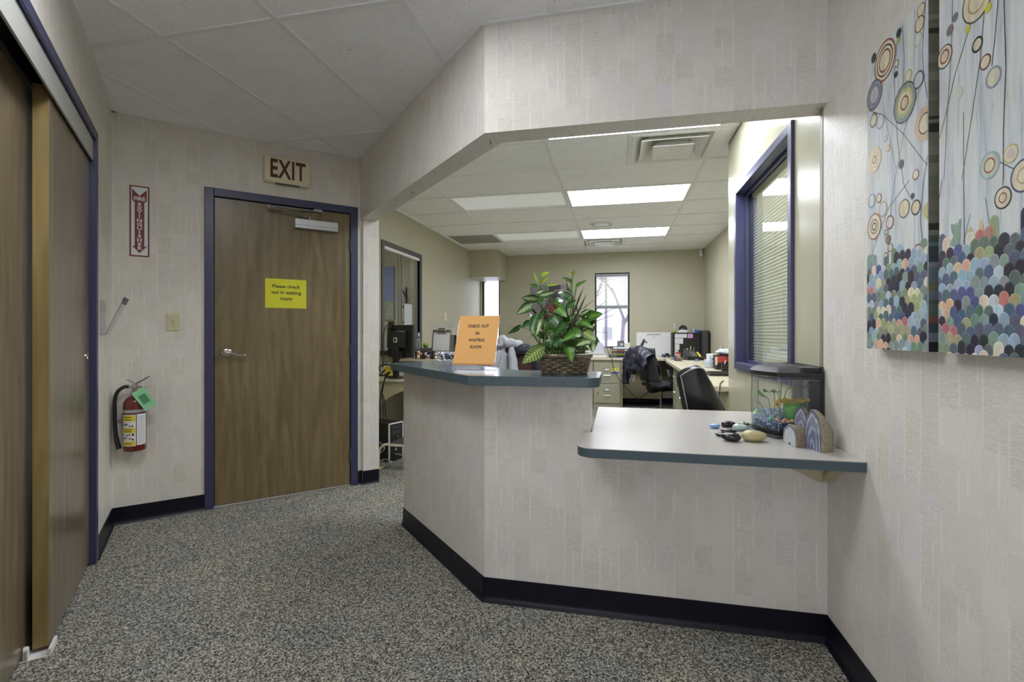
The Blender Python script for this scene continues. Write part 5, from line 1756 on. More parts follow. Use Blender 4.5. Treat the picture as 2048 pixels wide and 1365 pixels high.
# ---- fish tank, flat back against the glossy wall
TX, TY = 0.800, 2.16
t = thing('fish_tank', 'small bow fronted fish tank with a black lid in the corner of the low counter', 'fish tank', (TX, TY, LT))


def tank_outline(d=0.0, n=14):
    """local: x towards the hall side is negative, y away from the viewer"""
    w_, L = 0.160, 0.30
    pts = [(0 + d * 0, 0 - d), (-w_ + .004, 0 - d)]
    for i in range(n + 1):
        u = i / n
        y = -d + (L + 2 * d) * u
        pts.append((-w_ - d - 0.060 * (1 - (2 * u - 1) ** 2), y))
    pts.append((-w_ + .004, L + d)); pts.append((0, L + d))
    return pts


MB().prism([(p[0], p[1]) for p in tank_outline(0.012)], 0.0, 0.010).build('base_plate', plain('charcoal_tank_base', (66, 66, 72), 0.3), t, bevel=0.003)
MB().prism(tank_outline(-0.004), 0.010, 0.030).build('base', M['black'], t)
m = MB(); o0 = tank_outline(0.0); n_ = len(o0)
m.add([(p[0], p[1], 0.028) for p in o0] + [(p[0], p[1], 0.250) for p in o0], [(i, i + 1, i + 1 + n_, i + n_) for i in range(n_ - 1)])
m.build('glass_wall', M['tankglass'], t, smooth=35)
m = MB()
for (x, y) in ((-0.158, 0.0), (-0.158, 0.30)): m.cyl((x, y, 0.028), (x, y, 0.25), 0.0018, n=6)
m.build('corner_seam', M['grey'], t)
MB().box(-0.006, -0.004, 0.0, 0.004, 0.304, 0.292).build('back_panel', M['black'], t)
m = MB(); m.prism(tank_outline(-0.004), 0.236, 0.2368)
m.build('water_surface', thin_glass('water_surface', (0.86, 0.87, 0.96), 1.33, 0.02, 0.35, (0.78, 0.78, 0.92)), t)
lid = MB(); lid.prism(tank_outline(0.005), 0.250, 0.268); lid.build('lid_rim', M['black'], t, bevel=0.002)


def dome(u, v):
    a = tank_outline(0.003, 14)
    k = int(round(u * (len(a) - 1)))
    p = Vector((a[k][0], a[k][1])); c = Vector((-0.10, 0.15))
    q = c + (p - c) * (1 - v)
    x = min(q.x, -0.035)
    return (x, q.y, 0.268 + 0.030 * (1 - (1 - v) ** 2) ** 0.6)


m = MB(); m.grid(dome, len(tank_outline(0)) - 1, 6, uv=False); m.build('lid', plain('soft_black_lid', (40, 40, 42), 0.5, spec=0.3), t, smooth=40)
m = MB(); m.box(-0.075, 0.004, 0.266, -0.002, 0.12, 0.290).box(-0.075, 0.16, 0.266, -0.002, 0.29, 0.286); m.build('filter_housing', M['black'], t, bevel=0.006)
gr = NT('blue_black_gravel')
v = gr.mapping((1, 1, 1), 'Object'); vo = gr.new('ShaderNodeTexVoronoi'); vo.inputs['Scale'].default_value = 150; gr.link(v, vo.inputs['Vector'])
sp_ = gr.new('ShaderNodeSeparateColor'); gr.link(vo.outputs['Color'], sp_.inputs[0])
gr.col(gr.ramp(sp_.outputs[0], [(0.25, lin((18, 20, 40))), (0.4, lin((40, 52, 120))), (0.6, lin((84, 110, 170))), (0.75, lin((60, 120, 120))), (0.9, lin((170, 190, 214)))], 'CONSTANT'))
gr.bump(vo.outputs['Distance'], 0.8, 0.004)
GRV = gr.set(0.3, spec=0.6)
m = MB(); oi = tank_outline(-0.004, 14)


def grav(u, v):
    k = int(round(u * (len(oi) - 1)))
    p = Vector(oi[k]); c = Vector((-0.09, 0.15)); q = c + (p - c) * v
    return (q.x, q.y, 0.058 + 0.12 * max(0, q.y - .12) + 0.004 * sin(q.x * 140) * sin(q.y * 120))


m.grid(grav, len(oi) - 1, 10, uv=False)
nn = len(oi)
m.add([(p[0], p[1], 0.030) for p in oi] + [grav(i / (nn - 1), 1) for i in range(nn)], [(i, i + 1, i + 1 + nn, i + nn) for i in range(nn - 1)])
o = m.build('gravel', GRV, t, smooth=True); o['kind'] = 'stuff'
rp = random.Random(31)
pebm = [plain('peach_pebble', (226, 160, 130), 0.3), plain('yellow_pebble', (216, 196, 60), 0.3), plain('teal_pebble', (110, 190, 176), 0.3)]
for k, (x, y) in enumerate(((-0.135, .02), (-0.118, .014), (-0.102, .016), (-0.085, .02), (-0.15, .05), (-0.125, .035), (-0.16, .09), (-0.175, .06), (-0.07, .03))):
    mm = MB(); mm.ball((x, y, 0.064 + .003 * (k % 3)), 0.0085, 0.008, 0.007, 10, 6); mm.build('glass_pebble', pebm[(0, 0, 1, 1, 0, 0, 2, 2, 0)[k]], t, smooth=True)
# ornament: green cup with a ruffled yellow rim
orn = MB()
orn.lathe([(0.022, 0.055), (0.034, 0.08), (0.040, 0.11), (0.036, 0.135), (0.030, 0.142), (0.0001, 0.14)], 22, c=(-0.080, 0.075, 0))
orn.build('green_cup_ornament', plain('green_ornament', (96, 160, 84), 0.35, var=0.15), t, smooth=50)
m = MB()
m.grid(lambda u, v: (-0.080 + (0.026 + 0.034 * v) * cos(2 * pi * u), 0.075 + (0.026 + 0.034 * v) * sin(2 * pi * u), 0.142 + 0.006 * v + 0.005 * sin(2 * pi * u * 11) * v + 0.16 * (0.034 * v) * cos(2 * pi * u)), 66, 5, closed_u=True, uv=False)
m.grid(lambda u, v: (-0.080 + (0.060 - 0.02 * v) * cos(2 * pi * u), 0.075 + (0.060 - 0.02 * v) * sin(2 * pi * u), 0.148 - 0.010 * v + 0.005 * sin(2 * pi * u * 11) * (1 - v) + 0.16 * 0.034 * cos(2 * pi * u)), 66, 3, closed_u=True, uv=False)
m.build('ruffled_rim', plain('yellow_ornament', (222, 186, 50), 0.35, var=0.15), t, smooth=True)
m = MB()
for k in range(7):
    a = 2 * pi * k / 7
    m.ball((-0.150 + 0.010 * cos(a), 0.045, 0.133 + 0.010 * sin(a)), 0.006, 0.003, 0.006, 8, 5)
m.build('yellow_flower', plain('yellow_petal', (214, 170, 50), 0.4), t, smooth=True)
MB().ball((-0.150, 0.042, 0.133), 0.005, 0.004, 0.005, 8, 6).build('flower_centre', M['blue'], t, smooth=True)
pg = plain('green_plastic_leaf', (112, 156, 74), 0.35, var=0.15)
m = MB()
for (p0, p1, p2) in (((-.15, .12, .06), (-.16, .13, .14), (-.185, .10, .155)), ((-.14, .12, .06), (-.135, .14, .17), (-.165, .10, .175)), ((-.13, .13, .06), (-.11, .13, .17), (-.14, .08, .176)), ((-.10, .14, .06), (-.09, .13, .18), (-.055, .08, .195)), ((-.16, .16, .06), (-.185, .17, .12), (-.20, .14, .10)), ((-.11, .15, .06), (-.10, .16, .20), (-.085, .15, .225))):
    m.tube([p0, p1, p2], 0.0018, 5, smooth_pts=4)
    q = Vector(p2); dd = (Vector(p2) - Vector(p1)).normalized()
    lf = leaf_mesh(0.062, 0.024, 'oval', .5, .2); a = dd; b = a.cross(Vector((0, 0, 1))).normalized(); c = b.cross(a) * -1
    m.join(lf, Matrix((a, b, a.cross(b))).transposed().to_4x4().copy() if False else Matrix.Translation(q) @ Matrix((a, b, a.cross(b))).transposed().to_4x4())
m.uv = {}
m.build('plastic_plant', pg, t, smooth=True)
m = MB(); m.cyl((-0.028, 0.09, 0.03), (-0.028, 0.09, 0.24), 0.012); m.box(-0.05, 0.13, 0.05, -0.008, 0.19, 0.235); m.build('filter_tube', thin_glass('filter_plastic', (0.7, 0.72, 0.74), 1.4, 0.2, 0.4, (0.6, 0.6, 0.62)), t, smooth=30)

# ================================================================== OFFICE, RIGHT SIDE
DZ = 0.82


def cabinet(x0, x1, label, group, sticker=False):
    w_ = x1 - x0
    t = thing('file_cabinet', label, 'file cabinet', ((x0 + x1) / 2, 7.885, 0), 0, group)
    h = w_ / 2
    MB().box(-h, 0, 0.0, h, 0.66, DZ - 0.045).build('cabinet_body', M['cab'], t, bevel=0.003)
    for k, (za, zb) in enumerate(((0.10, 0.405), (0.412, 0.735))):
        d = MB().box(-h + .012, -0.014, za, h - .012, 0.0, zb).build('drawer', M['cab'], t, bevel=0.003)
        zc = (za + zb) / 2
        m = MB(); m.tube([(-0.05, -0.014, zc - .03), (-0.05, -0.036, zc - .03), (0.05, -0.036, zc - .03), (0.05, -0.014, zc - .03)], 0.006, 8); m.build('drawer_handle', M['chrome'], d)
        MB().box(-0.040, -0.019, zc + .035, 0.040, -0.014, zc + .085).build('label_holder', M['steel'], d)
        MB().box(-0.032, -0.0205, zc + .042, 0.032, -0.0185, zc + .078).build('label_card', M['page'], d)
    MB().cyl((-h + .075, -0.018, .25), (-h + .075, -0.012, .25), 0.010, n=12).build('lock', M['dark'], t)
    if sticker:
        s_ = MB().box(0.060, -0.0152, 0.605, 0.185, -0.0142, 0.665); s_.box(0.060, -0.0152, 0.565, 0.185, -0.0142, 0.6049, 1)
        s_.build('sticker', [plain('sticker_yellow', (206, 200, 60), 0.5), plain('sticker_blue', (140, 146, 206), 0.5)], t)
        m = MB().cyl((0.12, -0.016, 0.632), (0.12, -0.015, 0.632), 0.022, n=14); m.build('sticker_emblem', M['page'], t)
        m = MB()
        for k in range(7): m.box(0.066 + .017 * k, -0.0158, 0.574, 0.078 + .017 * k, -0.0152, 0.592)
        m.build('sticker_print', M['print'], t)
        MB().box(-h + .035, -0.016, 0.52, -h + .055, -0.0142, 0.585).build('note_sticker', M['page'], t)
    return t


cabinet(-0.375, 0.055, 'putty two drawer file cabinet under the back desk with a yellow and blue sticker', 'putty file cabinets', True)
cabinet(-0.815, -0.382, 'putty two drawer file cabinet behind the basket plant, left of the stickered one', 'putty file cabinets')
dk = thing('back_desk', 'putty desktop along the back office wall, over the file cabinets', 'desk', (0, 0, 0))
MB().box(-0.85, 7.86, DZ - 0.04, 0.715, YB - .002, DZ).build('desktop', M['desk'], dk, bevel=0.005)
MB().box(0.062, 7.875, 0, 0.082, 8.56, DZ - 0.041).build('side_panel', M['cab'], dk)
MB().box(0.083, 8.30, 0.13, 0.712, 8.32, DZ - 0.041).build('modesty_panel', M['deskside'], dk)
MB().box(0.083, 8.285, 0.54, 0.712, 8.30, DZ - 0.041).build('upper_panel', M['modesty'], dk)
# long desk on the right wall
rd = thing('side_desk', 'long putty desk along the right office wall with drawer pedestals', 'desk', (0, 0, 0))
poly = rounded([(0.719, YB - .004), (0.719, 7.60), (0.694, 7.40), (0.678, 3.892), (XO - .002, 3.892), (XO - .002, YB - .004)], [0, 0, 0, 0.09, 0, 0])
MB().prism(poly, DZ - 0.042, DZ).build('desktop', M['desk'], rd, bevel=0.004)


def pedestal(y0_, y1_):
    p = MB().box(0.735, y0_, 0.0, 1.35, y1_, DZ - 0.043).build('pedestal', M['cab'], rd, bevel=0.003)
    for (za, zb) in ((0.06, 0.36), (0.37, 0.55), (0.56, 0.76)):
        d = MB().box(0.722, y0_ + .012, za, 0.735, y1_ - .012, zb)
        zc = (za + zb) / 2; yc = (y0_ + y1_) / 2
        d.tube([(0.722, yc - .045, zc), (0.70, yc - .045, zc), (0.70, yc + .045, zc), (0.722, yc + .045, zc)], 0.006, 8, mi=1)
        d.box(0.718, yc - .03, zc + .03, 0.7225, yc + .03, zc + .06, 1)
        d.build('pedestal_drawer', [M['cab'], M['chrome']], p, bevel=0.002)


pedestal(6.32, 6.74)
pedestal(5.72, 6.14)
MB().box(0.80, 3.91, 0, 1.40, 3.93, DZ - .043).build('end_panel', M['deskside'], rd)
MB().prism_x([(3.94, .60), (5.70, .60), (5.70, DZ - .043), (3.94, DZ - .043)], 0.80, 0.82).build('apron', M['deskside'], rd)

# wall things at the back
t = thing('wall_calendar', 'large white JANUARY desk pad calendar leaning on the back wall', 'calendar', (0.612, YB - 0.03, DZ + .001))
MB().box(-0.290, -0.006, 0.0, 0.290, 0, 0.405).build('calendar_sheet', M['page'], t, rot=(radians(-3), 0, 0))
lt = text_mb('JANUARY', 0.046, 0.0006, 0.0006, spacing=1.3); lt2 = MB(); lt2.join(lt, Matrix.Translation((0.0, -0.008, 0.365)))
lt2.build('lettering', M['print'], t, rot=(radians(-3), 0, 0))
lt2 = MB(); lt2.join(text_mb('2021', 0.026, 0.0006, 0.0003), Matrix.Translation((0.0, -0.008, 0.326)))
lt2.build('year_lettering', M['amber'], t, rot=(radians(-3), 0, 0))
m = MB()
for k in range(7): m.box(-0.27, -0.0068, 0.29 - .048 * k, 0.27, -0.0062, 0.2915 - .048 * k)
for k in range(7): m.box(-0.235 + .077 * k, -0.0068, 0.298, -0.215 + .077 * k, -0.0062, 0.304)
m.build('grid_print', plain('grey_ink', (176, 178, 186), 0.7), t, rot=(radians(-3), 0, 0))
t = thing('framed_picture', 'grey and red picture on the back wall behind the basket plant', 'picture', (-1.18, YB - .002, 1.716))
MB().box(-0.319, -0.03, -0.357, 0.319, 0, 0.357).build('picture_canvas', plain('grey_red_painting', (136, 132, 140), 0.6, var=0.25, vscale=7), t)
m = MB()
m.prism_y([(-0.02, .35), (0.20, .35), (0.19, -.1), (0.30, -.34), (0.06, -.34), (-.15, -.10), (0.0, .10)], -0.032, -0.030); m.build('dark_shape', plain('dark_paint', (76, 66, 76), 0.6, var=0.3, vscale=12), t)
m = MB(); m.prism_y([(0.0, .02), (0.16, -.02), (0.26, -.34), (0.05, -.30), (-.10, -.12)], -0.034, -0.032); m.build('red_shape', plain('red_paint', (128, 44, 56), 0.6, var=0.3, vscale=12), t)

# hutch with notes, on the corner of the desks
t = thing('desk_organizer', 'black desk hutch covered in taped notes in the far right corner', 'organizer', (1.087, 8.22, DZ + .001))
m = MB(); m.box(-0.205, 0.0, 0, 0.205, 0.02, 0.392).box(-0.215, -0.012, 0, -0.195, 0.25, 0.398).box(0.185, -0.01, 0, 0.205, 0.25, 0.398).box(-0.215, -0.01, 0.385, 0.205, 0.25, 0.40)
m.build('hutch_body', M['print'], t, bevel=0.002)
for (x0, z0, x1, z1, mt) in ((-0.178, 0.318, 0.005, 0.382, 'page'), (-0.178, 0.222, -0.052, 0.310, 'page'), (-0.178, 0.125, -0.108, 0.215, 'page'), (-0.178, 0.03, -0.125, 0.12, 'page'), (0.018, 0.312, 0.098, 0.385, 'lilac')):
    c = MB().box(x0, -0.003, z0, x1, 0.0, z1).build('taped_note', M[mt], t)
    if mt == 'page':
        m = MB(); k = int((z1 - z0 - .016) / .010)
        for i in range(max(k, 1)): m.box(x0 + .010, -0.0036, z1 - .014 - .010 * i, x1 - .012 - .006 * (i % 3), -0.003, z1 - .0115 - .010 * i)
        m.build('note_print', M['grey'], c)
t = thing('binder_case', 'tall grey and black file case standing right of the noted hutch', 'file case', (1.345, 8.02, DZ + .001))
MB().box(-0.045, -0.02, 0, 0.035, 0.28, 0.435).build('case_body', M['dark'], t, bevel=0.003)
MB().box(0.036, 0.04, 0, 0.060, 0.26, 0.43).build('case_spine', M['print'], t)
t = thing('dome_clock', 'black domed desk clock on a pale base on top of the hutch', 'clock', (1.045, 8.31, DZ + .402))
m = MB().prism_y([(0.066 * cos(a), 0.055 + 0.066 * sin(a)) for a in [pi * (-.15) + pi * 1.3 * q / 20 for q in range(21)]], -0.02, 0.02); m.build('clock_face', M['print'], t, bevel=0.003)
MB().box(-0.075, -0.04, 0, 0.065, 0.03, 0.022).prism_y([(-0.07, .022), (.062, .022), (.055, .045), (-.05, .045)], -0.035, -0.018).build('clock_base', M['white'], t, bevel=0.002)
m = MB()
for a in (2.2, .6): m.box(-0.002, -0.0225, 0.055, 0.002, -0.0205, 0.095); m.v[-8:] = [tuple(Vector((0, 0, .055)) + Matrix.Rotation(a, 3, 'Y') @ (Vector(p) - Vector((0, 0, .055)))) for p in m.v[-8:]]
m.ball((-.018, -.021, .05), .014, .002, .014, 10, 6); m.build('clock_hands', M['grey'], t)
t = thing('bud_vase', 'tiny green vase with a white stick at the left end of the hutch top', 'vase', (0.912, 8.32, DZ + .402))
MB().lathe([(0.014, 0), (0.02, .01), (0.02, .035), (0.012, .045), (0.012, .05)], 14).build('vase_body', M['apple'], t, smooth=True)
MB().cyl((0, 0, .04), (0.003, 0, .15), 0.006, n=8).build('white_stick', M['white'], t)
t = thing('glass_ornament', 'small round glass ornament on the hutch top beside the clock', 'ornament', (1.205, 8.30, DZ + .402))
MB().lathe([(0.02, 0), (0.028, .02), (0.03, .05), (0.022, .075), (0.0001, .085)], 16).build('ornament_body', M['bowlglass'], t, smooth=True)
MB().tube([(-.03, 0, 0), (-.032, 0, .05), (-.02, 0, .085), (0.0, 0, .09)], .004, 6, smooth_pts=4).build('ornament_rim', M['steel'], t, smooth=True)
tag(MB().box(-.035, -.025, 0, .035, .025, .042).build('gift_box', M['blue'], bevel=.003, loc=(1.262, 8.29, DZ + .402)), 'small blue box at the right end of the hutch top', 'box')

# phone and small things in front of the hutch
t = thing('desk_phone', 'black desk phone with a yellow strip in front of the noted hutch', 'phone', (1.08, 7.55, DZ + .001), radians(12))
m = MB(); m.prism_x([(-.11, 0), (.11, 0), (.11, .12), (.09, .13), (-.11, .03)], -.10, .13); m.build('phone_base', M['black'], t, bevel=.006)
m = MB(); m.prism_x([(-.115, .04), (.10, .142), (.085, .165), (-.12, .065)], -.10, -.05); m.build('handset', M['dark'], t, bevel=.008)
m = MB()
for i in range(3):
    for j in range(4):
        y = -.07 + .035 * j; m.box(-.03 + .03 * i, y, .047 + .455 * (y + .11) * 1.0 - .012, -.012 + .03 * i, y + .02, .056 + .455 * (y + .11))
m.build('phone_keys', M['grey'], t)
m = MB(); m.prism_x([(-.08, .048), (.05, .108), (.05, .113), (-.08, .053)], .075, .105); m.build('yellow_strip', M['labely'], t)
t = thing('pen_cup', 'grey cup of pens and yellow markers behind the desk phone', 'pen cup', (1.10, 7.86, DZ + .001))
MB().lathe([(.035, 0), (.04, .002), (.042, .10), (.038, .10), (.035, .01)], 16, cap=False).build('cup', M['dark'], t, smooth=40)
for k, (mt, a) in enumerate((('labely', -.3), ('labely', .25), ('white', .05), ('print', -.12), ('grey', .4))):
    MB().cyl((.012 * (k - 2), 0, .01), (.012 * (k - 2) + .07 * a, .01, .165 + .012 * (k % 3)), .006, n=8).build('pen', M[mt], t)
t = thing('candy_jar', 'small clear jar with a red lid at the left foot of the hutch', 'jar', (0.93, 7.95, DZ + .001))
MB().lathe([(.035, 0), (.04, .005), (.04, .07), (.036, .075)], 18).build('jar_body', plain('mixed_sweets', (176, 150, 120), .3, var=.6, vscale=70), t, smooth=40)
MB().lathe([(.042, .075), (.042, .095), (.0001, .097)], 18).build('jar_lid', M['red'], t, smooth=40)
tag(MB().ball((0, 0, .022), .022, .022, .022, 14, 8).build('stress_ball', M['blue'], smooth=True, loc=(.875, 7.90, DZ)), 'small blue ball at the left foot of the hutch', 'ball')
t = thing('toy_car_holder', 'dark toy car shaped holder on the desk left of the hutch', 'desk toy', (.775, 8.15, DZ + .001))
m = MB(); m.box(-.05, -.03, .012, .06, .03, .045).prism_y([(-.03, .045), (.045, .045), (.03, .07), (-.015, .07)], -.025, .025); m.build('toy_body', M['print'], t, bevel=.006)
MB().box(-.075, -.03, .01, -.045, .03, .055).build('toy_front', M['blue'], t, bevel=.004)
m = MB()
for x in (-.035, .04): m.cyl((x, -.034, .016), (x, .034, .016), .016, n=14)
m.build('toy_wheels', M['dark'], t)
for k, (x, y, sx, sy, mt, lab) in enumerate(((.85, 7.30, .10, .22, 'print', 'black writing pad at the desk edge, in front of the hutch'), (1.02, 6.95, .20, .07, 'page', 'white and pink note slips in front of the desk phone'), (0.88, 7.62, .16, .10, 'dark', 'dark mouse pad under the hutch'))):
    tag(MB().box(-sx / 2, -sy / 2, 0, sx / 2, sy / 2, .004 + .003 * k).build(('writing_pad', 'note_slips', 'mouse_pad')[k], M[mt], loc=(x, y, DZ + .0008), rot=(0, 0, .2 * k)), lab, 'desk pad' if k != 1 else 'paper')
tag(MB().box(-.045, -.028, 0, .045, .028, .012).build('sticky_notes', plain('salmon_notes', (214, 140, 100), .6), loc=(0.985, 7.78, DZ + .0008), rot=(0, 0, .3)), 'salmon sticky note block beside the desk phone', 'note pad')
t = thing('computer_mouse', 'grey blue computer mouse in front of the desk phone', 'mouse', (1.08, 7.12, DZ + .001), .4)
MB().ball((0, 0, 0), .032, .055, .034, 14, 8, fn=lambda v: Vector((v.x, v.y, max(v.z, 0)))).build('mouse_shell', plain('slate_mouse', (96, 104, 130), .3), t, smooth=True)
t = thing('black_mug', 'black mug with a white drawing at the right of the desk phone', 'mug', (1.20, 6.95, DZ + .001))
MB().lathe([(.035, 0), (.04, .004), (.04, .10), (.036, .10), (.034, .01), (.0001, .01)], 18, cap=False).build('mug_body', M['print'], t, smooth=40)
MB().tube([(.038, 0, .08), (.065, 0, .075), (.065, 0, .035), (.038, 0, .025)], .005, 6, smooth_pts=3).build('mug_handle', M['print'], t, smooth=True)
m = MB(); m.join(arc_patch(radians(-30), radians(15), .03, .075, .0405)); m.build('mug_print', M['page'], t)
t = thing('wipes_tub', 'white and purple tub of wipes at the back of the side desk', 'tub', (1.17, 6.55, DZ + .001))
MB().lathe([(.055, 0), (.06, .005), (.06, .075), (.058, .08)], 22).build('tub_body', plain('purple_label', (66, 50, 130), .4), t, smooth=40)
MB().lathe([(.064, .078), (.064, .125), (.058, .132), (.0001, .134)], 22).build('tub_lid', M['white'], t, smooth=40)
t = thing('clear_jug', 'clear round bottle of hand gel in front of the wipes tub', 'bottle', (1.03, 5.92, DZ + .001))
MB().lathe([(.045, 0), (.052, .006), (.052, .06), (.045, .085), (.022, .105), (.016, .11)], 22).build('jug_body', plain('pale_gel', (186, 196, 206), .15, var=.1), t, smooth=40)
MB().lathe([(.017, .11), (.017, .13), (.006, .132), (.006, .15)], 14).tube([(0, 0, .15), (-.03, 0, .152)], .006, 6).build('pump', M['white'], t, smooth=40)
t = thing('drawer_box', 'black desktop drawer box with red fronts and papers on top', 'storage box', (1.175, 5.70, DZ + .001))
MB().box(-.125, -.10, 0, .20, .10, .155).build('box_body', M['print'], t, bevel=.003)
for (x0, x1) in ((-.115, -.025), (-.018, .085), (.092, .19)): MB().box(x0, -.108, .075 if x0 != -.018 else .085, x1, -.10, .145 if x0 != -.018 else .125).build('red_front', M['red'], t, bevel=.002)
MB().box(-.01, -.111, .13, .08, -.1005, .152).build('label_strip', M['grey'], t)
m = MB(); m.prism_x([(-.108, .14), (-.108, .06), (-.104, .05), (-.10, .14)], -.14, -.118); m.build('fanned_card', M['exitwhite'], t)
t = thing('bag_of_supplies', 'crumpled clear bag on top of the red and black drawer box', 'bag', (1.19, 5.70, DZ + .1575))
m = MB(); m.ball((0, 0, .03), .12, .08, .036, 24, 12, fn=lambda v: Vector((v.x * (1 + .12 * sin(v.y * 60)), v.y, max(0, v.z + .009 * sin(v.x * 75) * cos(v.y * 80))))); m.build('bag_film', plain('crumpled_film', (206, 210, 218), .25, var=.1, vscale=40), t, smooth=30)
t = thing('label_printer', 'small grey label printer tilted up behind the drawer box', 'printer', (1.29, 6.25, DZ + .001))
m = MB(); m.prism_x([(-.10, 0), (.10, 0), (.10, .16), (.04, .20), (-.10, .12)], -.10, .11); m.build('printer_body', M['grey'], t, bevel=.006)
m = MB(); m.prism_x([(-.101, .125), (.035, .2035), (.033, .206), (-.104, .128)], -.085, .095); m.build('printer_lid', M['white'], t)
t = thing('caddy', 'small black caddy of pens and pink scissors in front of the drawer box', 'caddy', (1.13, 5.44, DZ + .001))
m = MB(); m.box(-.06, -.035, 0, .06, .035, .006).box(-.06, -.035, 0, .06, -.031, .075).box(-.06, .031, 0, .06, .035, .09).box(-.06, -.035, 0, -.056, .035, .08).box(.056, -.035, 0, .06, .035, .08); m.build('caddy_body', M['print'], t)
for k, (mt, x) in enumerate((('page', -.05), ('lilac', .02), ('grey', .04))): MB().cyl((x, 0, .01), (x + .03, .0, .11), .006, n=8).build('pen', M[mt], t)
t = thing('paper_card', 'small picture card leaning on the right office wall', 'card', (1.395, 7.15, DZ + .06), radians(80))
MB().box(-.05, -.004, 0, .05, 0, .16).build('card_sheet', M['page'], t); MB().box(-.035, -.006, .03, .035, -.004, .13).build('card_picture', plain('teal_picture', (96, 150, 160), .5, var=.4, vscale=30), t)
tag(MB().box(-.05, -.06, 0, .05, .03, .06).build('card_block', M['dark'], loc=(1.36, 7.15, DZ + .0008), bevel=.003), 'dark block under the small picture card', 'box')
t = thing('keyboard', 'black keyboard at the front of the side desk', 'keyboard', (0.99, 4.86, DZ + .001), radians(3))
MB().prism_x([(-.075, 0), (.075, 0), (.075, .03), (-.075, .014)], -.16, .22).build('keyboard_base', M['black'], t, bevel=.003)
kc = None
for j in range(5):
    for i in range(17):
        x = -.15 + .0215 * i; y = -.062 + .027 * j
        if kc is None:
            kc = MB().box(-.0085, -.010, 0, .0085, .010, .008).build('key', M['dark'], t, loc=(x, y, .016 + .107 * (y + .062)))
        else:
            c = kc.copy(); COL.objects.link(c); c.location = (x, y, .016 + .107 * (y + .062))
tag(MB().tube([(0.83, 4.90, DZ + .004), (.78, 5.0, DZ + .004), (.745, 5.2, DZ + .004), (.80, 5.45, DZ + .004)], .003, 6, smooth_pts=5).build('keyboard_cable', M['print'], smooth=True), 'thin black keyboard cable on the side desk', 'cable')
# things along the back desk
t = thing('paper_trays', 'black wire tray of papers with red and yellow folders on the back desk', 'paper tray', (0.085, 8.03, DZ + .001))
for k in range(3):
    z = .018 + .048 * k
    m = MB(); m.box(-.165, -.12, z, .165, .18, z + .003)
    m.tube([(-.165, -.12, z + .012), (.165, -.12, z + .012)], .003, 6).tube([(-.165, -.12, z), (-.165, -.12, z + .048)], .003, 6).tube([(.165, -.12, z), (.165, -.12, z + .048)], .003, 6)
    m.tube([(-.165, .18, z), (-.165, .18, z + .048)], .003, 6).tube([(.165, .18, z), (.165, .18, z + .048)], .003, 6).tube([(-.165, -.12, z + .012), (-.165, .18, z + .012)], .003, 6).tube([(.165, -.12, z + .012), (.165, .18, z + .012)], .003, 6)
    m.build('tray', M['print'], t)
    MB().box(-.15, -.115, z + .004, .15, .17, z + .022 + .008 * (k == 2)).build('paper_stack', (M['yellow'], M['red'], M['page'])[k], t)
tag(MB().box(-.17, -.14, 0, .20, .18, .014).build('desk_blotter', plain('slate_folder', (96, 98, 126), .5), loc=(0.09, 8.03 - .005, DZ + .0004)), 'slate blue folder under the wire paper tray', 'folder') 
t.location.z = DZ + .0155
t = thing('ring_binder', 'cream ring binder lying at the window end of the back desk', 'binder', (-0.285, 8.05, DZ + .001))
MB().box(-.125, -.13, 0, .125, .13, .004).box(-.125, -.13, .052, .125, .13, .056).box(-.125, -.13, .004, -.121, .13, .052).build('binder_cover', M['ivory'], t)
MB().box(-.118, -.125, .006, .12, .125, .050).build('binder_pages', M['page'], t)
t = thing('white_box', 'white box standing on the cream binder in front of the window', 'box', (-0.29, 8.07, DZ + .0578))
m = MB(); m.prism_y([(-.12, 0), (.10, 0), (.07, .16), (.01, .20), (-.11, .18)], -.08, .08); m.build('box_body', plain('lavender_white_card', (206, 206, 222), .6), t, bevel=.003)
t = thing('standing_papers', 'fan of standing papers between the white box and the wire tray', 'papers', (-0.122, 8.06, DZ + .001))
for k in range(6):
    m = MB(); m.box(-.0015, -.10, 0, .0015, .10, .20 - .012 * k); m.build('paper_sheet', (M['page'], M['dark'], M['page'], M['print'], M['page'], M['grey'])[k], t, loc=(.008 * k, 0, 0.0), rot=(0, radians(-24 + 7 * k), 0))
m = MB(); m.box(-.01, -.11, -.0, .03, .11, .03); m.build('file_rest', M['print'], t)
t = thing('picture_frame', 'small dark picture frame standing behind the wire tray at the window', 'picture frame', (0.055, 8.42, DZ + .001))
MB().box(-.055, -.012, 0, .055, 0, .26).build('frame_border', M['dark'], t); MB().box(-.045, -.014, .01, .045, -.012, .25).build('photo_print', plain('grey_photo', (120, 120, 134), .4, var=.4, vscale=30), t)
MB().cyl((.02, -.016, .20), (.02, -.014, .20), .02, n=14).build('pale_spot', M['exitwhite'], t)
tag(MB().box(-.045, -.045, 0, .045, .045, .23).build('white_canister', M['white'], loc=(0.165, 8.42, DZ + .0008), bevel=.008), 'white canister beside the small dark picture frame', 'canister')
t = thing('desk_lamp', 'black folding lamp arm between the wire tray and the jacketed chair', 'lamp', (0.31, 8.06, DZ + .001))
MB().box(-.07, -.05, 0, .04, .05, .016).build('lamp_foot', M['print'], t, bevel=.004)
m = MB(); m.tube([(-.03, 0, .012), (.10, 0, .27)], .011, 8).tube([(-.005, 0, .012), (.125, 0, .27)], .009, 8).cyl((.11, -.015, .275), (.11, .015, .275), .020, n=14); m.build('lamp_arm', M['print'], t, smooth=40)
m = MB(); m.cyl((.115, -.02, .27), (.16, -.02, .235), .016, n=12); m.build('lamp_head', M['grey'], t, smooth=40)
t = thing('tissue_box', 'white box with a blue band behind the basket plant', 'box', (-0.62, 8.02, DZ + .001))
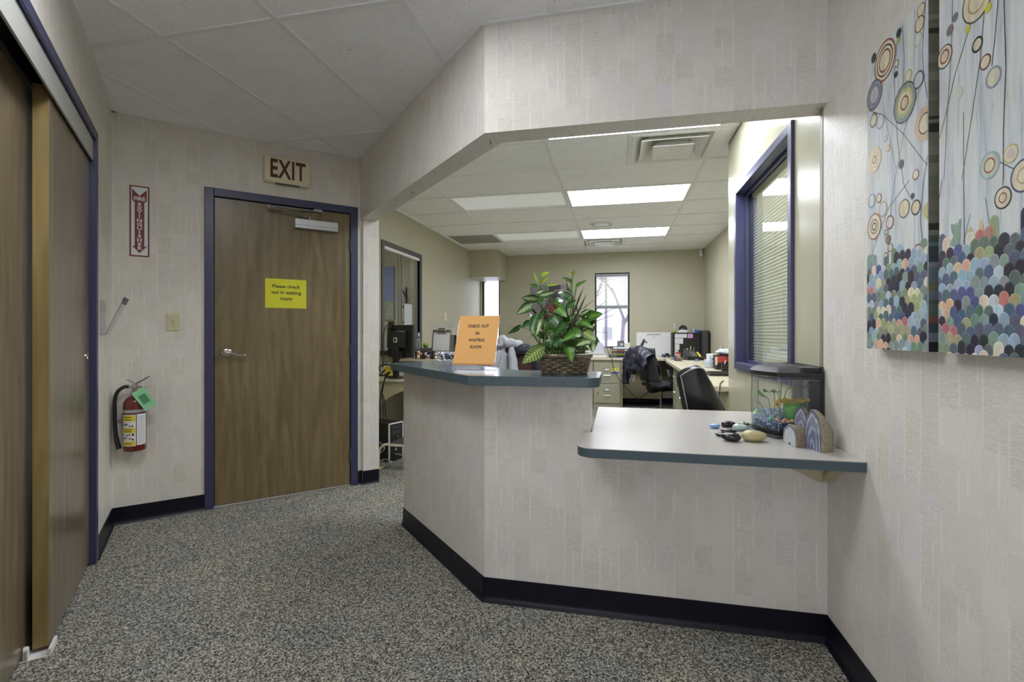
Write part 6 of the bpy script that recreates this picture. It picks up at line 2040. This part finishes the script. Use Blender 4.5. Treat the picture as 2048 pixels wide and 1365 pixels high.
MB().box(-.16, -.08, 0, .14, .08, .20).build('box_body', M['white'], t, bevel=.004); MB().box(-.12, -.082, .13, .02, -.08, .17).build('blue_band', M['blue'], t)
tag(MB().box(-.03, -.05, 0, .03, .05, .10).build('small_carton', M['page'], loc=(-0.445, 7.95, DZ + .0008), bevel=.003), 'small white carton at the window end of the back desk', 'carton')
o = MB().tube([(-.095, 7.95, DZ + .006), (-.090, 7.89, DZ + .006), (-.080, 7.848, DZ - .01), (-.055, 7.838, .66), (.02, 7.838, .50), (.17, 7.84, .32), (.36, 8.0, .12), (.42, 8.15, .03)], .0045, 6, smooth_pts=6).build('power_cord', M['print'], smooth=True)
tag(o, 'thin dark cord hanging down the stickered file cabinet', 'cord')
o = MB().tube([(.55, 7.85, .40), (.47, 7.95, .28), (.36, 8.1, .16), (.33, 8.2, .11), (.30, 8.25, .02)], .0045, 6, smooth_pts=6).build('power_cord', M['print'], smooth=True)
tag(o, 'thin dark cord under the back desk by the jacketed chair', 'cord')

# ---- chairs


def star_base(t, r=.30, mat=None, h=.07):
    for k in range(5):
        a = 2 * pi * k / 5 + .3
        m = MB(); m.tube([(.03 * cos(a), .03 * sin(a), h + .02), (r * .55 * cos(a), r * .55 * sin(a), h + .004), (r * cos(a), r * sin(a), h - .012)], [.022, .02, .014], 8)
        m.build('base_leg', mat or M['dark'], t, smooth=True)
        m = MB(); m.cyl((r * cos(a) - .012, r * sin(a), .026), (r * cos(a) + .012, r * sin(a), .026), .026, n=12); m.build('caster', M['print'], t)
    MB().cyl((0, 0, h - .01), (0, 0, h + .05), .035, n=14).cyl((0, 0, h + .04), (0, 0, .40), .016, n=12).build('gas_lift', M['steel'], t)


def padded(w_, d_, th, c, rot=None, bulge=.02, n=18):
    m = MB()

    def f(u, v):
        th_ = 2 * pi * u; ph = pi * v - pi / 2
        e = .42
        sg = lambda q, e_: (abs(q) ** e_) * (1 if q >= 0 else -1)
        return Vector((w_ / 2 * sg(cos(ph), .35) * sg(cos(th_), e), d_ / 2 * sg(cos(ph), .35) * sg(sin(th_), e), th / 2 * sg(sin(ph), .7)))
    m.grid(f, n * 2, 12, closed_u=True, uv=False)
    M4 = Matrix.Translation(c) @ (rot or Matrix.Identity(4))
    return m.xf(M4)


# mesh task chair seen from its side, a jacket over the back; local +x is forward
t = thing('task_chair', 'black mesh task chair at the back desk with a jacket over it', 'chair', (0.62, 7.36, 0), radians(36))
star_base(t, .31)
padded(.50, .48, .07, (.03, 0, .47)).build('seat', M['mesh'], t, smooth=True)
m = MB(); m.grid(lambda u, v: (-.235 - .075 * v - .02 * sin(pi * v) + .05 * (2 * u - 1) ** 2, (u - .5) * (.44 - .08 * v), .52 + .48 * v), 10, 12, uv=False); m.build('backrest', M['mesh'], t, smooth=True, solid=.014)
m = MB(); m.tube([(.05, 0, .40), (-.16, 0, .37), (-.235, 0, .42), (-.25, 0, .56), (-.30, 0, .80)], .024, 8, smooth_pts=5); m.box(-.10, -.12, .38, .14, .12, .43); m.build('back_support', M['black'], t, smooth=40)
for s_ in (-1, 1):
    m = MB(); m.tube([(.02, s_ * .21, .43), (.03, s_ * .28, .47), (.0, s_ * .285, .60), (-.03, s_ * .285, .685)], .018, 8, smooth_pts=4); m.ball((.08, s_ * .285, .70), .14, .042, .020, 14, 8); m.build('armrest', M['black'], t, smooth=True)
MB().ball((-.05, -.265, .49), .04, .02, .05, 12, 8).build('tilt_knob', M['dark'], t, smooth=True)

jk = thing('jacket', 'dark navy nylon jacket draped over the mesh chair back', 'jacket', (0.62, 7.36, 0), radians(36))
rj = random.Random(8)


def drape(u, v):
    # v: 0 front hem -> 1 back hem, over the top of the chair back ; u across
    s_ = (v - .5) * 2
    y = -.19 + u * (.44 + .10 * abs(s_)) - .03 * abs(s_)
    top = 1.035 - .11 * (1.9 * (u - .55)) ** 2
    if s_ >= 0:                       # rear, long
        z = top - (s_ ** 1.25) * (.26 + .26 * u ** 1.5 + .03 * sin(7 * u))
        x = -.335 - .085 * min(1, s_ * 3) - .04 * s_
    else:
        z = top - ((-s_) ** 1.3) * (.30 + .06 * sin(7 * u))
        x = -.325 + .075 * min(1, -s_ * 3) + .05 * (-s_)
    x += .022 * sin(u * 9 + v * 5 + 2 * sin(v * 7)) * min(1, abs(s_) * 2) + .012 * sin(u * 15 - v * 11 + 3 * sin(u * 5)) + .005 * sin(u * 31 + v * 27)
    y += .012 * sin(v * 23 + u * 6)
    return (x, y, z)


m = MB(); m.grid(drape, 40, 40, uv=False); m.build('jacket_body', M['jacket'], jk, smooth=True, solid=.008)
m = MB(); m.tube([(-.33, .20, .98), (-.38, .27, .84), (-.39, .29, .68), (-.40, .30, .54), (-.40, .29, .46)], [.065, .068, .06, .052, .045], 14, smooth_pts=6)
m.v = [(p[0] + .007 * sin(p[2] * 60), p[1] + .006 * sin(p[2] * 47 + 1), p[2]) for p in m.v]; m.build('sleeve', M['jacket'], jk, smooth=True)
m = MB(); m.tube([(-.33, .06, .97), (-.42, .08, .84), (-.435, .10, .70), (-.43, .11, .58)], [.055, .058, .05, .044], 14, smooth_pts=6)
m.v = [(p[0] + .007 * sin(p[2] * 55), p[1], p[2]) for p in m.v]; m.build('sleeve', M['jacket'], jk, smooth=True)
m = MB(); m.tube([(-.46, .07, .62), (-.465, .06, .56), (-.46, .035, .52), (-.455, .02, .57), (-.455, .03, .62)], .011, 8, smooth_pts=4); m.build('drawcord', plain('silver_trim', (150, 150, 156), .4), jk, smooth=True)
m = MB(); m.grid(lambda u, v: (-.10 + .17 * u, -.27 + .03 * v, .60 + .10 * v + .05 * u - .03 * sin(pi * u)), 6, 6, uv=False)
m.build('folded_lining', plain('grey_lining', (88, 88, 92), .6, var=.3, vscale=90), jk, smooth=True, solid=.02)

# leather chair seen from behind
t = thing('leather_chair', 'black leather office chair with pale piping seen from behind the low counter', 'chair', (0.475, 3.30, 0), radians(108))
star_base(t, .30)
padded(.50, .50, .10, (.05, 0, .47)).build('seat', M['leather'], t, smooth=True)


def shell(off):
    def f(u, v):
        s_ = 2 * u - 1
        wv = .135 - .055 * v + .012 * sin(pi * v)
        y = s_ * wv + .12 * max(0, v - .35) / .65
        z = .45 + .57 * v - .05 * s_ * s_ * (v > .5) * (v - .5) * 2
        x = -.22 - .03 * sin(pi * v * .9) - .05 * v + .06 * s_ * s_ + off
        return (x, y, z)
    return f


m = MB(); fr = shell(-.035); bk = shell(.035)
m.grid(fr, 14, 14, uv=False); m.grid(lambda u, v: bk(1 - u, v), 14, 14, uv=False)
edge = [(i / 14, 0) for i in range(15)] + [(1, j / 14) for j in range(1, 15)] + [(1 - i / 14, 1) for i in range(1, 15)] + [(0, 1 - j / 14) for j in range(1, 15)]
ns_ = 6
nE = len(edge); base_i = []
vs = []
for (u, v) in edge:
    a = Vector(fr(u, v)); b = Vector(bk(u, v)); c = Vector((fr(.5, .5)))
    out = Vector((0, a.y - c.y, a.z - c.z)); out = out.normalized() * .014 if out.length > 0 else out
    for k in range(ns_ + 1):
        q = k / ns_; vs.append(a.lerp(b, q) + out * sin(pi * q))
m.add(vs, [(i * (ns_ + 1) + k, ((i + 1) % nE) * (ns_ + 1) + k, ((i + 1) % nE) * (ns_ + 1) + k + 1, i * (ns_ + 1) + k + 1) for i in range(nE) for k in range(ns_)])
m.build('backrest', M['leather'], t, smooth=True)
m = MB(); m.tube([Vector(fr(u, v)) + Vector((-.002, 0, 0)) for (u, v) in edge] + [Vector(fr(*edge[0]))], .0035, 6); m.build('piping', M['piping'], t, smooth=True)
for vv_ in (.36, .39):
    MB().tube([Vector(fr(.05 + .02 * i, vv_ + .01 * i)) + Vector((-.003, 0, 0)) for i in range(9)], .003, 6).build('stitched_band', M['piping'], t)
m = MB(); m.tube([(.02, 0, .42), (-.20, 0, .40), (-.27, 0, .50)], .022, 8, smooth_pts=4); m.build('back_support', M['black'], t, smooth=True)
for s_ in (-1, 1):
    m = MB(); m.tube([(.05, s_ * .20, .45), (.05, s_ * .30, .48), (.06, s_ * .31, .62), (.10, s_ * .31, .655), (-.10, s_ * .30, .655), (-.16, s_ * .28, .60)], .016, 8, smooth_pts=4); m.build('armrest', M['black'], t, smooth=True)
MB().ball((-.02, -.30, .47), .035, .03, .03, 12, 8).build('tilt_knob', M['dark'], t, smooth=True)
tag(MB().tube([(0.86, 4.30, DZ + .005), (0.80, 4.10, DZ + .006), (.755, 3.90, DZ + .012), (.745, 3.86, .79), (.735, 3.84, .60), (.73, 3.84, .30), (.74, 3.85, .02)], .004, 6, smooth_pts=6).build('headset_cable', M['dark'], smooth=True), 'grey cable looping off the near end of the side desk', 'cable')
# ================================================================== OFFICE, LEFT SIDE
LZ = 0.76
ld = thing('reception_desk', 'putty worksurface along the left office wall with a curved end panel', 'desk', (0, 0, 0))
MB().box(XL + .002, 4.53, LZ - .036, -1.62, 7.60, LZ).build('desktop', M['desk'], ld, bevel=.006)
arc = [(XL + .004, LZ - .037), (-1.66, LZ - .037), (-1.70, .69)]
for k in range(13):
    a = pi / 2 * k / 12
    arc.append((-1.72 - .70 * sin(a), .69 - .34 * (1 - cos(a))))
arc.append((XL + .004, .30))
MB().prism_y(arc, 4.57, 4.595).build('curved_end_panel', M['deskside'], ld)
MB().box(-2.44, 5.4, 0, -1.70, 5.42, LZ - .037).build('inner_panel', M['cab'], ld)
MB().box(-2.02, 5.30, 0, -1.96, 5.36, LZ - .037).build('post', M['brown'], ld)
# computer tower
t = thing('computer_tower', 'black computer tower with white edge strips on the floor past the doorway stub', 'computer', (-2.065, 4.30, 0.001), radians(-20))
MB().box(-.36, -.085, 0, 0, .085, .36).build('tower_case', M['print'], t, bevel=.004)
MB().box(-.012, -.09, 0, .004, -.082, .36).box(-.012, .082, 0, .004, .09, .36).box(-.012, -.09, .352, .004, .09, .362).build('white_strip', M['white'], t)
m = MB().box(0, -.06, .25, .004, .06, .29).box(0, -.06, .30, .004, .06, .335); m.build('drive_bay', M['dark'], t)
MB().cyl((0, .02, .23), (.006, .02, .23), .010, n=12).build('power_button', M['steel'], t)
m = MB()
for z in (.10, .13, .16): m.box(0, -.012, z, .004, .004, z + .012)
m.build('ports', M['white'], t)
tag(MB().tube([at(791, 909, 4.25), at(797, 909, 4.15), at(806, 913, 4.05), at(812, 930, 4.0)], .005, 6, smooth_pts=4).build('usb_cable', M['white'], smooth=True), 'white cable plugged into the front of the computer tower', 'cable')
o = MB()
for (pts) in (((757, 885, 4.2), (766, 890, 4.15), (768, 900, 4.12), (758, 908, 4.12)), ((757, 924, 4.05), (770, 919, 4.08), (779, 925, 4.05), (768, 929, 4.02), (757, 928, 4.0))):
    o.tube([at(*p) for p in pts], .006, 6, smooth_pts=5)
tag(o.build('cable_coil', M['grey'], smooth=True), 'grey coiled cables on the floor beside the computer tower', 'cable')
# low footrest
p = at(781, 886, 3.95)
t = thing('footrest', 'low grey topped footrest with a bent pale tube leg in front of the computer tower', 'footrest', (p.x, 3.95, 0.0))
MB().box(0, -.02, p.z - .018, .36, .26, p.z).build('top_board', M['dark'], t, bevel=.003)
MB().box(-.002, -.023, p.z - .024, .362, -.019, p.z - .004).build('front_edge', M['desk'], t)
m = MB(); m.tube([(.02, 0, p.z - .02), (-.05, .0, p.z - .02), (-.10, 0, p.z - .06), (-.115, 0, .12), (-.115, 0, .012)], .012, 8, smooth_pts=5); m.tube([(-.115, -.1, .012), (-.115, .25, .012)], .012, 8); m.build('bent_leg', M['desk'], t, smooth=True)
m = MB(); m.tube([(.34, 0, p.z - .02), (.345, 0, .012)], .012, 8); m.tube([(.345, -.08, .012), (.345, .24, .012)], .012, 8); m.build('leg', M['desk'], t, smooth=True)

# monitor
mp_ = at(801, 690, 4.66)
t = thing('computer_monitor', 'black monitor seen from behind on the left desk, webcam on its top edge', 'monitor', (mp_.x, 4.66, LZ + .001), radians(-22))
zb = 0.205
MB().box(-.185, -.012, zb, .185, .020, zb + .335).build('screen_case', M['print'], t, bevel=.006)
MB().box(-.172, .0195, zb + .014, .172, .021, zb + .32).build('screen', plain('dark_screen', (20, 22, 26), .15), t)
m = MB(); m.prism_x([(-.012, zb + .07), (-.012, zb + .285), (-.050, zb + .265), (-.055, zb + .10)], -.15, .11); m.build('rear_housing', M['black'], t, bevel=.008)
MB().box(-.042, -.058, zb + .155, .006, -.053, zb + .205).build('label_plate', M['exitwhite'], t); MB().box(-.032, -.0595, zb + .165, -.004, -.0575, zb + .195).build('label_mark', M['dark'], t)
m = MB(); m.box(-.035, -.075, .0, .035, -.045, zb + .12); m.box(-.05, -.06, zb + .02, .05, -.012, zb + .07); m.build('stand_neck', M['print'], t, bevel=.006)
MB().prism([(.13 * cos(2 * pi * k / 28), -.05 + .10 * sin(2 * pi * k / 28)) for k in range(28)], 0, .012).build('stand_foot', M['print'], t, bevel=.004)
wt_ = thing('webcam', 'small black webcam clipped on top of the monitor', 'webcam', t.location + Matrix.Rotation(radians(-22), 3, 'Z') @ Vector((-.135, 0, zb + .336)), radians(-22))
MB().box(-.035, -.018, .012, .035, .018, .036).build('webcam_body', M['print'], wt_, bevel=.006)
m = MB(); m.box(-.018, -.030, .0, .018, .02, .012).prism_x([(-.03, .006), (-.055, -.05), (-.048, -.055), (-.02, .0)], -.012, .03); m.build('clip', M['black'], wt_)
o = MB(); o.tube([at(776, 648, 4.62), at(769, 660, 4.62), at(766, 690, 4.62), at(768, 718, 4.6), at(766, 735, 4.56)], .004, 6, smooth_pts=6)
tag(o.build('webcam_cable', M['print'], smooth=True), 'thin black cable hanging from the webcam', 'cable')
cb = MB()
for pts in (((806, 700, 4.62), (801, 716, 4.6), (790, 728, 4.58)), ((776, 745, 4.50), (770, 756, 4.49), (764, 790, 4.47), (766, 815, 4.45), (768, 842, 4.40)), ((781, 745, 4.50), (771, 757, 4.49), (762, 785, 4.48), (760, 815, 4.47), (762, 842, 4.45)), ((766, 790, 4.47), (770, 812, 4.47), (772, 838, 4.45))):
    cb.tube([at(*p) for p in pts], .006, 6, smooth_pts=5)
tag(cb.build('desk_cables', M['print'], smooth=True), 'bundle of black cables hanging over the end of the left desk', 'cable')
cb = MB()
for pts in (((785, 737, 4.6), (788, 748, 4.56), (796, 755, 4.54), (806, 756, 4.54)), ((761, 745, 4.55), (759, 736, 4.56), (764, 731, 4.56), (776, 730, 4.56), (783, 733, 4.56)), ((760, 752, 4.55), (772, 750, 4.55), (780, 745, 4.56)), ((770, 740, 4.6), (762, 748, 4.6), (757, 752, 4.6))):
    cb.tube([at(*p) for p in pts], .008, 6, smooth_pts=5)
tag(cb.build('cable_tangle', M['print'], smooth=True), 'tangle of thick black cables on the left desk under the counter tip', 'cable')
q = at(799, 747, 4.60)
t = thing('glass_jar', 'clear glass jar under the tip of the slate countertop', 'jar', (q.x + .05, 4.62, LZ + .001))
MB().lathe([(.05, 0), (.06, .01), (.06, .09), (.045, .11), (.045, .12)], 20, cap=False).build('jar_body', M['bowlglass'], t, smooth=40)
MB().lathe([(.047, .115), (.047, .13), (.0001, .132)], 20).build('jar_lid', M['steel'], t, smooth=40)
q = at(762, 722, 4.85)
t = thing('clear_organizer', 'clear plastic organizer on the left desk beside the wall stub', 'organizer', (q.x, 4.85, LZ + .001))
MB().box(-.05, -.05, 0, .05, -.046, .28).box(-.05, .046, 0, .05, .05, .28).box(-.05, -.05, 0, -.046, .05, .28).box(.046, -.05, 0, .05, .05, .28).build('organizer_wall', M['bowlglass'], t)
MB().box(-.04, -.04, .002, .035, .02, .2).build('blue_cards', plain('pale_blue_cards', (150, 170, 206), .6), t)
q = at(776, 722, 4.72)
tag(MB().box(-.05, -.03, 0, .05, .03, .10).build('yellow_box', plain('yellow_card_box', (214, 192, 60), .5, var=.2, vscale=30), loc=(q.x, 4.74, LZ + .0008), rot=(0, 0, .4), bevel=.002), 'small yellow box among the cables on the left desk', 'box')
q = at(795, 757, 4.60)
tag(MB().box(-.12, -.05, 0, .12, .10, .002).build('loose_papers', M['page'], loc=(q.x + .05, 4.60, LZ + .0008), rot=(0, 0, -.3)), 'loose white papers at the end of the left desk', 'paper')

# riser behind the counter carrying small bottles
rz_ = .925
rs_ = thing('desk_riser', 'cream shelf riser on the left desk, hidden behind the counter, under the bottles', 'shelf', (0, 0, LZ + .001))
MB().box(-2.45, 5.02, rz_ - LZ - .02, -1.92, 5.80, rz_ - LZ - .001).build('riser_top', M['desk'], rs_)
for x in (-2.445, -1.94): MB().box(x, 5.03, 0, x + .018, 5.79, rz_ - LZ - .02).build('riser_side', M['desk'], rs_)
bl_ = [(827, 'amber'), (832, 'print'), (837, 'amber'), (842, 'brown'), (847, 'print'), (851, 'white'), (856, 'white'), (861, 'blue'), (866, 'print'), (871, 'amber')]
for k, (px, mt) in enumerate(bl_):
    Y = 5.10 + .05 * (k % 2); q = at(px, 715, Y)
    t = thing('pill_bottle', '%s little medicine bottle on the riser, %s from the monitor in its row' % ({'amber': 'amber', 'print': 'black', 'brown': 'brown', 'white': 'white', 'blue': 'blue'}[mt], ('first', 'second', 'third', 'fourth', 'fifth', 'sixth', 'seventh', 'eighth', 'ninth', 'tenth')[k]), 'bottle', (q.x, Y, rz_), 0, 'little bottles on the riser')
    h = .052 + .012 * (k % 3)
    MB().lathe([(.016, 0), (.018, .003), (.018, h - .012), (.013, h - .006), (.013, h)], 12).build('bottle_body', M[mt], t, smooth=40)
    MB().lathe([(.0155, h - .002), (.0155, h + .015), (.0001, h + .016)], 12).build('bottle_cap', M['white' if mt in ('amber', 'brown') else 'print'], t, smooth=40)
    if mt in ('white', 'amber'): MB().lathe([(.0184, .012), (.0184, h * .6)], 12, cap=False).build('bottle_label', M['page' if mt == 'amber' else 'amber'], t)
q = at(856, 706, 5.35)
tag(MB().box(-.06, -.05, 0, .06, .05, .075).build('dark_box', M['dark'], loc=(q.x, 5.40, rz_ + .0006), bevel=.004), 'dark box on the riser behind the little bottles', 'box')
q = at(881, 692, 5.6)
t = thing('clipboard', 'brown clipboard of papers in a clear stand behind the glass bowl', 'clipboard', (q.x, 5.6, rz_))
MB().box(-.12, -.002, .07, .12, .002, .335).build('board', M['brown'], t, rot=(radians(-10), 0, 0)); MB().box(-.105, -.005, .075, .105, -.002, .30).build('clipped_pages', M['page'], t, rot=(radians(-10), 0, 0))
m = MB(); m.tube([(-.05, -.012, .31), (-.035, -.016, .345), (.035, -.016, .345), (.05, -.012, .31)], .009, 8, smooth_pts=4); m.box(-.055, -.012, .285, .055, -.004, .305); m.build('clip', M['steel'], t, rot=(radians(-10), 0, 0), smooth=40)
MB().box(-.14, .05, .0, .14, .055, .40).box(-.14, .0, 0, .14, .06, .02).box(.12, -.02, 0, .155, .06, .36).build('clear_stand', M['acrylic'], t)
MB().box(-.13, -.06, 0, .13, -.02, .055).build('black_rest', M['print'], t)
q = at(908, 700, 6.0)
t = thing('black_display', 'black flat screen standing behind the orange sign', 'monitor', (q.x + .14, 6.0, LZ + .001), radians(10))
MB().box(-.20, -.012, .10, .20, .012, .43).build('screen_case', M['print'], t, bevel=.004); MB().box(-.19, -.014, .11, .19, -.011, .42).build('screen', plain('dark_green_screen', (44, 48, 46), .2), t)
MB().box(-.03, 0, 0, .03, .03, .2).prism([(.11 * cos(2 * pi * k / 20), .09 * sin(2 * pi * k / 20)) for k in range(20)], 0, .012).build('stand', M['print'], t)
# on the sill
q = at(844, 692, 5.80)
t = thing('green_apple', 'bright green apple on the dark sill of the sliding window', 'apple', (-2.375, 5.79, 1.0284))
MB().ball((0, 0, .034), .037, .037, .034, 20, 12, fn=lambda v: Vector((v.x * (1 - .10 * (.034 - v.z) / .034 * (v.z < .034)), v.y, v.z - .008 * math.exp(-((v.x ** 2 + v.y ** 2) / .0002)) * (v.z > .034)))).build('fruit', M['apple'], t, smooth=True)
MB().tube([(0, 0, .06), (.003, 0, .076)], .0018, 5).build('stem', M['brown'], t)
t = thing('clear_bottle', 'slim clear bottle on the sill beside the green apple', 'bottle', (-2.39, 5.60, 1.0284))
MB().lathe([(.024, 0), (.026, .005), (.026, .10), (.012, .13), (.011, .15)], 16).build('bottle_body', M['bowlglass'], t, smooth=40); MB().lathe([(.012, .148), (.012, .19), (.0001, .192)], 12).build('bottle_cap', M['white'], t)
# paper taped to the sliding glass
t = thing('taped_paper', 'white paper taped to the sliding glass above the monitor', 'paper', (-2.528, 5.60, 1.435), radians(90))
MB().box(-.115, -.0015, -.14, .115, 0, .14).build('sheet', M['page'], t)
# seen through the sliding glass
p0 = at(766, 534, 7.17); p1 = at(788, 640, 7.17)
t = thing('blue_picture', 'blue landscape canvas in the waiting room seen through the sliding glass', 'picture', ((p0.x + p1.x) / 2 - .10, 7.199, (p0.z + p1.z) / 2))
hw_ = (p1.x - p0.x) / 2 + .10; hh = (p0.z - p1.z) / 2
MB().box(-hw_, -.04, -hh, hw_, 0, hh).build('picture_canvas', plain('blue_painting', (96, 116, 176), .6, var=.3, vscale=5), t)
MB().box(-hw_, -.042, -hh, hw_, -.04, -hh * .30).build('lower_field', plain('green_grey_field', (136, 148, 130), .6, var=.25, vscale=9), t)
rk = thing('wall_bars', 'rack of three slanted black bars on the waiting room wall behind the sliding glass', 'cluster', at(806, 612, 7.17) + Vector((0, .02, 0)))  # three plain dark bars and an upright strip, purpose unknown
for (a, b) in (((804, 579), (814, 600)), ((803, 612), (812, 618)), ((806, 644), (813, 649))):
    pa = at(*a, 7.14) - rk.location; pb = at(*b, 7.14) - rk.location
    MB().tube([pa, pb], .012, 6).build('black_bar', M['print'], rk)
MB().box(.03, -.004, -.3, .06, .006, .3).build('bar_rail', M['dark'], rk)

# ---- upholstered chair with a grey hoodie behind the counter
hp_ = at(1040, 700, 4.35)
ct = thing('office_chair', 'maroon backed office chair behind the counter with the grey hoodie on it', 'chair', (hp_.x, 4.55, 0), radians(80))
star_base(ct, .30)
padded(.50, .50, .10, (.05, 0, .47)).build('seat', M['maroon'], ct, smooth=True)
padded(.07, .42, .46, (-.24, 0, .82)).build('backrest', M['maroon'], ct, smooth=True)
m = MB(); m.tube([(.02, 0, .42), (-.22, 0, .40), (-.30, 0, .55), (-.29, 0, .8)], .022, 8, smooth_pts=4); m.build('back_support', M['black'], ct, smooth=True)
bz = thing('dark_coat', 'black quilted coat bunched over the maroon chair top and side', 'coat', (hp_.x, 4.55, 0), radians(80))
m = MB(); m.ball((-.25, -.04, 1.065), .075, .20, .055, 26, 14, fn=lambda v: v + Vector((.010 * sin(v.y * 90), .0, .010 * sin(v.y * 70 + v.x * 60)))); m.build('coat_collar', M['jacket'], bz, smooth=True)
m = MB(); m.tube([(-.25, -.20, 1.05), (-.27, -.235, .95), (-.27, -.24, .82), (-.26, -.235, .70)], [.05, .055, .05, .045], 12, smooth_pts=5); m.v = [(p[0], p[1] + .006 * sin(p[2] * 70), p[2]) for p in m.v]; m.build('coat_side', M['jacket'], bz, smooth=True)
hd_ = thing('hoodie', 'light grey hooded sweatshirt hung over the chair left of the basket plant', 'hoodie', (at(1012, 700, 4.28).x, 4.28, 0), radians(12))
m = MB()
def hbody(u, v):
    z = 1.13 - .42 * v
    wd = .052 + .098 * v ** .8
    a = 2 * pi * u
    fold = 1 + .10 * sin(5 * a + 3 * v) * v + .05 * sin(11 * a + 7 * v) * v
    return (-.005 - .02 * v + wd * cos(a) * fold, .02 + (.045 + .05 * v) * sin(a) * fold, z)
m.grid(hbody, 44, 22, closed_u=True, uv=False); m.build('hoodie_body', M['hoodie'], hd_, smooth=True)
m = MB()
m.tube([(-.055, -.045, 1.10), (-.035, -.035, 1.165), (.0, -.03, 1.135), (.055, -.035, 1.125), (.11, -.03, 1.115), (.135, -.02, 1.085)], [.034, .034, .044, .040, .040, .038, .022], 16, smooth_pts=6)
m.v = [(p[0] + .004 * sin(p[2] * 90), p[1], p[2] + .006 * sin(p[0] * 70 + p[1] * 50)) for p in m.v]; m.build('hood', M['hoodie'], hd_, smooth=True)
m = MB(); m.tube([(.050, -.030, 1.10), (.056, -.055, 1.02), (.064, -.065, .92), (.075, -.070, .80), (.085, -.07, .70)], [.026, .038, .046, .054, .060], 16, smooth_pts=6); m.v = [(p[0] + .003 * sin(p[2] * 60), p[1], p[2]) for p in m.v]; m.build('sleeve', M['hoodie'], hd_, smooth=True)
m = MB(); m.tube([(-.055, -.02, 1.06), (-.085, -.03, .98), (-.11, -.03, .88), (-.125, -.03, .76)], [.03, .035, .04, .045], 12, smooth_pts=5); m.build('sleeve', M['hoodie'], hd_, smooth=True)
m = MB(); m.tube([(.018, -.075, 1.04), (.016, -.098, .95), (.024, -.112, .84), (.028, -.12, .74)], .004, 6, smooth_pts=4); m.build('zip', M['dark'], hd_, smooth=True)
# green plant leaf bits and papers between sign and hoodie
q = at(990, 704, 5.4)
t = thing('small_potted_plant', 'small green potted plant just right of the orange sign, in the office', 'plant', (q.x + .02, 5.4, LZ + .001))
MB().lathe([(.04, 0), (.055, .1), (.05, .1), (.0001, .09)], 14).build('pot', M['print'], t, smooth=40)
m = MB(); rr = random.Random(4)
for k in range(12):
    a = rr.uniform(0, 6.28); lf = leaf_mesh(.11, .03, 'oval', .6, .2); m.join(lf, Matrix.Translation((0, 0, .09)) @ Matrix.Rotation(a, 4, 'Z') @ Matrix.Rotation(-rr.uniform(.5, 1.3), 4, 'Y'))
m.build('foliage', M['leafB'], t, smooth=True)
q = at(994, 722, 5.2)
tag(MB().box(-.10, -.08, 0, .10, .08, .05).build('paper_stack', M['page'], loc=(q.x, 5.15, LZ + .0008)), 'stack of white papers on the office table right of the orange sign', 'paper')
tb = thing('corner_table', 'putty office table behind the hoodie chair, mostly hidden by the counter', 'table', (0, 0, 0))
MB().box(-1.60, 5.0, LZ - .036, -.95, 7.6, LZ).build('table_top', M['desk'], tb, bevel=.004)
for (x, y) in ((-1.58, 5.05), (-1.0, 5.05), (-1.58, 7.5), (-1.0, 7.5)): MB().box(x, y, 0, x + .04, y + .04, LZ - .037).build('leg', M['dark'], tb)
q = at(992, 690, 6.3)
t = thing('office_printer', 'dark office printer far behind the sign under the corner window', 'printer', (q.x - .12, 6.6, LZ + .001))
MB().box(-.22, -.18, 0, .22, .18, .22).build('printer_body', M['dark'], t, bevel=.012); MB().box(-.18, -.20, .12, .18, -.17, .15).build('paper_tray', M['page'], t); MB().box(-.2, -.16, .22, .2, .16, .27).build('scanner_lid', M['print'], t, bevel=.01)
